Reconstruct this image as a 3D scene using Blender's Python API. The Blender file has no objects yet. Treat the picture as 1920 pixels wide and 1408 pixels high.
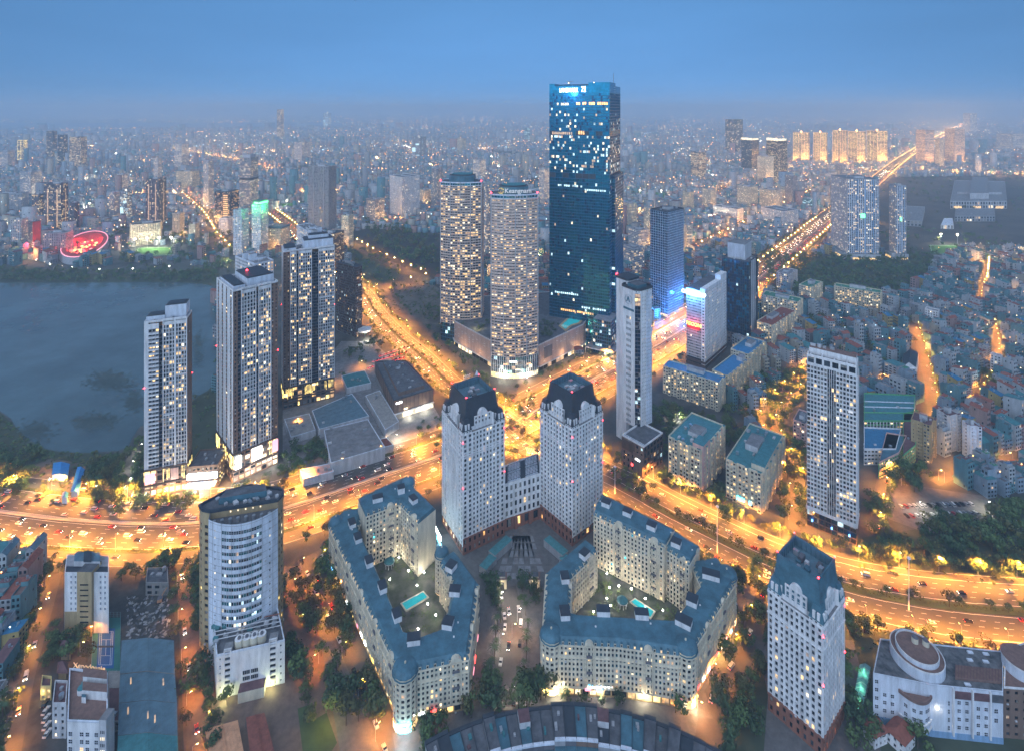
import bpy, math, random
import numpy as np

# ------------------------------------------------------------------ camera, sky, sun, exposure
S = bpy.context.scene
COL = S.collection
H, F, HZ = 306.0, 1000.0, 203.0            # eye height (m), focal length and horizon row (px of a 1920 x 1408 frame)
cam = bpy.data.cameras.new('camera')
cam_ob = bpy.data.objects.new('camera', cam)
COL.objects.link(cam_ob)
cam_ob.location = (0, 0, H)
cam_ob.rotation_euler = (math.pi / 2, 0, 0)
cam.sensor_width = 36
cam.lens = 36 * F / 1920
cam.shift_y = -(704 - HZ) / 1920
cam.clip_start, cam.clip_end = 2, 150000
S.camera = cam_ob

SUN_EL, SUN_AZ = math.radians(15), math.radians(183)     # afterglow behind the camera
world = bpy.data.worlds.new('World')
S.world = world
world.use_nodes = True
wn = world.node_tree
sky = wn.nodes.new('ShaderNodeTexSky')
sky.sky_type = 'NISHITA'
sky.sun_disc = False
sky.sun_elevation, sky.sun_rotation = SUN_EL, SUN_AZ
sky.air_density, sky.dust_density, sky.ozone_density = 1.0, 0.6, 10.0
tcw = wn.nodes.new('ShaderNodeTexCoord')
lift = wn.nodes.new('ShaderNodeVectorMath')              # the dusk horizon has lost its yellow rim: read the sky a little higher
lift.operation = 'ADD'
lift.inputs[1].default_value = (0, 0, .13)
wn.links.new(tcw.outputs['Generated'], lift.inputs[0])
wn.links.new(lift.outputs[0], sky.inputs['Vector'])
tint = wn.nodes.new('ShaderNodeHueSaturation')
tint.inputs['Saturation'].default_value = .84
wn.links.new(sky.outputs[0], tint.inputs['Color'])
cast = wn.nodes.new('ShaderNodeMix')
cast.data_type, cast.blend_type = 'RGBA', 'MULTIPLY'
cast.inputs['Factor'].default_value = 1
cast.inputs['B'].default_value = (.80, 1.09, 1.0, 1)
wn.links.new(tint.outputs[0], cast.inputs['A'])
sep, dim, low = wn.nodes.new('ShaderNodeSeparateXYZ'), wn.nodes.new('ShaderNodeValToRGB'), wn.nodes.new('ShaderNodeMix')
wn.links.new(tcw.outputs['Generated'], sep.inputs[0])
wn.links.new(sep.outputs['Z'], dim.inputs[0])            # dusk air dims the lowest sky all round
dim.color_ramp.elements[0].color, dim.color_ramp.elements[1].color = (.76, .70, .79, 1), (1, 1, 1, 1)
dim.color_ramp.elements[1].position = .2
low.data_type, low.blend_type = 'RGBA', 'MULTIPLY'
low.inputs['Factor'].default_value = 1
wn.links.new(cast.outputs['Result'], low.inputs['A'])
wn.links.new(dim.outputs[0], low.inputs['B'])
veil, vr, thin = wn.nodes.new('ShaderNodeTexNoise'), wn.nodes.new('ShaderNodeMapRange'), wn.nodes.new('ShaderNodeHueSaturation')
vm = wn.nodes.new('ShaderNodeMapping')                   # faint uneven veil of high cloud
vm.inputs['Scale'].default_value = (1, 1, 6)
veil.inputs['Scale'].default_value, veil.inputs['Detail'].default_value = 2.2, 5
vr.inputs['To Min'].default_value, vr.inputs['To Max'].default_value = .86, 1.14
wn.links.new(tcw.outputs['Generated'], vm.inputs[0])
wn.links.new(vm.outputs[0], veil.inputs['Vector'])
wn.links.new(veil.outputs['Fac'], vr.inputs['Value'])
wn.links.new(vr.outputs[0], thin.inputs['Value'])
wn.links.new(low.outputs['Result'], thin.inputs['Color'])
wn.links.new(thin.outputs[0], wn.nodes['Background'].inputs[0])
wn.nodes['Background'].inputs[1].default_value = 0.081
sun = bpy.data.lights.new('sun', 'SUN')
sun.energy, sun.angle, sun.color = 1.5, math.radians(100), (0.72, 0.83, 1.0)
sun_ob = bpy.data.objects.new('sun', sun)
COL.objects.link(sun_ob)
sun_ob.rotation_euler = (math.radians(42), 0, math.radians(-25))
S.view_settings.view_transform = 'Standard'
S.view_settings.look = 'None'
S.view_settings.exposure = 0.82
S.view_settings.gamma = 1
S.view_settings.use_curve_mapping = False
S.cycles.use_denoising = True
S.cycles.max_bounces = 5
S.cycles.diffuse_bounces = 2
S.cycles.glossy_bounces = 2
S.cycles.volume_bounces = 4
S.cycles.sample_clamp_indirect = 4
S.cycles.caustics_reflective = S.cycles.caustics_refractive = False

# ------------------------------------------------------------------ helpers
R = random.Random(7)

def G(px, py, z=0.0):
    d = F * (H - z) / (py - HZ)
    return ((px - 960) * d / F, d)

def PG(pts, z=0.0):
    return [G(x, y, z) for x, y in pts]

def ZT(yb, yt):
    return H * (1 - (yt - HZ) / (yb - HZ))

def quad4(xc, yb, xl, xr, asp=1.0, th=None, dl=None, dr=None):
    """footprint of a box: near corner, right, far, left (counter-clockwise)"""
    X, Y = G(xc, yb)
    kl, kr = (xl - 960) / F, (xr - 960) / F
    phi = math.atan2(xc - 960, F)
    if th is None:
        wl, wr = max(xc - xl, .01), max(xr - xc, .01)
        th = phi + math.atan2(wr / asp, wl)
    else:
        th = math.radians(th)
    c, s = math.cos(th), math.sin(th)
    if dl is None:
        dl = (X - kl * Y) / (c + kl * s)
    if dr is None:
        dr = (kr * Y - X) / (s - kr * c)
    P = (X, Y)
    L = (X - dl * c, Y + dl * s)
    Rr = (X + dr * s, Y + dr * c)
    return [P, Rr, (L[0] + Rr[0] - X, L[1] + Rr[1] - Y), L]

def area2(p):
    return sum(p[i][0] * p[(i + 1) % len(p)][1] - p[(i + 1) % len(p)][0] * p[i][1] for i in range(len(p)))

def ccw(p):
    return p if area2(p) > 0 else p[::-1]

def cen(p):
    return (sum(q[0] for q in p) / len(p), sum(q[1] for q in p) / len(p))

def inset(poly, d):
    n = len(poly)
    out = []
    for i in range(n):
        a, b, c = poly[i - 1], poly[i], poly[(i + 1) % n]
        def nrm(p, q):
            dx, dy = q[0] - p[0], q[1] - p[1]
            l = math.hypot(dx, dy) or 1e-6
            return (-dy / l, dx / l)
        n1, n2 = nrm(a, b), nrm(b, c)
        k = 1 + n1[0] * n2[0] + n1[1] * n2[1]
        k = max(k, .35)
        out.append((b[0] + (n1[0] + n2[0]) / k * d, b[1] + (n1[1] + n2[1]) / k * d))
    return out

def pip(p, poly):
    x, y = p
    r = False
    j = len(poly) - 1
    for i in range(len(poly)):
        xi, yi = poly[i]
        xj, yj = poly[j]
        if (yi > y) != (yj > y) and x < (xj - xi) * (y - yi) / (yj - yi) + xi:
            r = not r
        j = i
    return r

def pipn(X, Y, poly):
    r = np.zeros(X.shape, bool)
    j = len(poly) - 1
    for i in range(len(poly)):
        xi, yi = poly[i]
        xj, yj = poly[j]
        if yi != yj:
            r ^= ((yi > Y) != (yj > Y)) & (X < (xj - xi) * (Y - yi) / (yj - yi) + xi)
        j = i
    return r

def smooth(pts, step=12.0):
    """Catmull-Rom through world points, resampled about every step metres"""
    P = [np.array(p, float) for p in pts]
    P = [2 * P[0] - P[1]] + P + [2 * P[-1] - P[-2]]
    out = []
    for i in range(1, len(P) - 2):
        n = max(2, int(np.linalg.norm(P[i + 1] - P[i]) / step))
        for k in range(n):
            t = k / n
            out.append(.5 * (2 * P[i] + (P[i + 1] - P[i - 1]) * t + (2 * P[i - 1] - 5 * P[i] + 4 * P[i + 1] - P[i + 2]) * t * t + (3 * P[i] - P[i - 1] - 3 * P[i + 1] + P[i + 2]) * t ** 3))
    out.append(P[-2])
    return [(float(p[0]), float(p[1])) for p in out]

def offs(line, d):
    """line moved d metres to its right"""
    out = []
    for i in range(len(line)):
        a, b = line[max(i - 1, 0)], line[min(i + 1, len(line) - 1)]
        dx, dy = b[0] - a[0], b[1] - a[1]
        l = math.hypot(dx, dy) or 1
        out.append((line[i][0] + dy / l * d, line[i][1] - dx / l * d))
    return out

def walk(line, step, start=0.0):
    """points every step metres with their heading"""
    acc, nxt = 0.0, start
    for i in range(len(line) - 1):
        a, b = line[i], line[i + 1]
        l = math.hypot(b[0] - a[0], b[1] - a[1])
        while nxt < acc + l:
            t = (nxt - acc) / l
            yield a[0] + (b[0] - a[0]) * t, a[1] + (b[1] - a[1]) * t, math.atan2(b[1] - a[1], b[0] - a[0])
            nxt += step
        acc += l

# ------------------------------------------------------------------ materials
M = {}

def mat(name, col, rough=.75, met=0.0, var=.2, sc=.12, streak=0.0, emit=None, es=0.0, rnd=0.0, bump=0.0, spec=None, var2=None):
    m = bpy.data.materials.new(name)
    m.use_nodes = True
    nt = m.node_tree
    b = nt.nodes['Principled BSDF']
    b.inputs['Roughness'].default_value = rough
    b.inputs['Metallic'].default_value = met
    if spec is not None:
        b.inputs['Specular IOR Level'].default_value = spec
    tc = nt.nodes.new('ShaderNodeNewGeometry')
    if var or var2:
        nz = nt.nodes.new('ShaderNodeTexNoise')
        nz.inputs['Scale'].default_value = sc
        nz.inputs['Detail'].default_value = 6
        nz.inputs['Roughness'].default_value = .65
        mp = nt.nodes.new('ShaderNodeMapping')
        mp.inputs['Scale'].default_value = (1, 1, streak if streak else 1)
        nt.links.new(tc.outputs['Position'], mp.inputs[0])
        nt.links.new(mp.outputs[0], nz.inputs['Vector'])
        rp = nt.nodes.new('ShaderNodeValToRGB')
        lo = tuple(c * (1 - var) for c in col)
        hi = var2 if var2 else tuple(min(1, c * (1 + var)) for c in col)
        rp.color_ramp.elements[0].color = (*lo, 1)
        rp.color_ramp.elements[1].color = (*hi, 1)
        rp.color_ramp.elements[0].position = .32
        rp.color_ramp.elements[1].position = .68
        nt.links.new(nz.outputs['Fac'], rp.inputs[0])
        src = rp.outputs[0]
        if rnd:
            oi = nt.nodes.new('ShaderNodeObjectInfo')
            mr = nt.nodes.new('ShaderNodeMapRange')
            mr.inputs['To Min'].default_value = 1 - rnd
            mr.inputs['To Max'].default_value = 1 + rnd
            nt.links.new(oi.outputs['Random'], mr.inputs[0])
            hs = nt.nodes.new('ShaderNodeHueSaturation')
            nt.links.new(mr.outputs[0], hs.inputs['Value'])
            nt.links.new(src, hs.inputs['Color'])
            src = hs.outputs[0]
        nt.links.new(src, b.inputs['Base Color'])
        if bump:
            bp = nt.nodes.new('ShaderNodeBump')
            bp.inputs['Strength'].default_value = bump
            nt.links.new(nz.outputs['Fac'], bp.inputs['Height'])
            nt.links.new(bp.outputs[0], b.inputs['Normal'])
    else:
        b.inputs['Base Color'].default_value = (*col, 1)
    if emit:
        b.inputs['Emission Color'].default_value = (*emit, 1)
        b.inputs['Emission Strength'].default_value = es
        m.cycles.emission_sampling = 'NONE'
    M[name] = m
    return m

def W(name, c, var=.22):
    mat(name, c, .8, var=var, sc=.35, streak=.18)

W('white', (.72, .71, .72)); W('white_blue', (.62, .66, .74)); W('cream', (.6, .52, .38)); W('cream_light', (.64, .57, .44))
W('grey', (.34, .34, .36)); W('grey_dark', (.13, .13, .15)); W('grey_light', (.5, .5, .52)); W('brown', (.2, .13, .1)); W('brown_dark', (.09, .06, .05))
W('brick', (.26, .11, .075)); W('tan', (.42, .31, .17)); W('pink', (.6, .38, .34)); W('pink_stone', (.62, .48, .41)); W('podium_stone', (.42, .3, .25)); W('teal_wall', (.2, .36, .38))
W('green_wall', (.12, .38, .17)); W('yellow_wall', (.62, .48, .2)); W('blue_wall', (.22, .36, .55)); W('concrete', (.3, .29, .28)); W('red_paint', (.45, .06, .05))
W('house_blue', (.22, .29, .36)); W('house_grey', (.24, .25, .27)); W('house_pale', (.4, .42, .44)); W('house_cream', (.36, .33, .27)); W('house_teal', (.1, .22, .25)); W('house_pink', (.34, .22, .2)); W('house_yellow', (.4, .3, .12))
W('orange_wall', (.6, .3, .16))
mat('slate', (.06, .15, .2), .6, var=.34, sc=.16)
mat('slate_dark', (.035, .045, .06), .6, var=.2, sc=.3)
mat('roof_grey', (.2, .2, .21), .85, var=.3, sc=.2)
mat('roof_dark', (.1, .105, .12), .85, var=.4, sc=.25)
mat('roof_stain', (.08, .09, .1), .9, var=.5, sc=.3, var2=(.2, .2, .21))
mat('roof_blue', (.03, .16, .3), .5, var=.2, sc=.4)
mat('roof_bright_blue', (.03, .2, .5), .45, var=.15, sc=.4)
mat('roof_teal', (.05, .19, .21), .55, var=.25, sc=.4)
mat('roof_green', (.05, .2, .13), .55, var=.25, sc=.4)
mat('roof_red', (.24, .075, .05), .7, var=.3, sc=.5)
mat('roof_maroon', (.14, .07, .075), .75, var=.3, sc=.4)
mat('roof_metal', (.1, .18, .23), .5, var=.25, sc=.25)
mat('terrace', (.2, .12, .1), .85, var=.25, sc=.5)
mat('glass', (.012, .018, .026), .12, var=.5, sc=.8, spec=.6)
mat('glass_grey', (.05, .065, .085), .2, var=.4, sc=.8, spec=.5)
mat('glass_curtain', (.25, .24, .22), .5, var=.4, sc=.9)
mat('glass_blue', (.01, .22, .35), .13, .8, var=.35, sc=.25)
mat('glass_navy', (.02, .075, .16), .13, .7, var=.35, sc=.25)
mat('glass_green', (.02, .12, .13), .15, var=.4, sc=.5, spec=.6)
mat('mullion_blue', (.015, .1, .19), .35, var=.2, sc=.5)
mat('metal', (.45, .47, .5), .4, .6, var=.15)
mat('steel_tank', (.55, .57, .6), .3, .8, var=.1)
mat('asphalt', (.06, .059, .058), .75, var=.25, sc=.06)
mat('asphalt_side', (.09, .08, .075), .8, var=.3, sc=.08)
mat('paving', (.12, .115, .115), .8, var=.25, sc=.3)
mat('paving_red', (.15, .1, .08), .85, var=.25, sc=.3)
mat('paint', (.75, .75, .72), .6, var=.1)
mat('kerb', (.32, .31, .3), .8)
mat('soil', (.1, .085, .07), .95, var=.4, sc=.05)
mat('bark', (.08, .06, .045), .9)
mat('pool', (.02, .32, .36), .08, var=.15, sc=.5, emit=(.03, .6, .66), es=.2)  # the water itself glows teal, standing in for underwater lamps
mat('court_blue', (.015, .1, .28), .7, var=.12); mat('court_green', (.03, .16, .14), .75, var=.15)
mat('pitch', (.06, .2, .03), .9, var=.2, sc=.05)
mat('leaf', (.07, .115, .036), .8, var=.35, sc=.5, rnd=.3)
mat('leaf_dark', (.045, .085, .036), .8, var=.35, sc=.5, rnd=.3)
mat('leaf_olive', (.08, .085, .028), .8, var=.35, sc=.5, rnd=.3)
mat('grass', (.05, .075, .03), .95, var=.4, sc=.05)
mat('car_white', (.6, .6, .6), .3); mat('car_black', (.02, .02, .022), .25); mat('car_silver', (.35, .36, .38), .3, .4); mat('car_red', (.35, .02, .02), .3)
mat('car_glass', (.01, .012, .015), .1, var=0); mat('tyre', (.015, .015, .015), .9, var=0)
def E(name, c, s):
    m = mat(name, (.3, .3, .3), var=0, emit=c, es=s)
    if name.startswith('lit_'):              # rooms differ in brightness
        nt = m.node_tree
        g_, n_, r_ = nt.nodes.new('ShaderNodeNewGeometry'), nt.nodes.new('ShaderNodeTexNoise'), nt.nodes.new('ShaderNodeMapRange')
        n_.inputs['Scale'].default_value, n_.inputs['Detail'].default_value = .31, 3
        r_.inputs['From Min'].default_value, r_.inputs['From Max'].default_value = .34, .68
        r_.inputs['To Min'].default_value, r_.inputs['To Max'].default_value = s * .25, s * 1.75
        nt.links.new(g_.outputs['Position'], n_.inputs['Vector'])
        nt.links.new(n_.outputs['Fac'], r_.inputs['Value'])
        nt.links.new(r_.outputs[0], nt.nodes['Principled BSDF'].inputs['Emission Strength'])
E('lit_warm', (1, .6, .2), .85); E('lit_dim', (1, .55, .2), .38); E('lit_white', (1, .82, .5), 1.1); E('lit_cool', (.62, .92, 1), .8)
E('lit_amber', (1, .46, .1), 1.0); E('lit_gold', (1, .72, .2), 1.6); E('lit_orange', (1, .38, .07), 2.2)
E('sign_white', (.85, .95, 1), 5); E('sign_blue', (.1, .4, 1), 4); E('sign_red', (1, .05, .04), 4); E('sign_yellow', (1, .72, .08), 3.2); E('sign_green', (.12, 1, .3), 2.5)
E('sign_cyan', (.1, .85, 1), 3.5); E('sign_soft', (.85, .9, 1), .4); E('sign_pink', (1, .3, .4), 1.2)
E('lamp_orange', (1, .55, .16), 60); E('lamp_white', (1, .93, .78), 40); E('beacon', (1, .02, .03), 14); E('head_light', (1, .92, .75), 30); E('tail_light', (1, .03, .02), 8)
E('lit_orange_soft', (1, .5, .18), 1.3)
E('far_orange', (1, .4, .09), 6.5); E('far_white', (1, .75, .42), 5.5); E('far_cool', (.6, .85, 1), 3)
WARM = ('lit_warm', 'lit_warm', 'lit_warm', 'lit_dim', 'lit_white')
OFFICE = ('lit_cool', 'lit_white', 'lit_cool', 'lit_dim')
GL = ('glass', 'glass', 'glass_grey', 'glass', 'glass_curtain')

# ------------------------------------------------------------------ mesh builder
class MB:
    def __init__(s):
        s.v, s.f, s.mi, s.ms = [], [], [], []
        s.pc, s.deep = [], 0                 # first face of every solid, so that pieces can be split into parts
    def solid(s):
        if not s.deep and (not s.pc or s.pc[-1] < len(s.f)):
            s.pc.append(len(s.f))
    def k(s, m):
        if m not in s.ms:
            s.ms.append(m)
        return s.ms.index(m)
    def q(s, a, b, c, d, m):
        n = len(s.v)
        s.v += (a, b, c, d)
        s.f.append((n, n + 1, n + 2, n + 3))
        s.mi.append(s.k(m))
    def face(s, pts, m):
        n = len(s.v)
        s.v += pts
        s.f.append(tuple(range(n, n + len(pts))))
        s.mi.append(s.k(m))
    def prism(s, poly, z0, z1, m, top=None, bottom=False):
        n = len(poly)
        for i in range(n):
            a, b = poly[i], poly[(i + 1) % n]
            s.q((*a, z0), (*b, z0), (*b, z1), (*a, z1), m)
        s.face([(*p, z1) for p in poly], top or m)
        if bottom:
            s.face([(*p, z0) for p in poly[::-1]], m)
    def frustum(s, p0, z0, p1, z1, m, top=None):
        n = len(p0)
        for i in range(n):
            j = (i + 1) % n
            s.q((*p0[i], z0), (*p0[j], z0), (*p1[j], z1), (*p1[i], z1), m)
        if top:
            s.face([(*p, z1) for p in p1], top)
    def box(s, c, ang, lx, ly, z0, z1, m, top=None):
        ca, sa = math.cos(ang), math.sin(ang)
        pl = [(c[0] + x * ca - y * sa, c[1] + x * sa + y * ca) for x, y in ((-lx / 2, -ly / 2), (lx / 2, -ly / 2), (lx / 2, ly / 2), (-lx / 2, ly / 2))]
        s.prism(pl, z0, z1, m, top)
    def ebox(s, A, C, d0, d1, z0, z1, m, top=None):
        """box along the edge A-C from d0 to d1 metres outward"""
        L = math.hypot(C[0] - A[0], C[1] - A[1]) or 1e-6
        nx, ny = (C[1] - A[1]) / L, -(C[0] - A[0]) / L
        s.prism(ccw([(A[0] + nx * d1, A[1] + ny * d1), (C[0] + nx * d1, C[1] + ny * d1), (C[0] + nx * d0, C[1] + ny * d0), (A[0] + nx * d0, A[1] + ny * d0)]), z0, z1, m, top, True)
    def cyl(s, c, r, z0, z1, m, n=12, top=None, r1=None):
        a = [(c[0] + r * math.cos(2 * math.pi * i / n), c[1] + r * math.sin(2 * math.pi * i / n)) for i in range(n)]
        r1 = r if r1 is None else r1
        b = [(c[0] + r1 * math.cos(2 * math.pi * i / n), c[1] + r1 * math.sin(2 * math.pi * i / n)) for i in range(n)]
        s.frustum(a, z0, b, z1, m, top or m)
    def dome(s, c, r, z, h, m, n=16, k=4):
        prev = [(c[0] + r * math.cos(2 * math.pi * i / n), c[1] + r * math.sin(2 * math.pi * i / n)) for i in range(n)]
        pz = z
        for j in range(1, k + 1):
            t = j / k * math.pi / 2
            rr = max(r * math.cos(t), .05)
            cur = [(c[0] + rr * math.cos(2 * math.pi * i / n), c[1] + rr * math.sin(2 * math.pi * i / n)) for i in range(n)]
            cz = z + h * math.sin(t)
            s.frustum(prev, pz, cur, cz, m, m if j == k else None)
            prev, pz = cur, cz
    def bar(s, a, b, r, m, n=4):
        a, b = np.array(a, float), np.array(b, float)
        d = b - a
        d /= np.linalg.norm(d) or 1
        u = np.cross(d, (0, 0, 1) if abs(d[2]) < .9 else (1, 0, 0))
        u /= np.linalg.norm(u)
        w = np.cross(d, u)
        ra = [tuple(a + r * (math.cos(2 * math.pi * i / n) * u + math.sin(2 * math.pi * i / n) * w)) for i in range(n)]
        rb = [tuple(b + r * (math.cos(2 * math.pi * i / n) * u + math.sin(2 * math.pi * i / n) * w)) for i in range(n)]
        for i in range(n):
            s.q(ra[i], ra[(i + 1) % n], rb[(i + 1) % n], rb[i], m)
    def mesh(s, name, org=(0, 0, 0)):
        me = bpy.data.meshes.new(name)
        v = np.array(s.v, float).reshape(-1, 3) - np.array(org)
        me.from_pydata(v.tolist(), [], s.f)
        for m in s.ms:
            me.materials.append(M[m])
        me.polygons.foreach_set('material_index', s.mi)
        me.update()
        return me
    def build(s, name, parent=None, org=(0, 0, 0), kind=None):
        if not s.f:
            return None
        o = bpy.data.objects.new(name, s.mesh(name, org))
        COL.objects.link(o)
        if parent:
            o.parent = parent
        else:
            o.location = org
        if kind:
            o['kind'] = kind
        return o

def _track(fn):
    def g(s, *k, **w):
        s.solid()
        s.deep += 1
        r = fn(s, *k, **w)
        s.deep -= 1
        return r
    return g
for _n in ('prism', 'box', 'ebox', 'cyl', 'dome', 'bar', 'frustum'):
    setattr(MB, _n, _track(getattr(MB, _n)))

def pieces(mb):
    out = []
    for i, f0 in enumerate(mb.pc):
        f1 = mb.pc[i + 1] if i + 1 < len(mb.pc) else len(mb.f)
        m = MB()
        m.ms = list(mb.ms)
        ids = {}
        for f, k in zip(mb.f[f0:f1], mb.mi[f0:f1]):
            for v in f:
                if v not in ids:
                    ids[v] = len(m.v)
                    m.v.append(mb.v[v])
            m.f.append(tuple(ids[v] for v in f))
            m.mi.append(k)
        out.append(m)
    return out

def tag(o, label=None, cat=None, group=None, kind=None):
    for k, v in (('label', label), ('category', cat), ('group', group), ('kind', kind)):
        if v:
            o[k] = v
    return o

def empty(name, loc, label, cat, group=None, rz=0):
    o = bpy.data.objects.new(name, None)
    o.empty_display_size = 1
    COL.objects.link(o)
    o.location = loc
    o.rotation_euler.z = rz
    return tag(o, label, cat, group)

def copy_tree(o, loc, rz=0, label=None, sc=None, group=None):
    def cp(x, parent):
        c = x.copy()
        COL.objects.link(c)
        c.parent = parent
        for ch in x.children:
            cp(ch, c)
        return c
    r = cp(o, None)
    r.location = loc
    r.rotation_euler.z = rz
    if sc:
        r.scale = sc
    if label:
        r['label'] = label
    if group:
        r['group'] = group
    return r

FOOT = []                                   # footprints already taken (world polygons)
NEST = {'air_conditioners': 'wall', 'window_panes': 'wall', 'balconies': 'wall', 'cornice': 'wall', 'water_tank': 'roof', 'roof_gear': 'roof', 'parapet': 'roof', 'dormers': 'roof', 'warning_light': 'roof', 'roof_lamp': 'roof', 'panel_joints': 'wall', 'shop_windows': 'wall'}
SPLIT = {'antenna', 'billboard', 'column', 'columns', 'pier', 'pylon', 'shop_sign', 'sign_board', 'rooftop_block', 'light_strip', 'light_screen', 'turret_roof', 'ribs', 'stair_house', 'umbrellas', 'awning', 'post', 'skylight', 'floodlight', 'floodlight_mast', 'raised_hall', 'shop_windows_', 'entrance_lamp', 'eave', 'party_wall', 'lower_roof', 'podium', 'recess', 'pilaster', 'water_tank', 'roof_gear', 'warning_light', 'light_strips', 'facade_fins', 'white_frame', 'recess_strip', 'window_bars', 'path_light', 'screen_panel', 'plant_room', 'roof_fins', 'roof_stripe', 'pediment', 'cornice', 'roof_ribs', 'stalls', 'light_ring', 'court_lines', 'fence_posts', 'fence_rails', 'wall_fins', 'slit_windows', 'core_slots', 'balustrade', 'panel_joints', 'touch_lines', 'base_band', 'bay_band', 'ground_lobby', 'pilasters', 'podium_frame', 'tracks', 'frame', 'red_wash', 'belt', 'lit_band', 'roof_lamp', 'canopy', 'sign_emblem'}
SMALL = {'shop_signs', 'window_panes', 'facade_fins', 'air_conditioners', 'roof_gear', 'balconies', 'dormers', 'shop_windows'}

class Bd:
    """one building: an Empty at its base that parents one mesh per part"""
    def __init__(s, name, label, cat, at, group=None, z=0.0):
        s.org = (at[0], at[1], z)
        s.root = empty(name, s.org, label, cat, group)
        s.p = {}
    def __getitem__(s, k):
        if k not in s.p:
            s.p[k] = MB()
        return s.p[k]
    def sub(s, name, mb, kind=None):
        return mb.build(name, s.root, s.org, kind)
    def done(s):
        made = {}
        for k, mb in s.p.items():
            if k in SPLIT and 1 < len(mb.pc) <= 30 and mb.pc[0] == 0:
                for m in pieces(mb):
                    m.build(k, s.root, s.org)
                continue
            made[k] = mb.build(k, s.root, s.org, 'stuff' if k in SMALL or (k in SPLIT and len(mb.pc) > 30) else None)
        for k, up in NEST.items():           # sub-parts
            if made.get(k) and made.get(up):
                made[k].parent = made[up]
        return s.root

ST = dict(fh=3.3, bw=3.4, ww=.6, wh=.58, rec=.35, wm='white', pm=None, lit=.15, ls=WARM, gl=GL, rng=None, sill=.55, proud=.05, fins=False)

def seen(A, C):
    nx, ny = C[1] - A[1], -(C[0] - A[0])
    mx, my = (A[0] + C[0]) / 2, (A[1] + C[1]) / 2
    return (nx * mx + ny * my) / ((math.hypot(nx, ny) or 1) * (math.hypot(mx, my) or 1)) < .12

def fac(B, A, C, z0, z1, **kw):
    s = dict(ST)
    s.update(kw)
    L = math.hypot(C[0] - A[0], C[1] - A[1])
    if L < .3 or z1 - z0 < .5:
        return
    w, pn = B['wall'], B['window_panes']
    wm = s['wm']
    if not seen(A, C):
        w.q((*A, z0), (*C, z0), (*C, z1), (*A, z1), wm)
        return
    nf, nb = max(1, round((z1 - z0) / s['fh'])), max(1, round(L / s['bw']))
    fh, bw = (z1 - z0) / nf, L / nb
    tx, ty = (C[0] - A[0]) / L, (C[1] - A[1]) / L
    nx, ny = ty, -tx
    rec = s['rec']
    def p(u, d, z):
        return (A[0] + tx * u + nx * d, A[1] + ty * u + ny * d, z)
    oh = fh * s['wh']
    sb = (fh - oh) * s['sill']
    for i in range(nf + 1):
        a = z0 + i * fh - (fh - oh - sb) if i else z0
        b = min(z0 + i * fh + sb, z1) if i < nf else z1
        w.q(p(0, 0, a), p(L, 0, a), p(L, 0, b), p(0, 0, b), wm)
        if i:
            w.q(p(0, -rec, a), p(L, -rec, a), p(L, 0, a), p(0, 0, a), wm)
        if i < nf:
            w.q(p(0, 0, b), p(L, 0, b), p(L, -rec, b), p(0, -rec, b), wm)
    pw = (1 - s['ww']) * bw
    pm = s['pm'] or wm
    pr = s['proud']
    for j in range(nb + 1):
        hw = max(pw / 2, .04)
        u0, u1 = max(0, j * bw - hw), min(L, j * bw + hw)
        w.q(p(u0, pr, z0), p(u1, pr, z0), p(u1, pr, z1), p(u0, pr, z1), pm)
        w.q(p(u0, -rec, z0), p(u0, pr, z0), p(u0, pr, z1), p(u0, -rec, z1), pm)
        w.q(p(u1, pr, z0), p(u1, -rec, z0), p(u1, -rec, z1), p(u1, pr, z1), pm)
    rng = s['rng'] or R
    lit, ls, gl = s['lit'], s['ls'], s['gl']
    close = (A[1] + C[1]) / 2 < 620 and s['wm'] != 'mullion_blue'
    for i in range(nf):
        zz0 = z0 + i * fh + sb
        fl = lit * rng.choice((.4, .8, 1, 1.2, 1.8))
        prev = False
        for j in range(nb):
            on = rng.random() < (fl + (.12 if prev and lit > .02 else 0))
            prev = on
            m = rng.choice(ls) if on else rng.choice(gl)
            u0, u1, zt = j * bw + pw / 2, (j + 1) * bw - pw / 2, zz0 + oh
            if close and rng.random() < (.45 if on else .22):     # half-drawn blinds and curtains
                if rng.random() < .5:
                    um = u0 + (u1 - u0) * rng.uniform(.3, .7)
                    pn.q(p(um, -rec, zz0), p(u1, -rec, zz0), p(u1, -rec, zt), p(um, -rec, zt), rng.choice(('lit_dim', 'glass_curtain')) if on else 'glass_curtain')
                    u1 = um
                else:
                    zm = zz0 + oh * rng.uniform(.35, .7)
                    pn.q(p(u0, -rec, zm), p(u1, -rec, zm), p(u1, -rec, zt), p(u0, -rec, zt), rng.choice(('lit_dim', 'glass_curtain')) if on else 'glass_curtain')
                    zt = zm
            if close and not on and pw > .5 and rng.random() < .035:
                B['air_conditioners'].ebox((A[0] + tx * (u0 - .1), A[1] + ty * (u0 - .1)), (A[0] + tx * (u0 + .8), A[1] + ty * (u0 + .8)), pr + .02, pr + .5, zz0 - .75, zz0 - .15, 'grey_light')
            pn.q(p(u0, -rec, zz0), p(u1, -rec, zz0), p(u1, -rec, zt), p(u0, -rec, zt), m)

def parapet(B, poly, z, h=1.2, m='white', t=.4):
    n = len(poly)
    pr = B['parapet']
    pi = inset(poly, t)
    for i in range(n):
        a, b, c, d = poly[i], poly[(i + 1) % n], pi[(i + 1) % n], pi[i]
        pr.q((*a, z), (*b, z), (*b, z + h), (*a, z + h), m)
        pr.q((*c, z), (*d, z), (*d, z + h), (*c, z + h), m)
        pr.q((*a, z + h), (*b, z + h), (*c, z + h), (*d, z + h), m)

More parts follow.
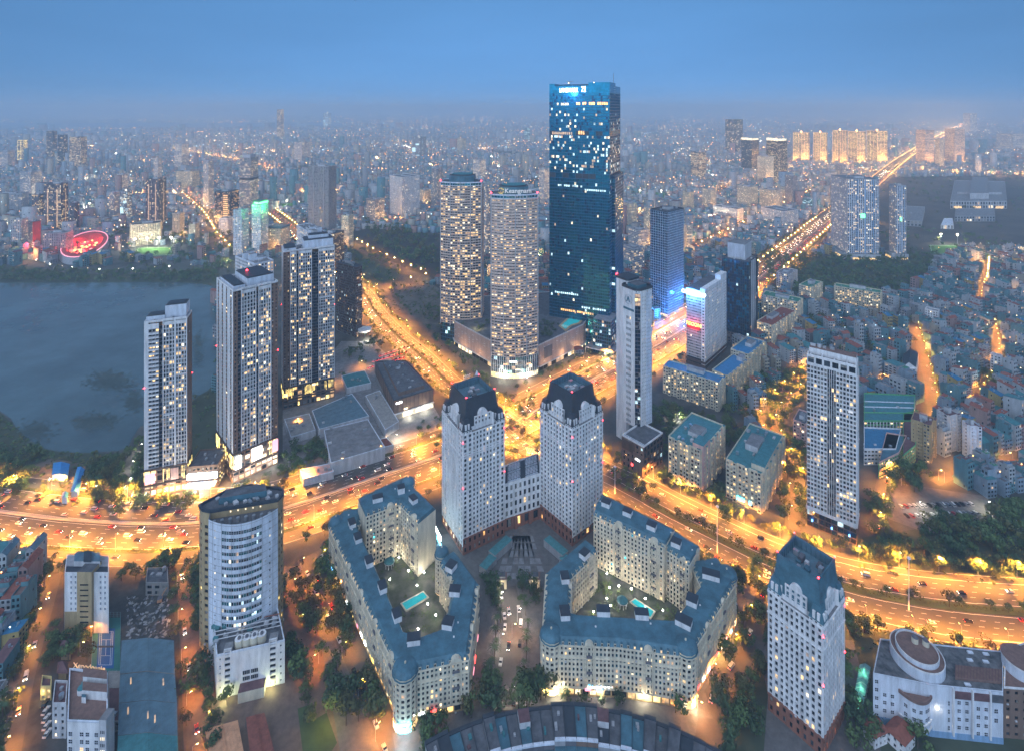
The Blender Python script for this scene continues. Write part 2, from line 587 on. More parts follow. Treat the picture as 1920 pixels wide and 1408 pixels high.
def gear(B, poly, z, n=6, plant=True, rng=R, big=.3):
    c = cen(poly)
    a = math.atan2(poly[1][1] - poly[0][1], poly[1][0] - poly[0][0])
    w = math.hypot(poly[1][0] - poly[0][0], poly[1][1] - poly[0][1])
    l = math.hypot(poly[2][0] - poly[1][0], poly[2][1] - poly[1][1])
    if plant:
        B['plant_room'].box((c[0] + rng.uniform(-.1, .1) * w, c[1] + rng.uniform(-.1, .1) * l), a, w * big, l * big * 1.2, z, z + rng.uniform(3, 5), 'grey_light', 'roof_grey')
    ip = inset(poly, 1.6)
    xs, ys = [q[0] for q in ip], [q[1] for q in ip]
    for _ in range(n * 3):
        if n <= 0:
            break
        q = (rng.uniform(min(xs), max(xs)), rng.uniform(min(ys), max(ys)))
        if not pip(q, ip):
            continue
        n -= 1
        k = rng.random()
        if k < .3:
            B['water_tank'].cyl(q, 1.1, z + .6, z + 2.8, 'steel_tank', 10)
        else:
            B['roof_gear'].box(q, a, rng.uniform(1.2, 3.5), rng.uniform(1, 2.2), z + .01 * rng.random(), z + rng.uniform(.8, 2), rng.choice(('grey_light', 'metal', 'grey')))

def beacon(B, x, y, z, r=.9):
    b = B['warning_light']
    b.cyl((x, y), .25, z, z + .8, 'grey_dark', 6)
    b.dome((x, y), r, z + .8, r * 1.3, 'beacon', 8, 3)

def tower(name, label, cat, poly, z1, z0=0.0, roof='roof_grey', par=1.2, ng=6, group=None, take=True, plant=True, edges=None, done=False, pmat=None, **st):
    poly = ccw(poly)
    B = Bd(name, label, cat, cen(poly), group)
    if take:
        FOOT.append(inset(poly, -3))
    for i in range(len(poly)):
        kw = dict(st)
        if edges and i in edges:
            kw.update(edges[i])
        fac(B, poly[i], poly[(i + 1) % len(poly)], z0, z1, **kw)
    B['roof'].face([(*p, z1) for p in poly], roof)
    if par:
        parapet(B, poly, z1, par, pmat or st.get('wm', 'white'))
    gear(B, poly, z1, ng, plant)
    if done:
        B.done()
    return B

def text(name, s, size, loc, rot, m, parent=None, org=(0, 0, 0), ext=.15, align='CENTER'):
    cu = bpy.data.curves.new(name, 'FONT')
    cu.body = s
    cu.size = size
    cu.extrude = ext
    cu.align_x, cu.align_y = align, 'CENTER'
    cu.materials.append(M[m])
    o = bpy.data.objects.new(name, cu)
    COL.objects.link(o)
    bpy.context.view_layer.update()
    me = bpy.data.meshes.new_from_object(o.evaluated_get(bpy.context.evaluated_depsgraph_get()))
    bpy.data.objects.remove(o)
    o = bpy.data.objects.new(name, me)
    COL.objects.link(o)
    o.rotation_euler = rot
    o.location = tuple(loc[i] - org[i] for i in range(3))
    o.parent = parent
    return o

LIGHTS = {}
def lamp(loc, e, col=(1, .5, .14), r=.4, parent=None, down=False):
    k = (e, col, r, down)
    if k not in LIGHTS:
        l = bpy.data.lights.new('bulb', 'SPOT' if down else 'POINT')
        if down:
            l.spot_size, l.spot_blend = math.radians(152), .35
        l.energy, l.color, l.shadow_soft_size = e, col, r
        LIGHTS[k] = l
    o = bpy.data.objects.new('bulb', LIGHTS[k])
    COL.objects.link(o)
    o.location = loc
    o.parent = parent
    return o

# ------------------------------------------------------------------ the setting: ground, water, fields, roads
def plane(name, pts, z, m, kind='structure'):
    mb = MB()
    pts = ccw(pts)
    mb.face([(*p, z) for p in pts], m)
    return mb.build(name, kind=kind)

mat('ground_mix', (.06, .065, .065), .95, var=.5, sc=.03, var2=(.11, .11, .105))
plane('ground', [(-45000, -400), (45000, -400), (45000, 45000), (-45000, 45000)], 0, 'ground_mix')
mat('water', (.05, .075, .08), .2, var=.0, sc=.011, bump=.03, spec=.6, var2=(.11, .17, .185))
mat('pond_weed', (.05, .075, .07), .6, var=.25, sc=.05)
mat('mud', (.032, .034, .03), .9, var=.4, sc=.03)
LAKE = PG([(-420, 540), (-100, 532), (130, 531), (392, 535), (403, 600), (407, 640), (404, 715), (372, 742), (330, 780), (262, 800), (240, 838), (200, 846), (140, 848), (75, 838), (30, 800), (0, 770), (-120, 740), (-420, 720)])
plane('lake', smooth(LAKE + LAKE[:1], 25)[:-1], .06, 'water')
FARLAKE = PG([(-400, 231), (650, 231), (640, 241), (-420, 243)])
plane('far_lake', FARLAKE, .5, 'water')
KEEP = [LAKE, FARLAKE, PG([(-420, 500), (60, 500), (415, 500), (415, 560), (-420, 560)])]                      # no scattered houses here

def field(name, px, m, z=.04, keep=True):
    p = PG(px)
    if keep:
        KEEP.append(p)
    return plane(name, p, z, m)

mat('scrub', (.05, .065, .04), .95, var=.4, sc=.03)
mat('park_earth', (.075, .065, .055), .95, var=.4, sc=.012)
mat('garden', (.05, .08, .035), .9, var=.4, sc=.13, var2=(.14, .13, .12))
mat('bare', (.12, .105, .09), .95, var=.4, sc=.05)
mat('yard_ground', (.05, .05, .048), .95, var=.5, sc=.12, var2=(.09, .085, .08))
field('shore_field', [(-400, 505), (60, 500), (110, 512), (200, 516), (330, 510), (410, 505), (412, 535), (130, 531), (-400, 533)], 'scrub')
field('west_field', [(-300, 780), (0, 772), (75, 842), (200, 850), (232, 850), (226, 945), (0, 935), (-300, 930)], 'scrub')
field('yard', [(45, 880), (95, 858), (160, 870), (170, 925), (60, 925)], 'bare', .05)
field('lake_east_field', [(407, 600), (412, 640), (410, 900), (345, 900), (345, 770)], 'scrub', .045)
field('dark_park', [(1420, 470), (1480, 482), (1660, 478), (1765, 480), (1740, 520), (1690, 560), (1440, 555)], 'scrub')
field('great_park', [(1690, 332), (1960, 330), (1960, 478), (1650, 478), (1640, 345)], 'park_earth')
field('empty_plot', [(702, 545), (745, 528), (800, 528), (830, 545), (830, 610), (770, 605), (715, 575)], 'bare')
field('grass_plot', [(640, 465), (690, 466), (755, 508), (745, 528), (690, 535), (655, 500)], 'scrub')
field('city_verge', [(835, 440), (690, 430), (640, 440), (760, 505), (800, 515), (840, 545)], 'mud', .03)
field('showroom_yard', [(530, 770), (640, 640), (700, 640), (800, 740), (830, 790), (830, 830), (760, 870), (560, 900), (530, 860)], 'roof_grey', .05)
field('plaza', [(900, 1035), (1010, 975), (1100, 1035), (1010, 1108), (905, 1108)], 'paving', .05)
field('hotel_yard', [(-60, 1080), (330, 1060), (345, 1420), (-60, 1420)], 'yard_ground', .03, False)
field('office_yard', [(335, 1070), (575, 1060), (640, 1420), (345, 1420)], 'paving_red', .035, False)
field('manor_ground', [(560, 1050), (840, 1000), (1130, 930), (1400, 1080), (1440, 1140), (1360, 1440), (640, 1440)], 'paving', .03)
field('villa_ground', [(1400, 1180), (2100, 1190), (2100, 1440), (1350, 1440)], 'scrub', .032)
field('tower_forecourt', [(1415, 1190), (1440, 1300), (1430, 1440), (1660, 1440), (1600, 1200)], 'paving', .05)
field('car_park', [(1650, 900), (1850, 930), (1880, 980), (1740, 1000), (1660, 970)], 'paving', .05)
field('wood_ground', [(1600, 1010), (1760, 985), (1990, 900), (2000, 1110), (1620, 1075)], 'scrub', .045)
field('south_quarter_ground', [(-60, 1040), (90, 1080), (60, 1240), (20, 1420), (-80, 1420)], 'roof_dark', .034, False)

ROADS = {}
def strip(name, line, a, b, z, m, kind='structure'):
    l, r = offs(line, a), offs(line, b)
    mb = MB()
    n = len(line)
    mb.v = [(*p, z) for p in l] + [(*p, z) for p in r]
    mb.f = [(i, n + i, n + i + 1, i + 1) for i in range(n - 1)]
    mb.mi = [mb.k(m)] * (n - 1)
    return mb.build(name, kind=kind)

def road(key, name, px, hw, m='asphalt', z=.1, step=14):
    ln = smooth(PG(px), step)
    ROADS[key] = (ln, hw)
    strip(name, ln, -hw, hw, z, m)
    return ln

HWY = road('hwy', 'ring_road', [(-330, 925), (-160, 940), (0, 960), (130, 975), (300, 983), (450, 972), (560, 945), (700, 897), (830, 853), (950, 800), (1100, 718), (1250, 638), (1422, 523), (1540, 425), (1640, 345), (1700, 296), (1760, 259), (1812, 232), (1835, 224)], 36, 'asphalt', .1, 18)
BLV = road('blv', 'boulevard', [(960, 800), (1010, 838), (1150, 905), (1250, 960), (1340, 1005), (1450, 1056), (1600, 1104), (1750, 1132), (1920, 1148), (2150, 1160)], 25, 'asphalt', .115)
R2 = road('r2', 'avenue', [(960, 800), (915, 766), (847, 722), (790, 668), (740, 625), (700, 580), (682, 550), (640, 515), (580, 465), (545, 430), (505, 398)], 14.5, 'asphalt', .13)
R2B = road('r2b', 'side_road', [(690, 548), (740, 533), (790, 523), (757, 507), (700, 480), (662, 458)], 10, 'asphalt', .145)
R3 = road('r3', 'canal_road', [(1505, 1000), (1497, 920), (1440, 800), (1470, 752), (1520, 708), (1560, 672)], 9, 'asphalt_side', .12)
R4 = road('r4', 'market_street', [(1640, 1000), (1652, 930), (1672, 868), (1720, 815), (1750, 770), (1742, 715), (1728, 660), (1716, 615)], 5, 'asphalt_side', .12)
R5 = road('r5', 'west_lane', [(105, 1075), (85, 1150), (62, 1230), (45, 1300), (25, 1408), (10, 1480)], 3.2, 'asphalt_side', .12)
R6 = road('r6', 'garden_lane', [(345, 1068), (350, 1180), (364, 1290), (380, 1420)], 3.6, 'paving_red', .12)
R7 = road('r7', 'hotel_lane', [(542, 1080), (562, 1180), (588, 1270), (605, 1340)], 3.6, 'paving_red', .12)
R8 = road('r8', 'shop_street', [(580, 1040), (640, 1160), (695, 1270), (742, 1385), (760, 1450)], 8, 'asphalt_side', .12)
R9 = road('r9', 'palm_street', [(950, 1100), (962, 1170), (952, 1260), (945, 1335)], 6, 'asphalt_side', .13)
R10 = road('r10', 'promenade', [(740, 1400), (860, 1348), (1000, 1322), (1180, 1318), (1330, 1322)], 6, 'paving', .125)
R11 = road('r11', 'corner_street', [(1445, 1090), (1425, 1170), (1385, 1250), (1345, 1310), (1325, 1430)], 6.5, 'asphalt_side', .12)
R12 = road('r12', 'lake_lane', [(240, 965), (236, 915), (246, 870), (272, 835), (300, 820)], 4.5, 'asphalt', .12)
R13 = road('r13', 'far_expressway', [(1450, 316), (1600, 322), (1760, 326), (1920, 330), (2200, 334)], 22, 'asphalt', .12, 30)
R14 = road('r14', 'far_avenue', [(330, 282), (390, 293), (450, 303), (510, 322)], 14, 'asphalt', .12, 30)
R15 = road('r15', 'west_avenue', [(345, 365), (372, 388), (392, 408), (412, 440), (440, 470)], 8, 'asphalt', .12)
R16 = road('r16', 'north_avenue', [(1262, 485), (1350, 440), (1430, 402), (1500, 368), (1570, 340), (1640, 322)], 9, 'asphalt', .12)
R17 = road('r17', 'north_street', [(1320, 378), (1365, 352), (1420, 334), (1480, 318)], 12, 'asphalt', .12, 20)
R20 = road('r20', 'lake_road', [(-100, 478), (60, 494), (110, 507), (210, 514), (330, 508), (420, 500), (470, 490)], 5, 'asphalt', .12)
R23 = road('r23', 'quarter_lane', [(1818, 775), (1840, 735), (1862, 700), (1872, 660), (1864, 610)], 3.4, 'asphalt_side', .12)
R24 = road('r24', 'quarter_lane', [(1836, 570), (1847, 525), (1851, 488)], 3.6, 'asphalt_side', .12)
R25 = road('r25', 'quarter_lane', [(1752, 905), (1800, 884), (1855, 870), (1960, 862)], 4, 'asphalt_side', .12)
R21 = road('r21', 'north_lane', [(1250, 660), (1330, 605), (1400, 560), (1440, 545)], 4, 'asphalt_side', .11)
R22 = road('r22', 'far_bridge_road', [(425, 228), (445, 224), (470, 221)], 20, 'asphalt', .8, 60)

# lane paint, medians and kerbs
lm = MB()
def dashes(line, d, w, on, gap, z, maxd=1500):
    ol = offs(line, d)
    for x, y, h in walk(ol, on + gap):
        if y > maxd:
            continue
        c, s = math.cos(h), math.sin(h)
        lm.q((x - s * -w - 0, y + c * -w, z), (x + c * on - s * -w, y + s * on + c * -w, z), (x + c * on - s * w, y + s * on + c * w, z), (x - s * w, y + c * w, z), 'paint')
for d in (-20.5, -16.8, -13.1, -9.4, -5.7, 5.7, 9.4, 13.1, 16.8, 20.5):
    dashes(HWY, d, .1, 4, 7, .125, 900)
for d in (-22, -2.2, 2.2, 22):
    dashes(HWY, d, .14, 18, .01, .127, 1200)
for d in (-31, 31):
    dashes(HWY, d, .1, 3, 6, .125, 700)
for d in (-16, -12, -8, 8, 12, 16):
    dashes(BLV, d, .1, 3, 5, .14, 600)
for d in (-20, -4, 4, 20):
    dashes(BLV, d, .14, 12, .01, .142, 600)
for d in (-7, -3.5, 3.5, 7, 10.5, -10.5):
    dashes(R2, d, .12, 4, 6, .155, 900)
ix, iy = G(985, 838)
for k in range(9):
    x, y = ix + k * 1.6, iy - k * .4
    lm.q((x, y, .16), (x + .7, y, .16), (x + 2.7, y - 9, .16), (x + 2, y - 9, .16), 'paint')
lm.build('lane_markings', kind='structure')
kb = MB()
def kerb(line, d, w, h=.16, m='kerb', lo=0, hi=1e9):
    a, b = offs(line, d - w / 2), offs(line, d + w / 2)
    for i in range(len(line) - 1):
        if not (lo < line[i][1] < hi):
            continue
        kb.prism(ccw([a[i], b[i], b[i + 1], a[i + 1]]), .05, h, m)
kerb(HWY, 24.2, 2.6, .3, 'grass', 0, 1400); kerb(HWY, -24.2, 2.6, .3, 'grass', 0, 1400); kerb(HWY, 0, 1.6, .9, 'kerb', 0, 3000)
kerb(BLV, 0, 5.5, .3, 'grass', 0, 420); kerb(R2, 0, 1.6, .5, 'grass', 0, 1000)
for ln, d in ((BLV, 25), (BLV, -25), (R2, 14.5), (R2, -14.5), (HWY, 36), (HWY, -36)):
    kerb(ln, d, .5, .2, 'kerb', 0, 900)
kb.build('kerb', kind='structure')

# ------------------------------------------------------------------ the landmark buildings
def P4(*a, **k):
    return quad4(*a, **k)

# the tall blue glass skyscraper
lp = P4(1143, 655, 1030, 1163, th=23)
def skyscraper():
    B = Bd('glass_skyscraper', 'tallest blue glass skyscraper with a glowing white sign on its crown', 'skyscraper', cen(lp))
    FOOT.append(inset(lp, -6))
    z1 = ZT(655, 157)
    rg = random.Random(3)
    n4 = [(lp[i], lp[(i + 1) % 4]) for i in range(4)]
    LANDLIT = ('lit_cool', 'lit_cool', 'lit_white', 'lit_dim')
    secs = ((0, 34, .1, 4.2), (34, 74, .025, 4.2), (74, 150, .012, 4.0), (150, 196, .012, 4.0), (196, 214, .07, 4.0), (221, 270, .15, 3.8), (276, 310, .04, 3.8), (310, z1 - 12, .0, 4.0))
    for a, c in n4:
        for z0, z2, lit, fh in secs:
            fac(B, a, c, z0, z2, fh=fh, bw=2.3, ww=.93, wh=.8, rec=.12, wm='mullion_blue', pm='mullion_blue', lit=lit, ls=LANDLIT, gl=('glass_blue',) * 7 + ('glass_navy',), rng=rg, proud=.06)
        for z0, z2, m in ((214, 221, 'glass_grey'), (270, 276, 'glass_grey')):
            fac(B, a, c, z0, z2, fh=7, bw=9, ww=.95, wh=.9, rec=.3, wm='mullion_blue', lit=0, gl=(m, 'glass_blue'), rng=rg)
    for (f0, f1, z0, h, m) in ((.1, .34, 309.5, 3, 'lit_white'), (.46, .98, 310, 3.4, 'lit_orange'), (.1, .5, 62, 2.2, 'lit_cool'), (.2, .75, 40, 2.4, 'lit_amber'), (.55, .95, 47, 2.2, 'lit_cool'), (.15, .6, 203, 2.4, 'lit_cool'), (.6, .95, 199, 2.2, 'lit_cool'), (.05, .4, 271, 3.4, 'lit_dim'), (.42, .64, 271.5, 4.6, 'lit_amber')):
        A, C = lp[3], lp[0]
        p = lambda t: (A[0] + (C[0] - A[0]) * t, A[1] + (C[1] - A[1]) * t)
        k = int((f1 - f0) * 30)
        for j in range(k):
            t0 = f0 + (f1 - f0) * j / k
            if rg.random() < .85:
                B['lit_band'].ebox(p(t0), p(t0 + (f1 - f0) / k * .7), .05, .22, z0, z0 + h, m)
    # lower, fuller body on the right and the slanted shoulder
    A, C = lp[0], lp[1]
    u = ((C[0] - A[0]), (C[1] - A[1]))
    q = lambda t, d: (A[0] + u[0] * t + (lp[0][0] - lp[3][0]) / 80 * d, A[1] + u[1] * t + (lp[0][1] - lp[3][1]) / 80 * d)
    side = ccw([q(.2, 0), q(.2, 4.2), q(1, 4.2), q(1, 0)])
    for i in range(4):
        fac(B, side[i], side[(i + 1) % 4], 0, 218, fh=4, bw=3.2, ww=.93, wh=.8, rec=.12, wm='mullion_blue', lit=.015, ls=LANDLIT, gl=('glass_blue',) * 5 + ('glass_navy',), rng=rg)
    B['roof'].face([(*p, 218) for p in side], 'roof_dark')
    ip = inset(lp, 1.2)
    B['crown'].prism(lp, z1 - 12, z1 - 2.5, 'glass_blue')
    p = lambda s, t: (lp[3][0] + (lp[0][0] - lp[3][0]) * s + u[0] * t, lp[3][1] + (lp[0][1] - lp[3][1]) * s + u[1] * t)
    B['crown'].prism(ccw([p(0.0, 0), p(.09, 0), p(.09, 1), p(0, 1)]), z1 - 2.5, z1 + .6, 'glass_blue', 'roof_dark')
    B['crown'].prism(ccw([p(.66, -.006), p(1.006, -.006), p(1.006, .5), p(.66, .5)]), z1 - 2.6, z1 + 1.6, 'glass_blue', 'roof_dark')
    B['crown'].prism(ccw([p(.09, .03), p(.66, .03), p(.66, .08), p(.09, .08)]), z1 - 2.5, z1 - .4, 'mullion_blue')
    B['antenna'].bar((*p(.99, .4), z1 + 1), (*p(.99, .4), z1 + 14), .35, 'metal')
    for k in range(4):
        B['antenna'].bar((p(.99, .4)[0] - 2.4, p(.99, .4)[1], z1 - 4 - 3.2 * k), (p(.99, .4)[0] + 2.4, p(.99, .4)[1], z1 - 4 - 3.2 * k), .25, 'metal')
    cx, cy = p(.27, .3)
    B['cleaning_crane'].bar((cx, cy, z1 - 3), (cx, cy, z1 + 4), .5, 'metal')
    B['cleaning_crane'].bar((cx - 4, cy, z1 + 4), (cx + 5, cy, z1 + 4.6), .4, 'metal')
    for s_, t_ in ((.33, 0), (.98, .3), (.75, 0)):
        B['roof_lamp'].dome((*p(s_, t_)[:1], p(s_, t_)[1]), .7, z1 + 1, .9, 'far_white', 8, 2)
    ang = math.atan2(lp[0][1] - lp[3][1], lp[0][0] - lp[3][0])
    nx, ny = math.sin(ang), -math.cos(ang)
    c0 = p(.40, 0)
    t1 = text('sign_lettering', 'LANDMARK', 7.4, (c0[0] - 5.5 * math.cos(ang) + nx * .6, c0[1] - 5.5 * math.sin(ang) + ny * .6, z1 - 8.2), (math.pi / 2, 0, ang), 'sign_white', B.root, B.org, .3)
    c1 = p(.40, 0)
    t2 = text('sign_number', '72', 9.6, (c1[0] + 14.6 * math.cos(ang) + nx * .6, c1[1] + 14.6 * math.sin(ang) + ny * .6, z1 - 7.4), (math.pi / 2, 0, ang), 'sign_white', B.root, B.org, .3)
    t1.scale = t2.scale = (.64, 1.05, 1)
    lamp((c0[0] + nx * 8 - B.org[0], c0[1] + ny * 8 - B.org[1], z1 - 12), 26000, (.15, .5, 1), 4, B.root)
    # entrance block at its foot
    e = P4(1145, 668, 1112, 1160, th=30)
    for i in range(4):
        fac(B, e[i], e[(i + 1) % 4], 0, 42, fh=4.2, bw=3, ww=.9, wh=.75, wm='mullion_blue', lit=.15, ls=OFFICE, gl=('glass_blue', 'glass_navy'), rng=rg)
    B['roof'].face([(*q_, 42) for q_ in e], 'roof_grey')
    cp = P4(1150, 675, 1098, 1172, th=30)
    B['canopy'].prism(cp, 7, 8.2, 'white', 'roof_grey', True)
    for q_ in cp:
        B['canopy'].bar((*q_, 0), (*q_, 7), .35, 'metal')
    lamp((cp[0][0] - 6 - B.org[0], cp[0][1] + 6 - B.org[1], 5), 16000, (1, .75, .35), .6, B.root)
    B.done()
skyscraper()

def rounded(cx, cy, w, d, ang, bulge=.3, n=9):
    """plan with two bowed long sides and rounded ends"""
    pts = []
    for k in range(n):
        t = -1 + 2 * k / (n - 1)
        pts.append((t * w / 2 * (1 - .03 * (1 - abs(t))), -d / 2 - bulge * d * (1 - t * t)))
    for k in range(n):
        t = 1 - 2 * k / (n - 1)
        pts.append((t * w / 2, d / 2 + bulge * d * (1 - t * t)))
    c, s = math.cos(ang), math.sin(ang)
    return ccw([(cx + x * c - y * s, cy + x * s + y * c) for x, y in pts])

def apartment_tower(name_l, xc, yb, yt, wpx, ang, sign=None, base_h=24):
    d0 = F * H / (yb - HZ)
    w = wpx * d0 / F
    cx, cy = (xc - 960) * (d0 + 16) / F, d0 + 16
    poly = rounded(cx, cy, w, 26, ang)
    z1 = ZT(yb, yt)
    B = Bd('apartment_tower', name_l, 'tower', (cx, cy))
    FOOT.append(inset(poly, -4))
    rg = random.Random(int(xc))
    n = len(poly)
    for i in range(n):
        A, C = poly[i], poly[(i + 1) % n]
        end = (i + 1) % 9 == 0
        fac(B, A, C, base_h, z1 - 4, fh=3.35, bw=3.4, ww=.86, wh=.62, rec=.9, wm='pink_stone', pm='grey' if i % 3 else 'pink_stone', lit=.36, ls=WARM, rng=rg, sill=.6, proud=.02)
        fac(B, A, C, 0, base_h, fh=4.8, bw=3.4, ww=.94, wh=.82, rec=.15, wm='mullion_blue', lit=.08, ls=OFFICE, gl=('glass_navy', 'glass_blue', 'glass'), rng=rg)
        fac(B, A, C, z1 - 4, z1, fh=4, bw=3.4, ww=.95, wh=.7, rec=.3, wm='white_blue', lit=.05, ls=OFFICE, gl=('glass_green', 'glass_blue'), rng=rg)
        if seen(A, C) and i < n - 1:
            k = 0
            z = base_h + 3.35
            while z < z1 - 5:
                B['balconies'].ebox(A, C, .02, .95, z - .45, z + .8, 'pink_stone')
                z += 3.35
        # vertical ribs
        if seen(A, C) and i % 2 == 0:
            B['ribs'].ebox(A, (A[0] + (C[0] - A[0]) * .12, A[1] + (C[1] - A[1]) * .12), 0, .95, base_h - 2, z1 + 1, 'grey_light')
    B['roof'].face([(*p, z1) for p in poly], 'roof_dark')
    ins = inset(poly, 2.5)
    cr = [(cx + (p[0] - cx) * .62, cy + (p[1] - cy) * .7) for p in poly]
    B['crown'].prism(cr, z1, z1 + 8.5, 'slate', 'roof_dark')
    cr2 = [(cx + (p[0] - cx) * .5, cy + (p[1] - cy) * .6) for p in poly]
    B['crown'].prism(cr2, z1 + 8.5, z1 + 10, 'slate_dark', 'roof_teal')
    parapet(B, poly, z1, 1.1, 'white_blue')
    for p in (poly[0], poly[8]):
        beacon(B, p[0], p[1], z1 + 1, .9)
    if sign:
        a0 = ang
        nx, ny = math.sin(a0), -math.cos(a0)
        base = (cx + nx * (26 / 2 + 26 * .3) * .72, cy + ny * (26 / 2 + 26 * .3) * .72)
        text('sign_lettering', sign, 7.4, (base[0] + 4 + nx * .8, base[1] + ny * 1.4, z1 + 4.4), (math.pi / 2, 0, a0), 'sign_soft', B.root, B.org, .2)
        B['sign_emblem'].bar((base[0] - 15.5, base[1] + ny * .6, z1 + 4.6), (base[0] - 15.5, base[1] + ny * 1.4, z1 + 4.6), 3.1, 'sign_yellow', 18)
        B['sign_emblem'].bar((base[0] - 14.6, base[1] + ny * 1.2, z1 + 4.6), (base[0] - 14.6, base[1] + ny * 1.6, z1 + 4.6), 1.9, 'lit_orange', 14)
    return B, poly, z1, (cx, cy), d0

B, pl_, z_, c_, d_ = apartment_tower('curved banded apartment tower behind its twin, with no sign on its top', 867, 640, 343, 77, math.radians(-4), None)
B.done()
B, pl_, z_, c_, d_ = apartment_tower('curved banded apartment tower with a lettered emblem sign on its top', 963, 706, 366, 88, math.radians(4), 'Keangnam')
for j, (t, zz, w, m) in enumerate(((.38, 18.6, 8.5, 'sign_white'), (.32, 7.5, 9, 'sign_green'), (.6, 9.5, 6, 'lit_white'), (.75, 14.5, 5, 'lit_orange'), (.3, 15.5, 5, 'lit_orange'))):
    k = int(t * 8)
    A, C = pl_[k], pl_[k + 1]
    L = math.hypot(C[0] - A[0], C[1] - A[1])
    e = min(1.6, w / L)
    B['shop_sign'].ebox(A, (A[0] + (C[0] - A[0]) * e, A[1] + (C[1] - A[1]) * e), .2, .6, zz, zz + 1.3, m)
for k in range(8):
    A, C = pl_[k], pl_[k + 1]
    B['ground_lobby'].ebox(A, C, .1, .4, .6, 5.6, 'lit_gold' if k < 5 else 'lit_white')
    for t in (0, .33, .66):
        B['ribs'].ebox((A[0] + (C[0] - A[0]) * t, A[1] + (C[1] - A[1]) * t), (A[0] + (C[0] - A[0]) * (t + .08), A[1] + (C[1] - A[1]) * (t + .08)), 0, .8, 0, 24, 'grey_light')
for k in (2, 6):
    lamp((pl_[k][0] - B.org[0], pl_[k][1] - 7 - B.org[1], 5), 9000, (1, .85, .6), .5, B.root)
B.done()

# shopping podium between the towers
def podium():
    zt = 30
    Lw = [G(853, 648), G(922, 689)]
    Rw = [G(1011, 697), G(1094, 654)]
    back = [G(1120, 612), G(1040, 585), G(840, 600)]
    poly = ccw([Lw[0], Lw[1], Rw[0], Rw[1]] + back)
    B = Bd('shopping_podium', 'pale stone shopping podium with roof garden and pool between the curved towers', 'podium', cen(poly))
    FOOT.append(inset(poly, -6))
    n = len(poly)
    for i in range(n):
        A, C = poly[i], poly[(i + 1) % n]
        if not seen(A, C):
            B['wall'].q((*A, 0), (*C, 0), (*C, zt), (*A, zt), 'podium_stone')
            continue
        B['wall'].q((*A, 6), (*C, 6), (*C, zt), (*A, zt), 'podium_stone')
        L = math.hypot(C[0] - A[0], C[1] - A[1])
        for k in range(int(L / 7)):
            t0, t1 = k / int(L / 7), (k + .82) / int(L / 7)
            a, c = (A[0] + (C[0] - A[0]) * t0, A[1] + (C[1] - A[1]) * t0), (A[0] + (C[0] - A[0]) * t1, A[1] + (C[1] - A[1]) * t1)
            B['shop_windows'].q((*a, .3), (*c, .3), (*c, 5.4), (*a, 5.4), R.choice(('lit_warm', 'lit_white', 'glass', 'lit_gold', 'lit_dim')))
            for r in range(7):
                if R.random() < .25:
                    zz = 9 + r * 2.8
                    B['facade_fins'].ebox(a, (a[0] + (c[0] - a[0]) * .4, a[1] + (c[1] - a[1]) * .4), .03, .3, zz, zz + .35, 'white')
        B['canopy'].ebox(A, C, -.2, 1.6, 5.6, 6.2, 'grey_light')
        B['panel_joints'].ebox(A, C, .01, .08, 14, 14.2, 'grey'); B['panel_joints'].ebox(A, C, .01, .08, 22, 22.2, 'grey')
    B['roof'].face([(*p, zt) for p in poly], 'roof_dark')
    parapet(B, poly, zt, 1.4, 'grey_light', .6)
    a, c = Rw
    t = lambda k: (a[0] + (c[0] - a[0]) * k, a[1] + (c[1] - a[1]) * k)
    B['screen_panel'].ebox(t(.1), t(.27), .1, .5, 12, 25, 'grey_dark')
    pp = PG([(1052, 612), (1066, 599), (1092, 597), (1084, 606), (1070, 610), (1060, 618)], zt)
    B['pool_deck'].prism(inset(ccw(pp), -3), zt + .02, zt + .5, 'tan')
    B['pool'].face([(*p, zt + .54) for p in ccw(pp)], 'pool')
    for i in range(46):
        q = G(R.choice((R.uniform(858, 918), R.uniform(1012, 1048))), R.uniform(602, 632), zt)
        if pip(q, inset(poly, 3)):
            r = R.uniform(1.5, 3)
            for k in range(26):
                x, y, z = q[0] + R.gauss(0, r * .5), q[1] + R.gauss(0, r * .5), zt + 1 + abs(R.gauss(0, r * .5))
                d = R.uniform(.5, .9)
                B['roof_garden'].q((x - d, y, z), (x, y - d, z + d * .5), (x + d, y, z), (x, y + d, z + d * .4), R.choice(('leaf', 'leaf_dark')))
    g = G(897, 612, zt + 3)
    lamp((g[0] - B.org[0], g[1] - B.org[1], zt + 3), 3500, (1, .8, .3), .4, B.root)
    for px, py in ((862, 660), (890, 678), (915, 694), (1030, 694), (1060, 676), (1088, 662)):  # unseen warm lamps added along the foot to light the wall
        gx, gy = G(px, py)
        lamp((gx - B.org[0], gy - 3 - B.org[1], 7), 2600, (1, .6, .28), .6, B.root)
    B.done()
SMALL.add('roof_garden')
podium()

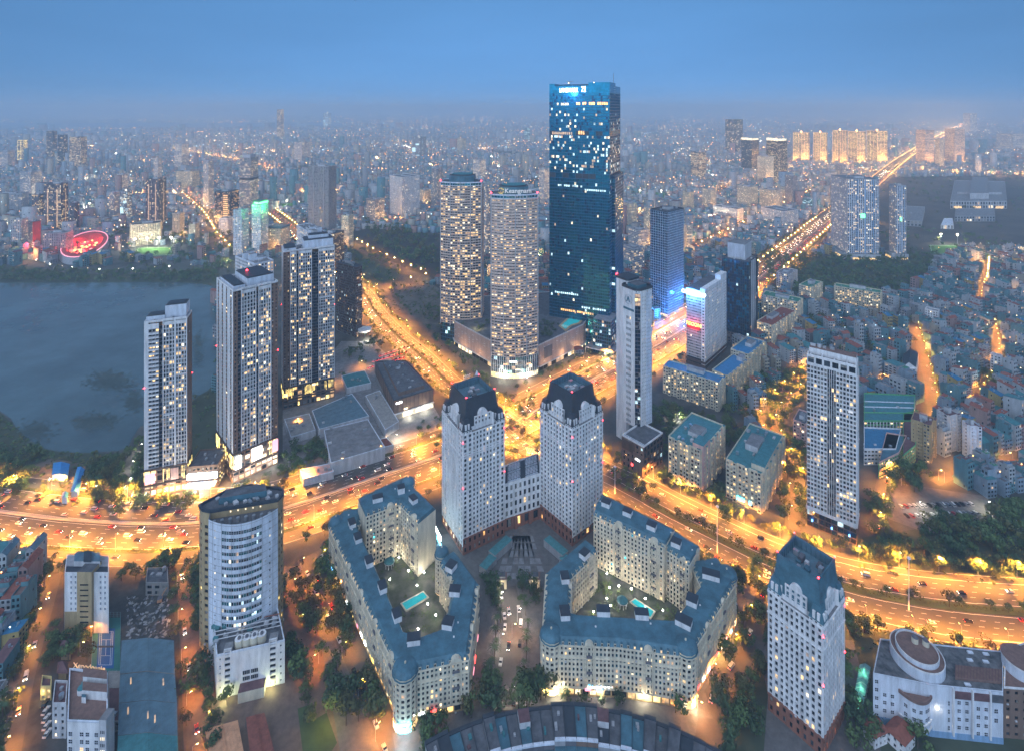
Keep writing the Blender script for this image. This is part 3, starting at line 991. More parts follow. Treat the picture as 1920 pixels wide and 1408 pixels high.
# slender white tower with a round emblem, dark central slot and a square podium
def slender():
    B = Bd('slender_tower', 'slender white tower with a round emblem and a dark glass slot down its corner', 'tower', G(1194, 866))
    z1 = ZT(856, 547)
    yb = 856
    q = P4(1196, yb, 1164, 1225, th=55)
    FOOT.append(inset(q, -8))
    P, Rr, Bk, L = q
    # chamfer the near corner into a slot
    def on(a, b, m):
        l = math.hypot(b[0] - a[0], b[1] - a[1])
        return (a[0] + (b[0] - a[0]) * m / l, a[1] + (b[1] - a[1]) * m / l)
    c1, c2 = on(P, L, 3.4), on(P, Rr, 3.4)
    l1, r1 = on(L, P, 2), on(Rr, P, 2)
    l2, r2 = on(L, Bk, 4), on(Rr, Bk, 4)
    poly = ccw([c1, c2, r1, r2, Bk, l2, l1])
    rg = random.Random(5)
    faces = [(c1, c2, 'slot'), (c2, r1, 'r'), (r1, r2, 'c'), (r2, Bk, 'b'), (Bk, l2, 'b'), (l2, l1, 'c'), (l1, c1, 'l')]
    z0 = 24
    for A, C, k in faces:
        if k == 'slot':
            fac(B, A, C, z0, z1 - 14, fh=3.4, bw=2.2, ww=.95, wh=.85, rec=.6, wm='grey_dark', lit=.12, ls=('lit_cool', 'lit_warm', 'lit_dim'), gl=('glass', 'glass_navy'), rng=rg)
            fac(B, A, C, z1 - 14, z1 - 3, fh=3.4, bw=2.2, ww=.9, wh=.8, rec=.4, wm='grey_dark', lit=.8, ls=('lit_gold', 'lit_dim'), rng=rg)
            fac(B, A, C, z1 - 3, z1, fh=3, bw=3, ww=.4, wh=.3, wm='white', lit=0, rng=rg)
        elif k == 'l':
            L_ = math.hypot(C[0] - A[0], C[1] - A[1])
            m1, m2 = on(A, C, L_ * .3), on(A, C, L_ * .68)
            fac(B, m1, m2, z0, z1 - 24, fh=5.1, bw=1.6, ww=.72, wh=.5, rec=.4, wm='white', lit=.06, gl=('glass', 'glass_grey'), rng=rg)
            for a_, b_ in ((A, m1), (m2, C)):
                B['wall'].q((*a_, z0), (*b_, z0), (*b_, z1), (*a_, z1), 'white')
            B['wall'].q((*m1, z1 - 24), (*m2, z1 - 24), (*m2, z1), (*m1, z1), 'white')
            ang = math.atan2(C[1] - A[1], C[0] - A[0])
            nx, ny = math.sin(ang), -math.cos(ang)
            mx, my = (A[0] + C[0]) / 2, (A[1] + C[1]) / 2
            B['emblem'].bar((mx, my, z1 - 10), (mx + nx * .35, my + ny * .35, z1 - 10), 4.2, 'slate', 24)
            B['emblem'].bar((mx, my, z1 - 10), (mx + nx * .5, my + ny * .5, z1 - 10), 3.3, 'white_blue', 24)
            B['emblem'].bar((mx - math.cos(ang) * 1.6 + nx * .6, my - math.sin(ang) * 1.6 + ny * .6, z1 - 12), (mx + nx * .6, my + ny * .6, z1 - 7.6), .5, 'slate')
            B['emblem'].bar((mx + math.cos(ang) * 1.6 + nx * .6, my + math.sin(ang) * 1.6 + ny * .6, z1 - 12), (mx + nx * .6, my + ny * .6, z1 - 7.6), .5, 'slate')
            B['emblem'].ebox(on(A, C, L_ * .1), on(A, C, L_ * .92), .02, .3, z1 - 19.5, z1 - 17.6, 'slate')
        elif k == 'r':
            L_ = math.hypot(C[0] - A[0], C[1] - A[1])
            m1 = on(A, C, L_ * .12)
            m2 = on(A, C, L_ * .5)
            B['wall'].q((*A, z0), (*m1, z0), (*m1, z1), (*A, z1), 'white')
            fac(B, m1, m2, z0, z1 - 5, fh=3.4, bw=2, ww=.35, wh=.4, rec=.3, wm='white', lit=.06, rng=rg)
            B['wall'].q((*m1, z1 - 5), (*m2, z1 - 5), (*m2, z1), (*m1, z1), 'white')
            fac(B, m2, C, z0, z1, fh=3.4, bw=2.4, ww=.3, wh=.42, rec=.3, wm='white_blue', lit=.03, rng=rg)
        elif k == 'c':
            fac(B, A, C, z0, z1 + 1, fh=3.4, bw=2.4, ww=.8, wh=.7, rec=.5, wm='brown', lit=.04, gl=('glass', 'glass_navy'), rng=rg)
        else:
            B['wall'].q((*A, z0), (*C, z0), (*C, z1), (*A, z1), 'white')
    for i, a in enumerate(poly):
        b = poly[(i + 1) % len(poly)]
        B['crown'].ebox(a, b, -.1, .7, z1 - .2, z1 + 1.6, 'slate_dark')
    B['roof'].face([(*p, z1) for p in poly], 'slate_dark')
    B['crown'].prism(inset(poly, 4), z1, z1 + 3, 'slate', 'roof_dark')
    bz = [(p[0] - 5.5, p[1] + 15) for p in inset(poly, 2.5)]
    B['rear_wing'].prism(bz, 0, z1 + 3, 'white', 'roof_dark')
    B['rear_wing'].prism(inset(bz, -.5), z1 + 3, z1 + 5, 'slate_dark')
    for p in (bz[-1], bz[-2], poly[5]):
        beacon(B, p[0], p[1], z1 * .55 if p is poly[5] else z1 + 5, .6)
    # podium
    pq = P4(1207, 896, 1166, 1243, th=48)
    FOOT.append(inset(pq, -3))
    zp = 25
    for i in range(4):
        A, C = pq[i], pq[(i + 1) % 4]
        fac(B, A, C, 0, zp, fh=5, bw=4.5, ww=.5 if i == 3 else .8, wh=.6 if i == 3 else .75, rec=.8, wm='brown' if i == 3 else 'brown_dark', lit=.12, ls=('lit_dim', 'lit_amber', 'lit_cool'), gl=('glass', 'glass_navy'), rng=rg)
    B['podium_roof'].face([(*p, zp) for p in pq], 'roof_dark')
    parapet(B, pq, zp, 1.2, 'white', .8)
    for k in range(7):
        t = (k + .5) / 7
        a = (pq[0][0] + (pq[3][0] - pq[0][0]) * t, pq[0][1] + (pq[3][1] - pq[0][1]) * t)
        B['roof_fins'].box((a[0] + 1.6, a[1] + 1.2), math.radians(-48), 2.6, .5, zp + .05, zp + 1.6, 'white_blue')
    A, C = pq[3], pq[0]
    p = lambda t: (A[0] + (C[0] - A[0]) * t, A[1] + (C[1] - A[1]) * t)
    B['podium_frame'].ebox(p(.02), p(.6), .1, .8, 16, 24, 'brown_dark'); B['podium_frame'].ebox(p(.55), p(.98), .1, .9, 1, 18, 'brown')
    B['shop_sign'].ebox(p(.66), p(.86), .95, 1.2, 12.5, 13.7, 'sign_white')
    B['shop_sign'].ebox(p(.45), p(.6), .3, .6, 5, 7, 'sign_red')
    B.done()
slender()

# white tower under blue light with two lit signs
def lit_tower():
    q = P4(1322, 692, 1287, 1362, th=42)
    B = Bd('white_tower', 'white office tower washed in blue light with a red lit word sign', 'tower', cen(q))
    FOOT.append(inset(q, -4))
    z1 = ZT(692, 548)
    rg = random.Random(8)
    P, Rr, Bk, L = q
    on = lambda a, b, t: (a[0] + (b[0] - a[0]) * t, a[1] + (b[1] - a[1]) * t)
    m = on(L, P, .8)
    fac(B, L, m, 10, z1 - 8, fh=3.3, bw=1.7, ww=.97, wh=.5, rec=.1, wm='grey_light', lit=.015, gl=('glass_grey', 'glass_curtain', 'glass_curtain'), rng=rg)
    fac(B, m, P, 4, z1 - 4, fh=3.6, bw=5, ww=.5, wh=.5, rec=.6, wm='white', lit=.02, rng=rg)
    B['wall'].q((*L, z1 - 8), (*m, z1 - 8), (*m, z1), (*L, z1), 'white')
    B['wall'].q((*m, z1 - 4), (*P, z1 - 4), (*P, z1), (*m, z1), 'white')
    m2, m3 = on(P, Rr, .72), on(P, Rr, .86)
    fac(B, P, m2, 0, z1, fh=3.6, bw=4.2, ww=.4, wh=.45, rec=.3, wm='white', lit=.2, ls=('lit_white', 'lit_dim'), rng=rg)
    fac(B, m2, m3, 0, z1 + 4, fh=3.6, bw=4, ww=.5, wh=.5, rec=.8, wm='white', lit=.02, rng=rg)
    fac(B, m3, Rr, 0, z1 + 8, fh=3.6, bw=4, ww=.5, wh=.5, rec=.4, wm='white', lit=.02, rng=rg)
    for a, b in ((Rr, Bk), (Bk, L)):
        B['wall'].q((*a, 0), (*b, 0), (*b, z1), (*a, z1), 'white')
    B['wall'].ebox(P, m2, -6, -.02, z1, z1 + 3, 'white'); B['wall'].ebox(m2, Rr, -7, -.02, z1, z1 + 8.5, 'white')
    B['roof'].face([(*p, z1) for p in q], 'roof_dark')
    B['base'].prism(inset(q, -.6), 0, 3.5, 'brown_dark'); B['base'].prism(inset(q, -.5), 5, 8, 'brown_dark'); B['wall'].prism(inset(q, .3), 3.5, 10, 'glass', 'roof_dark')
    ang = math.atan2(P[1] - L[1], P[0] - L[0])
    nx, ny = math.sin(ang), -math.cos(ang)
    c = on(L, P, .4)
    text('sign_lettering', 'FECON', 5.6, (c[0] + nx * .5, c[1] + ny * .5, ZT(692, 613) - 1), (math.pi / 2, 0, ang), 'sign_yellow', B.root, B.org, .25)
    B['sign_board'].ebox(on(L, P, .04), on(L, P, .76), .05, .3, ZT(692, 618) - 3.4, ZT(692, 618) + 4.6, 'red_paint')  # red board paints in the red glow behind the word
    text('sign_lettering', 'CEO GROUP', 5.2, (c[0] + nx * .5, c[1] + ny * .5, z1 - 4.6), (math.pi / 2, 0, ang), 'sign_white', B.root, B.org, .25)
    lamp((c[0] + nx * 5 - B.org[0], c[1] + ny * 5 - B.org[1], z1 - 6), 14000, (.1, .4, 1), 2, B.root)
    lamp((c[0] + nx * 4.5 - B.org[0], c[1] + ny * 4.5 - B.org[1], ZT(692, 613) - 1), 6000, (1, .05, .12), 1.5, B.root)
    c2 = on(L, P, .2)
    lamp((c2[0] + nx * 8 - 6 - B.org[0], c2[1] + ny * 8 + 4 - B.org[1], z1 + 3), 60000, (.08, .35, 1), 3, B.root)
    B.done()
lit_tower()

q = P4(1404, 652, 1353, 1421, th=40)
B = tower('glass_tower', 'dark glass office tower right behind the white tower with red sign', 'tower', q, ZT(652, 493), roof='roof_dark', wm='slate_dark', bw=2.6, ww=.85, wh=.88, rec=.15, lit=.015, ls=('lit_amber', 'lit_cool'), gl=('glass', 'glass_navy', 'glass_blue'), fh=3.6, z0=14, plant=False, ng=4)
for i in range(4):
    fac(B, q[i], q[(i + 1) % 4], 0, 14, fh=3.6, bw=4, ww=.6, wh=.55, rec=.5, wm='brown', lit=.1, ls=('lit_amber', 'lit_dim'))
B['plant_room'].prism(inset([(p[0] + 1, p[1] + 3) for p in q], 6), ZT(652, 493), ZT(652, 464), 'grey_light', 'roof_grey')
on = lambda a, b, t: (a[0] + (b[0] - a[0]) * t, a[1] + (b[1] - a[1]) * t)
for t in (.25, .42, .6):
    B['ribs'].ebox(on(q[0], q[1], t), on(q[0], q[1], t + .08), 0, .6, 10, ZT(652, 493), 'grey_light')
B.done()

q = P4(1252, 596, 1219, 1282, th=48)
B = tower('lattice_tower', 'dark blue office tower with a white lattice of fine lines, lit blue', 'tower', q, ZT(596, 399), roof='roof_dark', wm='white_blue', bw=3, ww=.86, wh=.88, rec=.25, lit=.0, gl=('glass_navy', 'glass_blue'), fh=3.7, pmat='slate_dark')
for px, py, z in ((1235, 606, 10), (1275, 606, 10), (1288, 590, 26)):
    g = G(px, py)
    lamp((g[0] - B.org[0], g[1] - B.org[1], z), 45000, (.06, .3, 1), 2, B.root)
B['ground_lobby'].ebox(q[3], q[0], .1, .5, 1, 4, 'lit_warm')
B.done()

# white apartment tower on the right
def right_tower():
    q = P4(1606, 1022, 1513, 1625, th=37, dr=15)
    B = Bd('apartment_tower', 'white gridded apartment tower with many warm lit windows by the boulevard', 'tower', cen(q))
    FOOT.append(inset(q, -4))
    rg = random.Random(12)
    P, Rr, Bk, L = q
    on = lambda a, b, t: (a[0] + (b[0] - a[0]) * t, a[1] + (b[1] - a[1]) * t)
    z0, z1 = 14, ZT(1022, 706)
    k = dict(fh=3.15, rng=rg, gl=('glass', 'glass', 'glass_grey', 'glass_curtain'), wm='white', proud=.5)
    fac(B, L, on(L, P, .075), z0, z1, bw=1.6, ww=.85, wh=.72, lit=.04, rec=.3, **k)
    fac(B, on(L, P, .075), on(L, P, .42), z0, z1, bw=2.1, ww=.74, wh=.66, lit=.1, rec=.6, **k)
    k2 = dict(k); k2['wm'] = 'grey_dark'
    fac(B, on(L, P, .42), on(L, P, .6), z0, z1, bw=1.5, ww=.8, wh=.8, lit=.05, rec=.5, pm='white', **k2)
    fac(B, on(L, P, .6), P, z0, z1, bw=2.1, ww=.74, wh=.66, lit=.12, rec=.6, **k)
    fac(B, P, on(P, Rr, .5), z0, z1, bw=2.6, ww=.4, wh=.5, lit=.1, rec=.4, **k)
    fac(B, on(P, Rr, .5), Rr, z0, z1, bw=2.6, ww=.4, wh=.5, lit=.12, rec=.4, **k)
    for a, b in ((Rr, Bk), (Bk, L)):
        B['wall'].q((*a, z0), (*b, z0), (*b, z1), (*a, z1), 'white')
    for i in range(4):
        fac(B, q[i], q[(i + 1) % 4], z1, z1 + 7, fh=6.4, bw=5, ww=.75, wh=.6, rec=.6, wm='white', lit=0, rng=rg, gl=('glass_grey', 'glass'))
        fac(B, q[i], q[(i + 1) % 4], 0, z0 - 2, fh=4, bw=4, ww=.9, wh=.8, rec=.3, wm='brown_dark', lit=.03, ls=('lit_cool',), rng=rg, gl=('glass', 'glass_navy'))
        B['base_band'].ebox(q[i], q[(i + 1) % 4], -.1, .7, z0 - 2, z0, 'white')
    B['roof'].face([(*p, z1 + 6) for p in q], 'roof_grey')
    parapet(B, q, z1 + 7, .5, 'white', .9)
    ip = [on(L, Bk, .35), on(P, Rr, .35), on(P, Rr, .97), on(L, Bk, .97)]
    B['plant_room'].prism(ccw(inset(ccw(ip), .6)), z1 + 6, z1 + 10.5, 'white', 'terrace')
    for t in (.06, .3, .55, .8):
        B['roof_fins'].ebox(on(on(L, P, t), on(Bk, Rr, t), .03), on(on(L, P, t), on(Bk, Rr, t), .36), 0, .5, z1 + 6, z1 + 8, 'white')
    gear(B, [on(L, Bk, .5), on(P, Rr, .5), on(P, Rr, .9), on(L, Bk, .9)], z1 + 10.5, 10, False, rg)
    for t in (.1, .5, .85):
        B['entrance_lamp'].ebox(on(L, P, t), on(L, P, t + .03), .6, 1.4, 5, 6.2, 'sign_blue')
    B['sign_board'].ebox(on(L, P, .84), on(L, P, .93), .7, .9, ZT(1022, 776), ZT(1022, 776) + 1.4, 'sign_soft')
    B.done()
right_tower()

# three slab apartment towers by the lake
def slab_tower(label, xc, yb, yt, xl, xr, th, cols, dl=None, dr=None, base=20, up=None, billboards=()):
    q = P4(xc, yb, xl, xr, th=th, dl=dl, dr=dr)
    B = Bd('apartment_tower', label, 'tower', cen(q))
    FOOT.append(inset(q, -5))
    rg = random.Random(int(xc) + 3)
    P, Rr, Bk, L = q
    z1 = ZT(yb, yt)
    fr = (L, P) if cols['front'] == 'l' else (P, Rr)
    on = lambda a, b, t: (a[0] + (b[0] - a[0]) * t, a[1] + (b[1] - a[1]) * t)
    A, C = fr
    for (t0, t1, kind) in cols['cols']:
        a, c = on(A, C, t0), on(A, C, t1)
        if kind == 'blank':
            B['wall'].q((*a, base), (*c, base), (*c, z1), (*a, z1), 'white')
        elif kind == 'slot':
            fac(B, a, c, base, z1 - 3, fh=3.2, bw=1.8, ww=.95, wh=.85, rec=1.2, wm='grey_dark', lit=.03, rng=rg, gl=('glass', 'glass_navy'))
        elif kind == 'balc':
            fac(B, a, c, base, z1 - 5, fh=3.2, bw=2.6, ww=.8, wh=.66, rec=.9, wm='grey', lit=.12, rng=rg)
            B['wall'].ebox(a, c, -.6, .06, z1 - 5, z1 - 1, 'white')
            z = base + 3.2
            while z < z1 - 6:
                B['balconies'].ebox(a, c, .02, .9, z - .2, z + .8, 'white'); z += 3.2
        elif kind == 'brown':
            fac(B, a, c, base, z1, fh=3.2, bw=3, ww=.3, wh=.5, rec=.3, wm='brown', lit=.06, rng=rg)
        else:
            fac(B, a, c, base, z1 - 3, fh=3.2, bw=2.2, ww=.78, wh=.72, rec=.6, wm='grey_light', pm='white', lit=.22, rng=rg, proud=.25, gl=('glass', 'glass', 'glass_grey', 'glass_curtain'))
            w_ = math.hypot(c[0] - a[0], c[1] - a[1])
            B['white_frame'].ebox(a, on(a, c, .7 / w_), .1, .8, base, z1 + 2, 'white'); B['white_frame'].ebox(on(a, c, 1 - .7 / w_), c, .1, .8, base, z1 + 2, 'white')
            B['white_frame'].ebox(a, c, .12, .82, z1 + .8, z1 + 2.1, 'white'); B['white_frame'].ebox(a, c, -.3, .3, z1 - 3, z1 - .4, 'white')
            zq = base + (z1 - base) * (.35 if kind == 'grid' else .62)
            B['white_frame'].ebox(a, c, .12, .5, zq, zq + .9, 'white')
    for i in range(4):
        a, c = q[i], q[(i + 1) % 4]
        if (a, c) == fr:
            continue
        L_ = math.hypot(c[0] - a[0], c[1] - a[1])
        fac(B, a, c, base, z1, fh=3.2, bw=max(3, L_ / 4), ww=.3, wh=.55, rec=.4, wm='brown' if i in (0, 3) else 'grey_light', lit=.06, rng=rg, pm='white' if i == 3 else None)
    B['roof'].face([(*p, z1) for p in q], 'roof_dark')
    parapet(B, q, z1, 1.5, 'white', .5)
    for (s0, s1, t0, t1, h) in (up or ((.05, .45, .35, .9, 5), (.5, .95, .2, .95, 8))):
        pt = lambda s, t: on(on(L, P, s), on(Bk, Rr, s), t)
        pr = ccw([pt(s0, t0), pt(s1, t0), pt(s1, t1), pt(s0, t1)])
        B['rooftop_block'].prism(pr, z1, z1 + h, 'white_blue', 'roof_dark')
        B['rooftop_block'].prism(inset(pr, 1.2), z1 + h, z1 + h + .8, 'slate_dark')
    gear(B, q, z1, 14, False, rg)
    mx, my = cen(q)
    beacon(B, mx, my, z1 + 8, .8)
    for p in (L, Rr):
        beacon(B, p[0], p[1], base + (z1 - base) * .55, .55)
    # shops and glowing screens at the foot
    for i in range(4):
        a, c = q[i], q[(i + 1) % 4]
        fac(B, a, c, 0, base, fh=5, bw=4.4, ww=.8, wh=.7, rec=.5, wm='brown', lit=.45 if seen(a, c) else 0, ls=('lit_gold', 'lit_warm', 'lit_white', 'lit_dim'), rng=rg)
        if seen(a, c):
            B['base_band'].ebox(a, c, -.1, .9, base - 1.4, base, 'brown_dark'); B['base_band'].ebox(a, c, -.1, 1.2, 8.6, 9.6, 'brown_dark')
            L_ = math.hypot(c[0] - a[0], c[1] - a[1])
            for k in range(int(L_ / 1.3)):
                t = k * 1.3 / L_
                if (int(t * 5) % 2 == 0) and rg.random() < .8:
                    h0 = rg.uniform(9.8, 13)
                    B['light_strips'].ebox(on(a, c, t), on(a, c, t + .35 / L_), .1, .35, h0, base - rg.uniform(1.5, 3), 'lit_gold')
    for (t0, t1, za, zb, m) in billboards:
        B['billboard'].ebox(on(A, C, t0), on(A, C, t1), .9, 1.4, za, zb, m)
        g = on(A, C, (t0 + t1) / 2)
        lamp((g[0] - B.org[0], g[1] - 6 - B.org[1], 6), 3500, (1, .9, .75), .6, B.root)
    B.done()

slab_tower('narrow slab tower standing alone at the lake edge with a red roof beacon', 351, 917, 598, 270, 360, -19,
           dict(front='l', cols=((0, .1, 'blank'), (.1, .34, 'balc'), (.34, .43, 'slot'), (.43, .72, 'grid'), (.72, 1, 'grid2'))), base=22, up=((.02, .45, .2, .8, 4), (.45, .95, .25, .95, 11)),
           billboards=((.03, .26, 11, 19, 'sign_pink'), (.62, .8, 11, 20, 'pink')))
slab_tower('tallest slab tower of the lakeside pair, with glowing screens at its foot', 437, 906, 548, 406, 521, 46,
           dict(front='r', cols=((0, .1, 'brown'), (.1, .17, 'slot'), (.17, .5, 'grid'), (.5, .55, 'slot'), (.55, .84, 'grid2'), (.84, 1, 'brown'))), base=24, up=((.1, .9, .05, .3, 3), (.2, .9, .35, .95, 7)),
           billboards=((.04, .17, 11, 21, 'sign_white'), (.4, .62, 12, 22, 'sign_white'), (.86, .99, 12, 22, 'sign_pink')))
slab_tower('wide slab tower with four white gridded bays and yellow light strips below', 531, 768, 474, 514, 627, 63,
           dict(front='r', cols=((0, .13, 'brown'), (.13, .25, 'grid2'), (.25, .29, 'slot'), (.29, .55, 'grid'), (.55, .68, 'slot'), (.68, 1, 'grid2'))), dl=24, base=22, up=((.1, .9, .02, .25, 3), (.1, .9, .4, .98, 9), (.3, .7, .5, .9, 13)))
# rear wing roofs of the lakeside towers
for (l, xc, yb, yt, xl, xr, th) in (('white stepped rear tower just behind the tallest lakeside slab tower', 478, 800, 497, 441, 513, 40), ('white stepped rear tower behind the wide gridded slab tower', 595, 690, 446, 556, 622, 52)):
    q = P4(xc, yb, xl, xr, th=th)
    B = tower('apartment_tower', l, 'tower', q, ZT(yb, yt), roof='roof_grey', wm='white', bw=3, ww=.6, wh=.6, lit=.18, ng=16, pmat='white_blue')
    for k in range(5):
        c0 = on(on(q[0], q[1], .2 + .13 * k), on(q[3], q[2], .2 + .13 * k), R.uniform(.3, .7))
        B['rooftop_block'].box(c0, math.radians(40 - xc % 17), 7, 5, ZT(yb, yt), ZT(yb, yt) + R.uniform(2, 7), 'white_blue', 'roof_grey')
    B.done()

# entrance mall between the first two lakeside towers
q = P4(408, 912, 352, 412, th=-8, dr=22)
B = tower('shopping_arcade', 'low glowing white arcade between the two lakeside towers', 'arcade', q, 17, roof='roof_dark', wm='brown', lit=.4, ls=('lit_white', 'lit_gold'), ng=5, plant=False, take=True)
B['sign_board'].ebox(q[3], q[0], .2, 1.2, 8, 12.5, 'sign_white')
B['canopy'].ebox(q[3], q[0], .2, 7, 5, 5.6, 'white'); B['ground_lobby'].ebox(on(q[3], q[0], .25), on(q[3], q[0], .75), .2, .6, .3, 4.6, 'sign_white')
g = cen([q[3], q[0]])
lamp((g[0] - B.org[0], g[1] - 9 - B.org[1], 4.4), 15000, (1, .85, .6), .6, B.root)
B.done()

q = P4(667, 634, 630, 679, th=36)
B = tower('office_tower', 'dark brown ribbed office tower behind the wide lakeside slab tower', 'tower', q, ZT(634, 502), roof='slate_dark', wm='grey_dark', pm='brown', bw=2, ww=.7, wh=.7, rec=.4, lit=.05, ls=('lit_cool', 'lit_warm'))
B['canopy'].cyl(G(684, 632), 9, 9, 11, 'white', 16); B['canopy'].bar((*G(684, 632), 0), (*G(684, 632), 9), 1, 'metal')
lamp((G(690, 640)[0] - B.org[0], G(690, 640)[1] - B.org[1], 5), 9000, (1, .9, .7), .5, B.root)
B.done()

# ------------------------------------------------------------------ mansard towers and the perimeter blocks at their feet
on = lambda a, b, t: (a[0] + (b[0] - a[0]) * t, a[1] + (b[1] - a[1]) * t)

def arch(mb, A, C, z, d0, d1, m, n=9, hr=.55):
    """half-round pediment standing on the edge A-C at height z"""
    L = math.hypot(C[0] - A[0], C[1] - A[1])
    nx, ny = (C[1] - A[1]) / L, -(C[0] - A[0]) / L
    f, b = [], []
    for i in range(n):
        a = math.pi * i / (n - 1)
        t, zz = .5 - .5 * math.cos(a), z + math.sin(a) * L * hr
        p = on(A, C, t)
        f.append((p[0] + nx * d1, p[1] + ny * d1, zz))
        b.append((p[0] + nx * d0, p[1] + ny * d0, zz))
    mb.face(f, m)
    for i in range(n - 1):
        mb.q(f[i], f[i + 1], b[i + 1], b[i], m)

def mansard_tower(label, q, zb, zsh, zrim, brick=(), slate='slate_dark', wm='white', lit=.07, bw=3.1, sgn=None, cs=.2, seed=1, mi=(2.6, 5.2)):
    B = Bd('mansard_tower', label, 'tower', cen(q))
    FOOT.append(inset(q, -4))
    rg = random.Random(seed)
    for i in range(4):
        A, C = q[i], q[(i + 1) % 4]
        lo = zb if i in brick else 6
        zm = lo + (zsh - lo) * .8
        for t0, t1, b_, w_, rc in ((0, .22, bw, .52, .45), (.22, .78, bw * .92, .56, .6), (.78, 1, bw, .52, .45)):
            a, c = on(A, C, t0), on(A, C, t1)
            fac(B, a, c, lo, zsh, fh=3.25, bw=b_, ww=w_, wh=.66, rec=rc, wm=wm, lit=lit, rng=rg, proud=.28, gl=('glass', 'glass_grey', 'glass'))
        if i in brick:
            fac(B, A, C, 0, zb, fh=4.4, bw=bw * 1.2, ww=.42, wh=.6, rec=.5, wm='brick', lit=.14, ls=('lit_amber', 'lit_warm'), rng=rg)
            B['cornice'].ebox(A, C, -.1, .7, zb - .5, zb + .4, 'brick')
        else:
            fac(B, A, C, 0, 6, fh=6, bw=bw * 1.4, ww=.6, wh=.6, rec=.5, wm='brick', lit=.5 if seen(A, C) else 0, ls=('lit_warm', 'lit_white'), rng=rg)
        for z in (zm, zsh):
            B['cornice'].ebox(A, C, -.1, .55, z - .35, z + .25, wm)
        # centre bay rising above the shoulder, with a round pediment
        a, c = on(A, C, .27), on(A, C, .73)
        ia, ic = on(a, cen(q), .13), on(c, cen(q), .13)
        up = zsh + (zrim - zsh) * .42
        fac(B, ia, ic, zsh, up, fh=3.25, bw=bw * .9, ww=.5, wh=.62, rec=.4, wm=wm, lit=lit * 1.6, rng=rg, proud=.35)
        for e, d in ((ia, a), (c, ic)):
            B['wall'].q((*e, zsh), (*on(e, cen(q), .25), zsh), (*on(e, cen(q), .25), up), (*e, up), wm)
        e1, e2 = on(ia, ic, .22), on(ia, ic, .78)
        arch(B['pediment'], e1, e2, up, -3, .5, wm)
        B['pediment'].ebox(ia, ic, -.2, .6, up - .3, up + .3, wm)
    for i in range(4):                        # corner turrets with their own slate mansards
        P, A, C = q[i], q[i - 1], q[(i + 1) % 4]
        u, v = on(P, A, cs), on(P, C, cs)
        o = (u[0] + v[0] - P[0], u[1] + v[1] - P[1])
        t = ccw([P, v, o, u])
        h = (zrim - zsh) * .1
        for k in range(4):
            fac(B, t[k], t[(k + 1) % 4], zsh, zsh + h, fh=h, bw=2.4, ww=.5, wh=.5, wm=wm, lit=0, rng=rg)
        t1 = inset(t, 1.3)
        B['turret_roof'].frustum(inset(t, -.25), zsh + h, t1, zsh + h + (zrim - zsh) * .32, slate, slate)
        for k in range(4):
            a, c = t[k], t[(k + 1) % 4]
            if seen(a, c):
                for s0 in (.24, .58):
                    m0, m1 = on(a, c, s0), on(a, c, s0 + .2)
                    B['dormers'].ebox(m0, m1, -1.2, .12, zsh + h + .4, zsh + h + (zrim - zsh) * .2, wm)
                    B['window_panes'].q((*on(m0, m1, .2), 0), (*on(m0, m1, .8), 0), (*on(m0, m1, .8), 0), (*on(m0, m1, .2), 0), 'glass') if False else None
    B['terrace'].face([(*p, zsh + .1) for p in q], 'roof_grey')
    m0, m1 = inset(q, mi[0]), inset(q, mi[1])
    zb0 = zsh + (zrim - zsh) * .12
    B['mansard_roof'].frustum(inset(q, mi[0] - .3), zsh, m0, zb0, wm)
    B['mansard_roof'].frustum(m0, zb0, m1, zrim, slate)
    m2 = inset(q, mi[1] + .5)
    well = zrim - 5
    for i in range(4):
        j = (i + 1) % 4
        B['mansard_roof'].q((*m1[i], zrim), (*m1[j], zrim), (*m2[j], zrim), (*m2[i], zrim), slate)
        B['roof_well'].q((*m2[j], zrim), (*m2[i], zrim), (*m2[i], well), (*m2[j], well), 'roof_metal')
        for k in range(8):
            B['roof_well'].ebox(on(m2[i], m2[j], (k + .45) / 8), on(m2[i], m2[j], (k + .55) / 8), -.35, -.02, well, zrim - .6, 'slate')
    B['roof_well'].face([(*p, well) for p in m2], 'roof_metal')
    w_in = inset(m2, 2)
    for k in range(9):
        c0 = on(on(w_in[0], w_in[1], rg.random()), on(w_in[3], w_in[2], rg.random()), rg.random())
        B['roof_gear'].box(c0, math.atan2(q[1][1] - q[0][1], q[1][0] - q[0][0]), rg.uniform(1.5, 4), rg.uniform(1.5, 3), well + .02 * k, well + rg.uniform(1, 3), rg.choice(('metal', 'slate', 'grey_light', 'roof_dark')))
    for p in m1:
        beacon(B, p[0], p[1], zrim, .45)
    for zf in (.93, .55):
        for p in (q[0], q[1]):
            beacon(B, p[0], p[1] - .4, zsh * zf, .42)
    if sgn:
        a, c = m1[sgn[0]], m1[(sgn[0] + 1) % 4]
        ang = math.atan2(c[1] - a[1], c[0] - a[0])
        m = on(a, c, .45)
        text('sign_lettering', sgn[1], 3.2, (*m, zrim + 2.3), (math.pi / 2, 0, ang), 'white_blue', B.root, B.org, .2)
        B['sign_frame'].ebox(a, c, -.2, .1, zrim + .3, zrim + .6, 'metal')
        e = on(a, c, .08)
        B['sign_emblem'].frustum([(e[0] - 1.5, e[1] - .2), (e[0] + 1.5, e[1] - .2), (e[0] + 1.5, e[1] + .2), (e[0] - 1.5, e[1] + .2)], zrim + 1, [(e[0] - .1, e[1] - .2), (e[0] + .1, e[1] - .2), (e[0] + .1, e[1] + .2), (e[0] - .1, e[1] + .2)], zrim + 4.6, 'white_blue', 'white_blue')
    return B

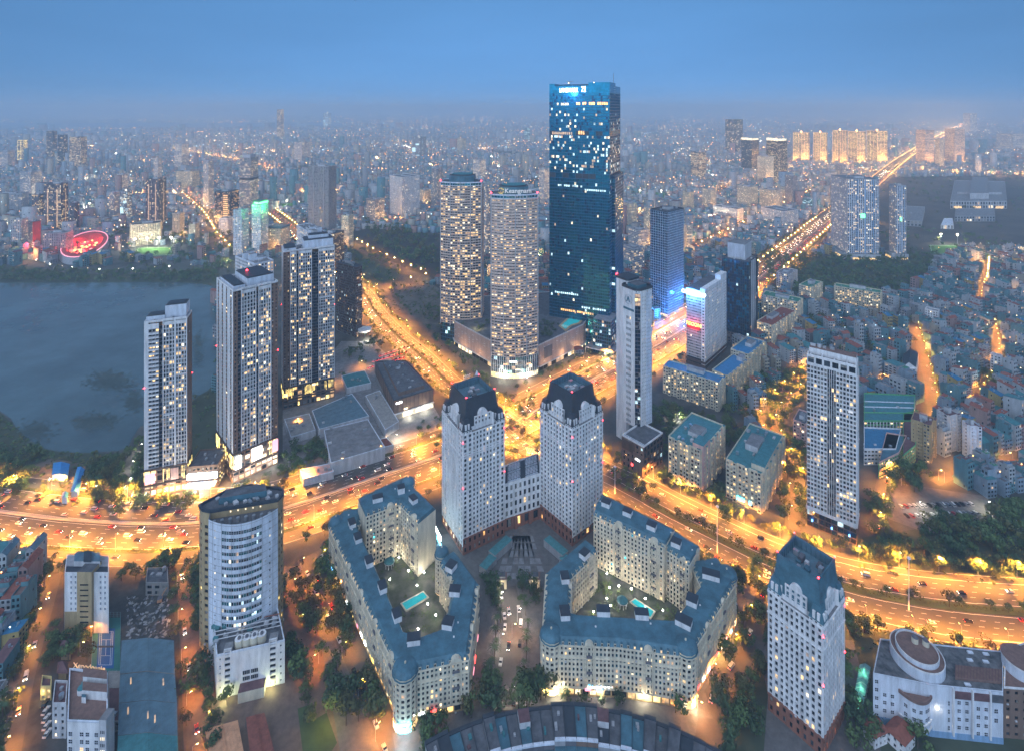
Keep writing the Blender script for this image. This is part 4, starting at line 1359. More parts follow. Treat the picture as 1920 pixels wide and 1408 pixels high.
tq1 = P4(868, 1041, 829, 946)
tq2 = P4(1073, 1024, 1013, 1130)
mansard_tower('white mansard tower on the left of the plaza, carrying small roof letters', tq1, 11, 82, 103, (0,), seed=2, sgn=(2, '2002')).done()
mansard_tower('white mansard tower on the right of the plaza, nearest the slender emblem tower', tq2, 11, 81, 103, (3,), seed=4).done()

# link block with skylights between the twin towers
q = [G(946, 976), G(1014, 976), G(1014, 930), G(946, 930)]
q = [on(tq1[1], tq1[1], 0), on(tq2[3], tq2[3], 0), (tq2[3][0], tq2[3][1] + 24), (tq1[1][0], tq1[1][1] + 24)]
q = ccw([(a[0], max(a[1], 386) if i < 2 else a[1]) for i, a in enumerate(q)])
B = tower('link_block', 'low white block with four glazed roof panels joining the twin mansard towers', 'building', q, 33, z0=9, roof='slate_dark', wm='white', bw=3.6, ww=.5, wh=.62, lit=.02, ng=0, plant=False, fh=6.6)
fac(B, q[0], q[1], 0, 9, fh=8, bw=7, ww=.55, wh=.7, rec=1.2, wm='brick', lit=.03)
for t in (.3, .7):
    B['columns'].ebox(on(q[0], q[1], t - .04), on(q[0], q[1], t + .04), .1, 1.4, 0, 9, 'brick')
for i in range(2):
    for j in range(2):
        f = lambda s, t: on(on(q[0], q[1], s), on(q[3], q[2], s), t)
        s0, t0 = .08 + .5 * i, .08 + .46 * j
        pl = ccw([f(s0, t0), f(s0 + .36, t0), f(s0 + .36, t0 + .38), f(s0, t0 + .38)])
        sk = MB()
        sk.prism(pl, 33.0, 34.4, 'white_blue', 'glass_grey')
        for k in range(1, 8):
            sk.ebox(on(pl[0], pl[1], k / 8), on(pl[3], pl[2], k / 8), -.12, .12, 34.41, 34.6, 'white_blue')
        for k in range(1, 6):
            sk.ebox(on(pl[0], pl[3], k / 6), on(pl[1], pl[2], k / 6), -.12, .12, 34.42, 34.61, 'white_blue')
        B.sub('skylight', sk)
B.done()

def ring_block(label, rings, turrets, boxes, seed, wm='cream_light', glow=(), shops=True):
    """perimeter block: wings given as (outer, inner) point pairs, slate mansards, corner turrets, rooftop boxes"""
    rg = random.Random(seed)
    allp = [p for r in rings for p, _ in r['pts']]
    c = cen([G(*p, 25) for p in allp])
    B = Bd('perimeter_block', label, 'apartment block', c)
    for r in rings:
        ze, zt = r['ze'], r['zt']
        pts = [(G(*o, ze), G(*i, ze)) for o, i in r['pts']]
        n = len(pts)
        for k in range(n - 1):
            (o0, i0), (o1, i1) = pts[k], pts[k + 1]
            FOOT.append(inset(ccw([o0, o1, i1, i0]), -1))
            quad = ccw([o0, o1, i1, i0])
            for e in range(4):
                A, C = quad[e], quad[(e + 1) % 4]
                s = {A, C}
                outer, inner = s == {o0, o1}, s == {i0, i1}
                end = (k == 0 and s == {o0, i0}) or (k == n - 2 and s == {o1, i1})
                if not (outer or inner or end):
                    continue
                L = math.hypot(C[0] - A[0], C[1] - A[1])
                if end and r.get('blank'):
                    B['wall'].q((*A, 0), (*C, 0), (*C, ze), (*A, ze), wm)
                    continue
                z0 = 4.2 if (outer and shops) else 0
                nb = max(1, round(L / 11))
                for b in range(nb):
                    a_, c_ = on(A, C, b / nb), on(A, C, (b + 1) / nb)
                    hero = b % 2 == 1
                    fac(B, a_, c_, z0, ze, fh=2.75, bw=2.15, ww=.5, wh=.62, rec=.3, wm=wm, lit=.13 if not inner else .16, rng=rg, proud=.12, ls=('lit_warm', 'lit_white', 'lit_dim', 'lit_warm'), gl=('glass', 'glass', 'glass_grey', 'glass_blue'))
                    if seen(A, C) and hero:
                        for z in range(2, int((ze - z0) / 2.75)):
                            B['balconies'].ebox(on(a_, c_, .36), on(a_, c_, .64), .02, .8, z0 + z * 2.75 - .15, z0 + z * 2.75 + .75, wm if z % 3 else 'grey_dark')
                        B['pilasters'].ebox(on(a_, c_, .26), on(a_, c_, .32), .02, .5, z0, ze + 1, wm); B['pilasters'].ebox(on(a_, c_, .68), on(a_, c_, .74), .02, .5, z0, ze + 1, wm)
                        arch(B['dormers'], on(a_, c_, .27), on(a_, c_, .73), ze + .4, -2, .35, wm, 7, .4)
                if z0:
                    fac(B, A, C, 0, z0, fh=4.2, bw=4, ww=.8, wh=.7, rec=.4, wm='tan', lit=.45, ls=('lit_warm', 'lit_white', 'lit_gold', 'lit_amber'), rng=rg)
                if z0 and seen(A, C):
                    for b in range(int(L / 6)):
                        if rg.random() < .45:
                            B['shop_signs'].ebox(on(A, C, (b + .15) * 6 / L), on(A, C, (b + .15 + rg.uniform(.3, .6)) * 6 / L), .5, .8, 3.6, 4.8, rg.choice(('sign_white', 'sign_red', 'sign_cyan', 'sign_yellow', 'lit_gold', 'sign_white', 'sign_blue', 'sign_pink')))
                if seen(A, C):
                    for z in (z0 + .2, z0 + (ze - z0) * .72, ze):
                        B['cornice'].ebox(A, C, -.1, .5, z - .25, z + .2, wm)
                    nd = max(1, int(L / 3.3))
                    for b in range(nd):
                        m0, m1 = on(A, C, (b + .3) / nd), on(A, C, (b + .62) / nd)
                        B['dormers'].ebox(m0, m1, -1.6, -.1, ze + .3, ze + 2, wm, 'slate')
                        B['window_panes'].q(*[(p[0], p[1], z) for p, z in ((off1(m0, m1, A, C, .16, -.08), ze + .5), (off1(m0, m1, A, C, .84, -.08), ze + .5), (off1(m0, m1, A, C, .84, -.08), ze + 1.6), (off1(m0, m1, A, C, .16, -.08), ze + 1.6))], rg.choice(('glass', 'glass', 'glass_grey', 'lit_warm')))
            lo, li = math.hypot(o0[0] - i0[0], o0[1] - i0[1]), math.hypot(o1[0] - i1[0], o1[1] - i1[1])
            d = min(2.4, lo * .3, li * .3)
            t0, t1 = d / lo, d / li
            a0, b0, a1, b1 = on(o0, i0, t0), on(i0, o0, t0), on(o1, i1, t1), on(i1, o1, t1)
            rf = B['roof']
            rf.q((*o0, ze), (*o1, ze), (*a1, zt), (*a0, zt), 'slate')
            rf.q((*i1, ze), (*i0, ze), (*b0, zt), (*b1, zt), 'slate')
            rf.q((*a0, zt), (*a1, zt), (*b1, zt), (*b0, zt), 'slate')
            if k == 0:
                rf.q((*i0, ze), (*o0, ze), (*a0, zt), (*b0, zt), 'slate')
            if k == n - 2:
                rf.q((*o1, ze), (*i1, ze), (*b1, zt), (*a1, zt), 'slate')
            for _ in range(int(lo * li / 260)):
                s, t = rg.random(), rg.uniform(.25, .75)
                m = on(on(o0, o1, s), on(i0, i1, s), t)
                B['roof_gear'].box(m, 0, .8, .6, zt, zt + .5, 'white')
    for px, py, r_, ze, h in turrets:
        x, y = G(px, py, ze)
        y += r_ * .2
        tb = MB()
        n = 14
        pl = ccw([(x + r_ * math.cos(2 * math.pi * i / n), y + r_ * math.sin(2 * math.pi * i / n)) for i in range(n)])
        for i in range(n):
            fac(B, pl[i], pl[(i + 1) % n], 4.2, ze, fh=2.75, bw=2.6, ww=.55, wh=.6, rec=.3, wm=wm, lit=.12, rng=rg)
            if seen(pl[i], pl[(i + 1) % n]):
                B['shop_windows'].q((*pl[i], .4), (*pl[(i + 1) % n], .4), (*pl[(i + 1) % n], 3.6), (*pl[i], 3.6), rg.choice(('lit_white', 'lit_warm', 'sign_cyan' if glow else 'lit_gold')))
        tb.cyl((x, y), r_ + .5, ze - .3, ze + .4, wm, n, 'slate')
        tb.cyl((x, y), r_ - .3, ze + .4, ze + 1.6, wm, n, 'slate')
        tb.cyl((x, y), r_ + .2, ze + 1.6, ze + 1.9, 'slate', n)
        tb.dome((x, y), r_ + .1, ze + 1.9, h, 'slate', n, 4)
        tb.cyl((x, y), .5, ze + 1.8 + h, ze + 2.6 + h, wm, 6)
        B.sub('turret', tb)
    for px, py, w, d, h, zt, a in boxes:
        m = MB()
        x, y = G(px, py, zt)
        m.box((x, y), math.radians(a), w, d, zt - .2, zt + h, 'white', 'roof_dark')
        m.box((x, y), math.radians(a), w + .5, d + .5, zt + h, zt + h + .25, 'slate_dark')
        B.sub('stair_house', m)
    return B

def off1(m0, m1, A, C, t, d):
    L = math.hypot(C[0] - A[0], C[1] - A[1])
    p = on(m0, m1, t)
    return (p[0] + (C[1] - A[1]) / L * d, p[1] - (C[0] - A[0]) / L * d)

B = ring_block('cream perimeter block on the left with slate roof, corner turrets and a courtyard pool',
    [dict(ze=25, zt=28, pts=[((638, 966), (686, 958)), ((617, 990), (672, 992)), ((741, 1250), (757, 1186)), ((781, 1259), (790, 1196)), ((879, 1237), (832, 1181)), ((898, 1097), (850, 1097)), ((856, 1038), (824, 1060))]),
     dict(ze=37, zt=39.5, blank=True, pts=[((671, 936), (686, 969)), ((758, 896), (748, 946)), ((817, 954), (784, 982))])],
    [(759, 1262, 6.2, 25, 2.2), (629, 985, 4.6, 25, 3.6), (765, 910, 4.6, 37, 3.6), (828, 1042, 4.2, 25, 3)],
    [(660, 984, 6, 4, 2.6, 28, -60), (671, 1012, 6, 4, 2.8, 28, -60), (692, 1057, 6, 4, 3, 28, -62), (717, 1105, 6, 4, 3, 28, -62), (744, 1158, 6, 4, 3, 28, -62), (776, 1203, 6.5, 4.5, 3, 28, 8), (840, 1173, 5, 5.5, 3, 28, 80), (853, 1112, 4.5, 6, 3, 28, 85), (846, 1066, 5.5, 5, 3, 28, 60), (708, 938, 6.5, 4, 3, 39.5, 20), (752, 922, 4.5, 4.5, 4, 39.5, 20), (775, 940, 5.5, 4, 3, 39.5, -50)], 21, glow=True)
x, y = G(757, 1384)
B['sign_board'].box((x, y + 1.2), .1, 7, .5, 4.4, 6, 'sign_cyan')
lamp((x - B.org[0], y - 4 - B.org[1], 4), 1500, (.6, .9, 1), .4, B.root)
x, y = G(836, 1040)
B['sign_board'].box((x - 7, y + 10), math.radians(-62), 13, .4, 6, 9, 'sign_white'); B['sign_board'].box((x - 5.6, y + 7), math.radians(-62), 9, .4, 2.5, 4.4, 'sign_cyan')
lamp((x - 9 - B.org[0], y + 4 - B.org[1], 7), 5000, (.35, .7, 1), .5, B.root)
B.done()
B = ring_block('cream perimeter block on the right with a long curved front and courtyard pool',
    [dict(ze=26, zt=29, pts=[((1092, 1016), (1120, 1038)), ((1024, 1076), (1072, 1084)), ((1017, 1196), (1069, 1152)), ((1050, 1209), (1085, 1156)), ((1160, 1214), (1165, 1160)), ((1272, 1230), (1262, 1166)), ((1304, 1214), (1283, 1140)), ((1377, 1098), (1314, 1100)), ((1350, 1052), (1297, 1062))]),
     dict(ze=36, zt=38.5, pts=[((1131, 928), (1113, 966)), ((1263, 993), (1243, 1026)), ((1264, 995), (1245, 1028))]),
     dict(ze=33, zt=35.5, pts=[((1263, 994), (1244, 1028)), ((1312, 1026), (1292, 1060))])],
    [(1034, 1196, 5.8, 26, 2.2), (1287, 1218, 5.8, 26, 2.2), (1364, 1082, 5.6, 26, 2.2)],
    [(1096, 1043, 5.5, 4.5, 3, 29, 45), (1059, 1087, 4.5, 5.5, 3, 29, 5), (1059, 1154, 5, 6, 3, 29, 3), (1131, 1150, 7, 4, 3, 29, -2), (1203, 1156, 7, 4, 3, 29, -4), (1282, 1170, 8, 5, 3, 29, -32), (1298, 1130, 5.5, 5.5, 3, 29, 60), (1333, 1082, 9.5, 4.5, 3, 29, -20), (1137, 947, 5.5, 4.5, 3, 38.5, -30), (1177, 964, 5.5, 4.5, 3, 38.5, -32), (1222, 990, 5.5, 4.5, 3, 38.5, -32), (1268, 1022, 5.5, 4.5, 3, 35.5, -32)], 22)
for px, py, w in ((1125, 1308, 16), (1205, 1311, 12), (1045, 1303, 8)):
    x, y = G(px, py)
    B['awning'].box((x, y + 1.5), 0, w, 2.4, 4, 4.3, 'roof_blue'); B['sign_board'].box((x, y + .6), 0, w * .8, .3, 4.4, 5.4, 'sign_white')
    lamp((x - B.org[0], y - 2.5 - B.org[1], 3.2), 1500, (1, .85, .55), .4, B.root)
x, y = G(1300, 1322)
lamp((x - B.org[0], y - 2 - B.org[1], 3), 1600, (1, .9, .55), .4, B.root)
B['sign_board'].box((x, y), .5, 7, .3, 2.6, 3.6, 'lit_gold')
for px, py in ((1368, 1205), (1352, 1235), (1378, 1170)):
    x, y = G(px, py)
    lamp((x - B.org[0], y - B.org[1], 3), 1500, (1, .6, .15), .4, B.root)
B.done()

# courtyards, pools, pavilions and garden lamps
def courtyard(px, pool, lamps, pav, lbl):
    plane('courtyard', PG(px, 3), 3.0, 'garden')
    pp = ccw(PG(pool, 3.3))
    cy, sh = PG(px, 3), MB()
    for _ in range(190):
        x, y = R.uniform(min(p[0] for p in cy), max(p[0] for p in cy)), R.uniform(min(p[1] for p in cy), max(p[1] for p in cy))
        if not pip((x, y), cy) or pip((x, y), inset(pp, -2)) or R.random() < .3:
            continue
        r = R.uniform(.8, 2.6)
        for _2 in range(22):
            a, b_, s = x + R.gauss(0, r * .5), y + R.gauss(0, r * .5), R.uniform(.25, .6)
            z = 3.2 + abs(R.gauss(0, r * .6))
            sh.q((a - s, b_, z), (a, b_ - s, z + s * .4), (a + s, b_, z), (a, b_ + s, z + s * .5), R.choice(('leaf', 'leaf_olive')))
    tag(sh.build('courtyard_shrubs', kind='stuff'), 'shrubs and small trees planted in the ' + lbl + ' courtyard')
    b = Bd('swimming_pool', 'narrow lit turquoise swimming pool in the courtyard of the ' + lbl + ' perimeter block', 'pool', cen(pp))
    b['rim'].prism(inset(pp, -.8), 3.0, 3.5, 'cream_light')
    b['water'].face([(*p, 3.53) for p in pp], 'pool')
    b.done()
    x, y = G(*pav, 3)
    b = Bd('pavilion', 'round green-roofed garden pavilion in the courtyard of the ' + lbl + ' perimeter block', 'pavilion', (x, y))
    for k in range(8):
        a = k * math.pi / 4
        b['column'].bar((x + 2.6 * math.cos(a), y + 2.6 * math.sin(a), 3), (x + 2.6 * math.cos(a), y + 2.6 * math.sin(a), 6.4), .2, 'white')
    b['roof'].cyl((x, y), 3.4, 6.4, 6.8, 'white', 16, 'roof_teal')
    b['roof'].dome((x, y), 3.2, 6.8, 1, 'roof_teal', 16, 3)
    b.done()
    for k, (lx, ly) in enumerate(lamps):
        garden_lamp(G(lx, ly, 5.5), 3)

GARDEN = []
def garden_lamp(p, z=0, col=(1, .92, .7), e=420):
    if not GARDEN:
        r = empty('garden_lamp', (0, 0, 0), 'globe garden lamp glowing white on a short post', 'lamp', 'white globe lamps in courtyards and gardens')
        m = MB(); m.cyl((0, 0), .09, 0, 3.0, 'grey_dark', 6); m.build('post', r)
        m = MB(); m.dome((0, 0), .42, 3.0, .5, 'lamp_white', 8, 3); m.cyl((0, 0), .3, 2.8, 3.0, 'lamp_white', 8, r1=.42); m.build('globe', r)
        lamp((0, 0, 4.1), e, col, .3, r)
        r.location = (p[0], p[1], z)
        GARDEN.append(r)
        return
    copy_tree(GARDEN[0], (p[0], p[1], z))
courtyard([(672, 1000), (740, 950), (790, 985), (830, 1060), (845, 1100), (832, 1180), (790, 1200), (757, 1190)], [(754, 1131), (793, 1110), (801, 1119), (762, 1143)],
          [(748, 1046), (766, 1071), (731, 1087), (782, 1098), (795, 1074), (802, 1133), (817, 1154), (784, 1180), (818, 1068)], (730, 1062), 'left')
courtyard([(1120, 1040), (1113, 975), (1243, 1040), (1300, 1065), (1312, 1100), (1280, 1140), (1262, 1165), (1080, 1160), (1072, 1090)], [(1184, 1128), (1191, 1123), (1226, 1146), (1219, 1157)],
          [(1138, 1076), (1143, 1102), (1160, 1099), (1184, 1105), (1210, 1123), (1243, 1145), (1138, 1123), (1145, 1136), (1113, 1148)], (1167, 1136), 'right')

# plaza gate pavilions with arches
for l, px, py in (('left', 940, 1098), ('right', 1002, 1098)):
    x, y = G(px, py)
    b = Bd('gate_pavilion', 'small stone gate pavilion with an arched opening on the %s of the plaza mouth' % l, 'gate', (x, y))
    for s in (-1, 1):
        b['pier'].box((x + s * 2.6, y), 0, 1.6, 5, 0, 6, 'cream_light')
    b['arch'].box((x, y + .05), 0, 3.6, 4.8, 4.4, 6, 'cream_light')
    arch(b['arch'], (x - 1.8, y - 2.45), (x + 1.8, y - 2.45), 3, 0, .05, 'slate_dark')
    b['roof'].box((x, y), 0, 7.4, 5.8, 6, 6.6, 'cream_light', 'terrace')
    b['roof'].box((x, y), 0, 5, 3.6, 6.6, 7.6, 'cream_light', 'roof_dark')
    lamp((0, -3.5, 4), 350, (1, .8, .45), .3, b.root)
    b.done()
pv = MB()
for i in range(7):
    for j in range(6):
        x, y = G(962 + i * 1.0, 1085)
        px = 930 + i * 14 - j * 1.5 * (i - 3)
        pt = [G(px, 1085 - j * 14), G(px + 11, 1085 - j * 14), G(px + 11 - 1.5 * (i - 3) * .8, 1085 - j * 14 - 11), G(px - 1.5 * (i - 3) * .8, 1085 - j * 14 - 11)]
        pv.face([(*p, .075) for p in pt], 'roof_grey' if (i + j) % 3 else 'paving')
pv.build('plaza_paving', kind='structure')
for k, (a, b_, z) in enumerate((((922, 1050), (955, 1020), 5), ((1060, 1050), (1025, 1020), 5), ((905, 1075), (925, 1052), 4), ((1075, 1075), (1055, 1052), 4))):
    p, q_ = G(*a), G(*b_)
    m = Bd('garden_wall', ('low roofed terrace on the left edge of the plaza', 'low roofed terrace on the right edge of the plaza', 'short lower terrace at the left mouth of the plaza', 'short lower terrace at the right mouth of the plaza')[k], 'terrace', p)
    m['wall'].ebox(p, q_, -3, 3, 0, z, 'grey', 'roof_teal')
    m.done()

# bottom-right mansard tower
xq = P4(1543, 1420, 1440, 1583)
B = mansard_tower('white mansard tower with a blue-grey roof at the lower right corner street', xq, 9, 60.5, 80, (0, 3), slate='slate', lit=.1, bw=2.6, cs=.24, seed=9, mi=(1.6, 3.2))
B.done()

# curved office tower at the lower left
def curved_office():
    zr, zf = 79.5, 79.3
    T = ccw(PG([(374, 948), (380, 956), (394, 959), (521, 938), (531, 926), (530, 918), (505, 914), (470, 911), (421, 923)], zr))
    B = Bd('curved_office_tower', 'lilac office tower with a bowed front of ribbon windows', 'tower', cen(T))
    FOOT.append(inset(T, -8))
    rg = random.Random(31)
    n = len(T)
    for i in range(n):
        A, C = T[i], T[(i + 1) % n]
        fac(B, A, C, 0, zr - 7, fh=4, bw=3.4, ww=.45, wh=.5, rec=.4, wm='tan', lit=.08, rng=rg, ls=('lit_white', 'lit_gold'))
        B['wall'].q((*A, zr - 7), (*C, zr - 7), (*C, zr), (*A, zr), 'tan')
    B['roof'].face([(*p, zr - .3) for p in T], 'roof_dark')
    parapet(B, inset(T, -.5), zr - .5, 1.6, 'slate_dark', 1.0)
    bt = inset(T, 5)
    B['plant_room'].prism(ccw(PG([(410, 945), (500, 930), (498, 916), (425, 928)], zr)), zr - .3, zr + 3.4, 'slate', 'roof_dark')
    gear(B, T, zr, 16, False, rg)
    a, m, c = np.array(G(391, 973, zf)), np.array(G(452, 981, zf)), np.array(G(521, 952, zf))
    pts = []
    for k in range(15):
        t = k / 14
        pts.append(tuple((1 - t) ** 2 * a + 2 * t * (1 - t) * (2 * m - (a + c) / 2) + t * t * c))
    for k in range(14):
        A, C = pts[k], pts[k + 1]
        if 3 <= k <= 10:
            fac(B, A, C, 22, zf - 3, fh=3.75, bw=1.6, ww=.9, wh=.5, rec=.25, wm='white_blue', lit=.1, ls=('lit_cool', 'lit_white', 'lit_dim'), gl=('glass_green', 'glass_grey', 'glass', 'glass_green'), rng=rg)
        else:
            fac(B, A, C, 22, zf - 3, fh=3.75, bw=8, ww=.24 if k in (1, 12) else .001, wh=.28, rec=.25, wm='white_blue', lit=.4 if k == 1 else .1, ls=('lit_white',), rng=rg)
        B['wall'].q((*A, zf - 3), (*C, zf - 3), (*C, zf), (*A, zf), 'white_blue'); B['wall'].q((*A, 0), (*C, 0), (*C, 22), (*A, 22), 'white_blue')
        for z in np.arange(22, zf, 3.75):
            B['panel_joints'].ebox(A, C, .01, .1, z - .08, z + .08, 'grey')
        if k % 2 == 1:
            B['panel_joints'].ebox(A, on(A, C, .06), .01, .14, 22, zf, 'grey')
    L, Rr = T[[i for i in range(n)][0]], None
    bk = [G(394, 959, zr), G(521, 938, zr)]
    B['wall'].q((*bk[0], 0), (*pts[0], 0), (*pts[0], zf), (*bk[0], zf), 'white_blue'); B['wall'].q((*pts[-1], 0), (*bk[1], 0), (*bk[1], zf), (*pts[-1], zf), 'white_blue')
    B['terrace'].face([(*p, zf - 4) for p in ccw(pts + bk[::-1])], 'roof_dark')
    for k in range(8):
        p = on(on(pts[2], pts[11], k / 7), on(bk[0], bk[1], k / 7), .45)
        B['roof_gear'].cyl(p, .9, zf - 3.9, zf - 1.6, 'metal', 8)
    for k in range(5):
        p = on(bk[0], bk[1], .3 + k * .11)
        B['entrance_lamp'].box((p[0], p[1] - .3), 0, .6, .2, zf - 1.6, zf - .9, 'lit_white')
    text('roof_lettering', 'CMC', 2.2, (*on(pts[5], pts[6], .5), zf + .3), (math.pi / 2, 0, .15), 'white_blue', B.root, B.org, .1) if False else None
    B.done()
    # low white block in front
    z = 22
    q = ccw(PG([(400, 1168), (521, 1142), (534, 1202), (406, 1231)], z))
    i0 = min(range(4), key=lambda i: q[i][1])
    B = Bd('low_white_block', 'low white block with roof tanks in front of the bowed office tower', 'building', cen(q))
    FOOT.append(inset(q, -3))
    fl, frr, bl, br = G(406, 1231, z), G(534, 1202, z), G(400, 1168, z), G(521, 1142, z)
    for a, c, w in ((fl, frr, 'white'), (frr, br, 'white'), (br, bl, 'white'), (bl, fl, 'white')):
        A, C = (a, c)
        if a is fl:
            for t0, t1, kind in ((0, .1, 'p'), (.1, .21, 'g'), (.21, .76, 'w'), (.76, .88, 'g'), (.88, 1, 'p')):
                u, v = on(A, C, t0), on(A, C, t1)
                if kind == 'g':
                    fac(B, u, v, 0, z + 2, fh=3, bw=4, ww=.7, wh=.6, rec=.6, wm='white', lit=.1, rng=rg, gl=('glass_grey', 'glass'))
                    B['pylon'].ebox(u, v, -4, -.7, z, z + 2.6, 'white', 'roof_grey')
                elif kind == 'w':
                    B['wall'].q((*u, 0), (*v, 0), (*v, z), (*u, z), 'white')
                    for zz in (6.5, 9.6):
                        for s in (.3, .52):
                            B['window_panes'].ebox(on(u, v, s), on(u, v, s + .19), .02, .14, zz, zz + 1.9, 'glass')
                            for k in range(5):
                                B['window_bars'].ebox(on(u, v, s + .19 * k / 4), on(u, v, s + .19 * k / 4 + .008), .15, .22, zz, zz + 1.9, 'grey_light')
                else:
                    fac(B, u, v, 0, z, fh=3.6, bw=6, ww=.2, wh=.25, wm='white', lit=.05, rng=rg)
        else:
            fac(B, A, C, 0, z, fh=4, bw=6, ww=.2, wh=.3, wm=w, lit=.02, rng=rg)
    B['roof'].face([(*p, z - .6) for p in q], 'roof_dark')
    parapet(B, q, z, .9, 'white_blue', .5)
    for k in range(4):
        p = on(on(fl, frr, .3), on(fl, frr, .72), k / 3)
        p = on(p, on(bl, br, .5), .2)
        t = MB(); t.cyl(p, 2.2, z - .5, z + 3.4, 'cream_light', 16, 'white'); t.cyl(p, .9, z + 3.4, z + 4.2, 'grey_dark', 10, r1=.8)
        B.sub('cooling_tank', t)
    for k in range(26):
        s, t = rg.random(), rg.uniform(.35, .95)
        p = on(on(fl, frr, s), on(bl, br, s), t)
        B['roof_gear'].box(p, -.1, rg.uniform(1, 3), rg.uniform(.8, 2), z - .5, z + rg.uniform(.3, 1.6), rg.choice(('metal', 'grey_light', 'roof_teal', 'grey')))
    for k in range(4):
        B['roof_gear'].bar((*on(bl, fl, .2 + k * .12), z + 1), (*on(br, frr, .2 + k * .12), z + 1), .3, rg.choice(('roof_red', 'grey_light', 'metal')))
    e0, e1 = on(fl, frr, .34), on(fl, frr, .72)
    B['porch'].ebox(e0, e1, .1, 5, 0, 5.4, 'cream_light', 'roof_maroon')
    for t in (.155, .82):
        p = on(fl, frr, t)
        B['path_light'].ebox(on(fl, frr, t - .03), on(fl, frr, t + .03), .1, .5, .3, 3.6, 'lit_gold')
        lamp((p[0] - B.org[0], p[1] - 3 - B.org[1], 2.6), 900, (.9, 1, .45), .3, B.root)
    B.done()
curved_office()

# ------------------------------------------------------------------ buildings of the near edge
def window_mesh(w, h):
    m = MB()
    m.q((-w / 2, -.02, 0), (w / 2, -.02, 0), (w / 2, -.02, h), (-w / 2, -.02, h), 'glass')
    for (x0, x1, z0, z1) in ((-w / 2 - .1, -w / 2 + .05, -.1, h + .1), (w / 2 - .05, w / 2 + .1, -.1, h + .1), (-.06, .06, 0, h), (-w / 2, w / 2, h * .5 - .06, h * .5 + .06), (-w / 2 - .15, w / 2 + .15, -.16, 0)):
        m.q((x0, -.09, z0), (x1, -.09, z0), (x1, -.09, z1), (x0, -.09, z1), 'white_blue')
        m.q((x0, -.09, z1), (x1, -.09, z1), (x1, 0, z1), (x0, 0, z1), 'white_blue')
    return m.mesh('window')
WM = {}
def windows(B, A, C, cols, rows, w=1.5, h=1.6, lit=()):
    """single framed windows on the wall A-C; cols are positions along it, rows the sill heights"""
    if (w, h) not in WM:
        WM[(w, h)] = window_mesh(w, h)
        l = WM[(w, h)].copy()
        l.materials[0] = M['lit_warm']
        WM[(w, h, 1)] = l
    ang = math.atan2(C[1] - A[1], C[0] - A[0])
    for i, t in enumerate(cols):
        for j, z in enumerate(rows):
            o = bpy.data.objects.new('window', WM[(w, h, 1)] if (i, j) in lit else WM[(w, h)])
            COL.objects.link(o)
            o.parent = B.root
            p = on(A, C, t)
            o.location = (p[0] - B.org[0], p[1] - B.org[1], z)
            o.rotation_euler.z = ang

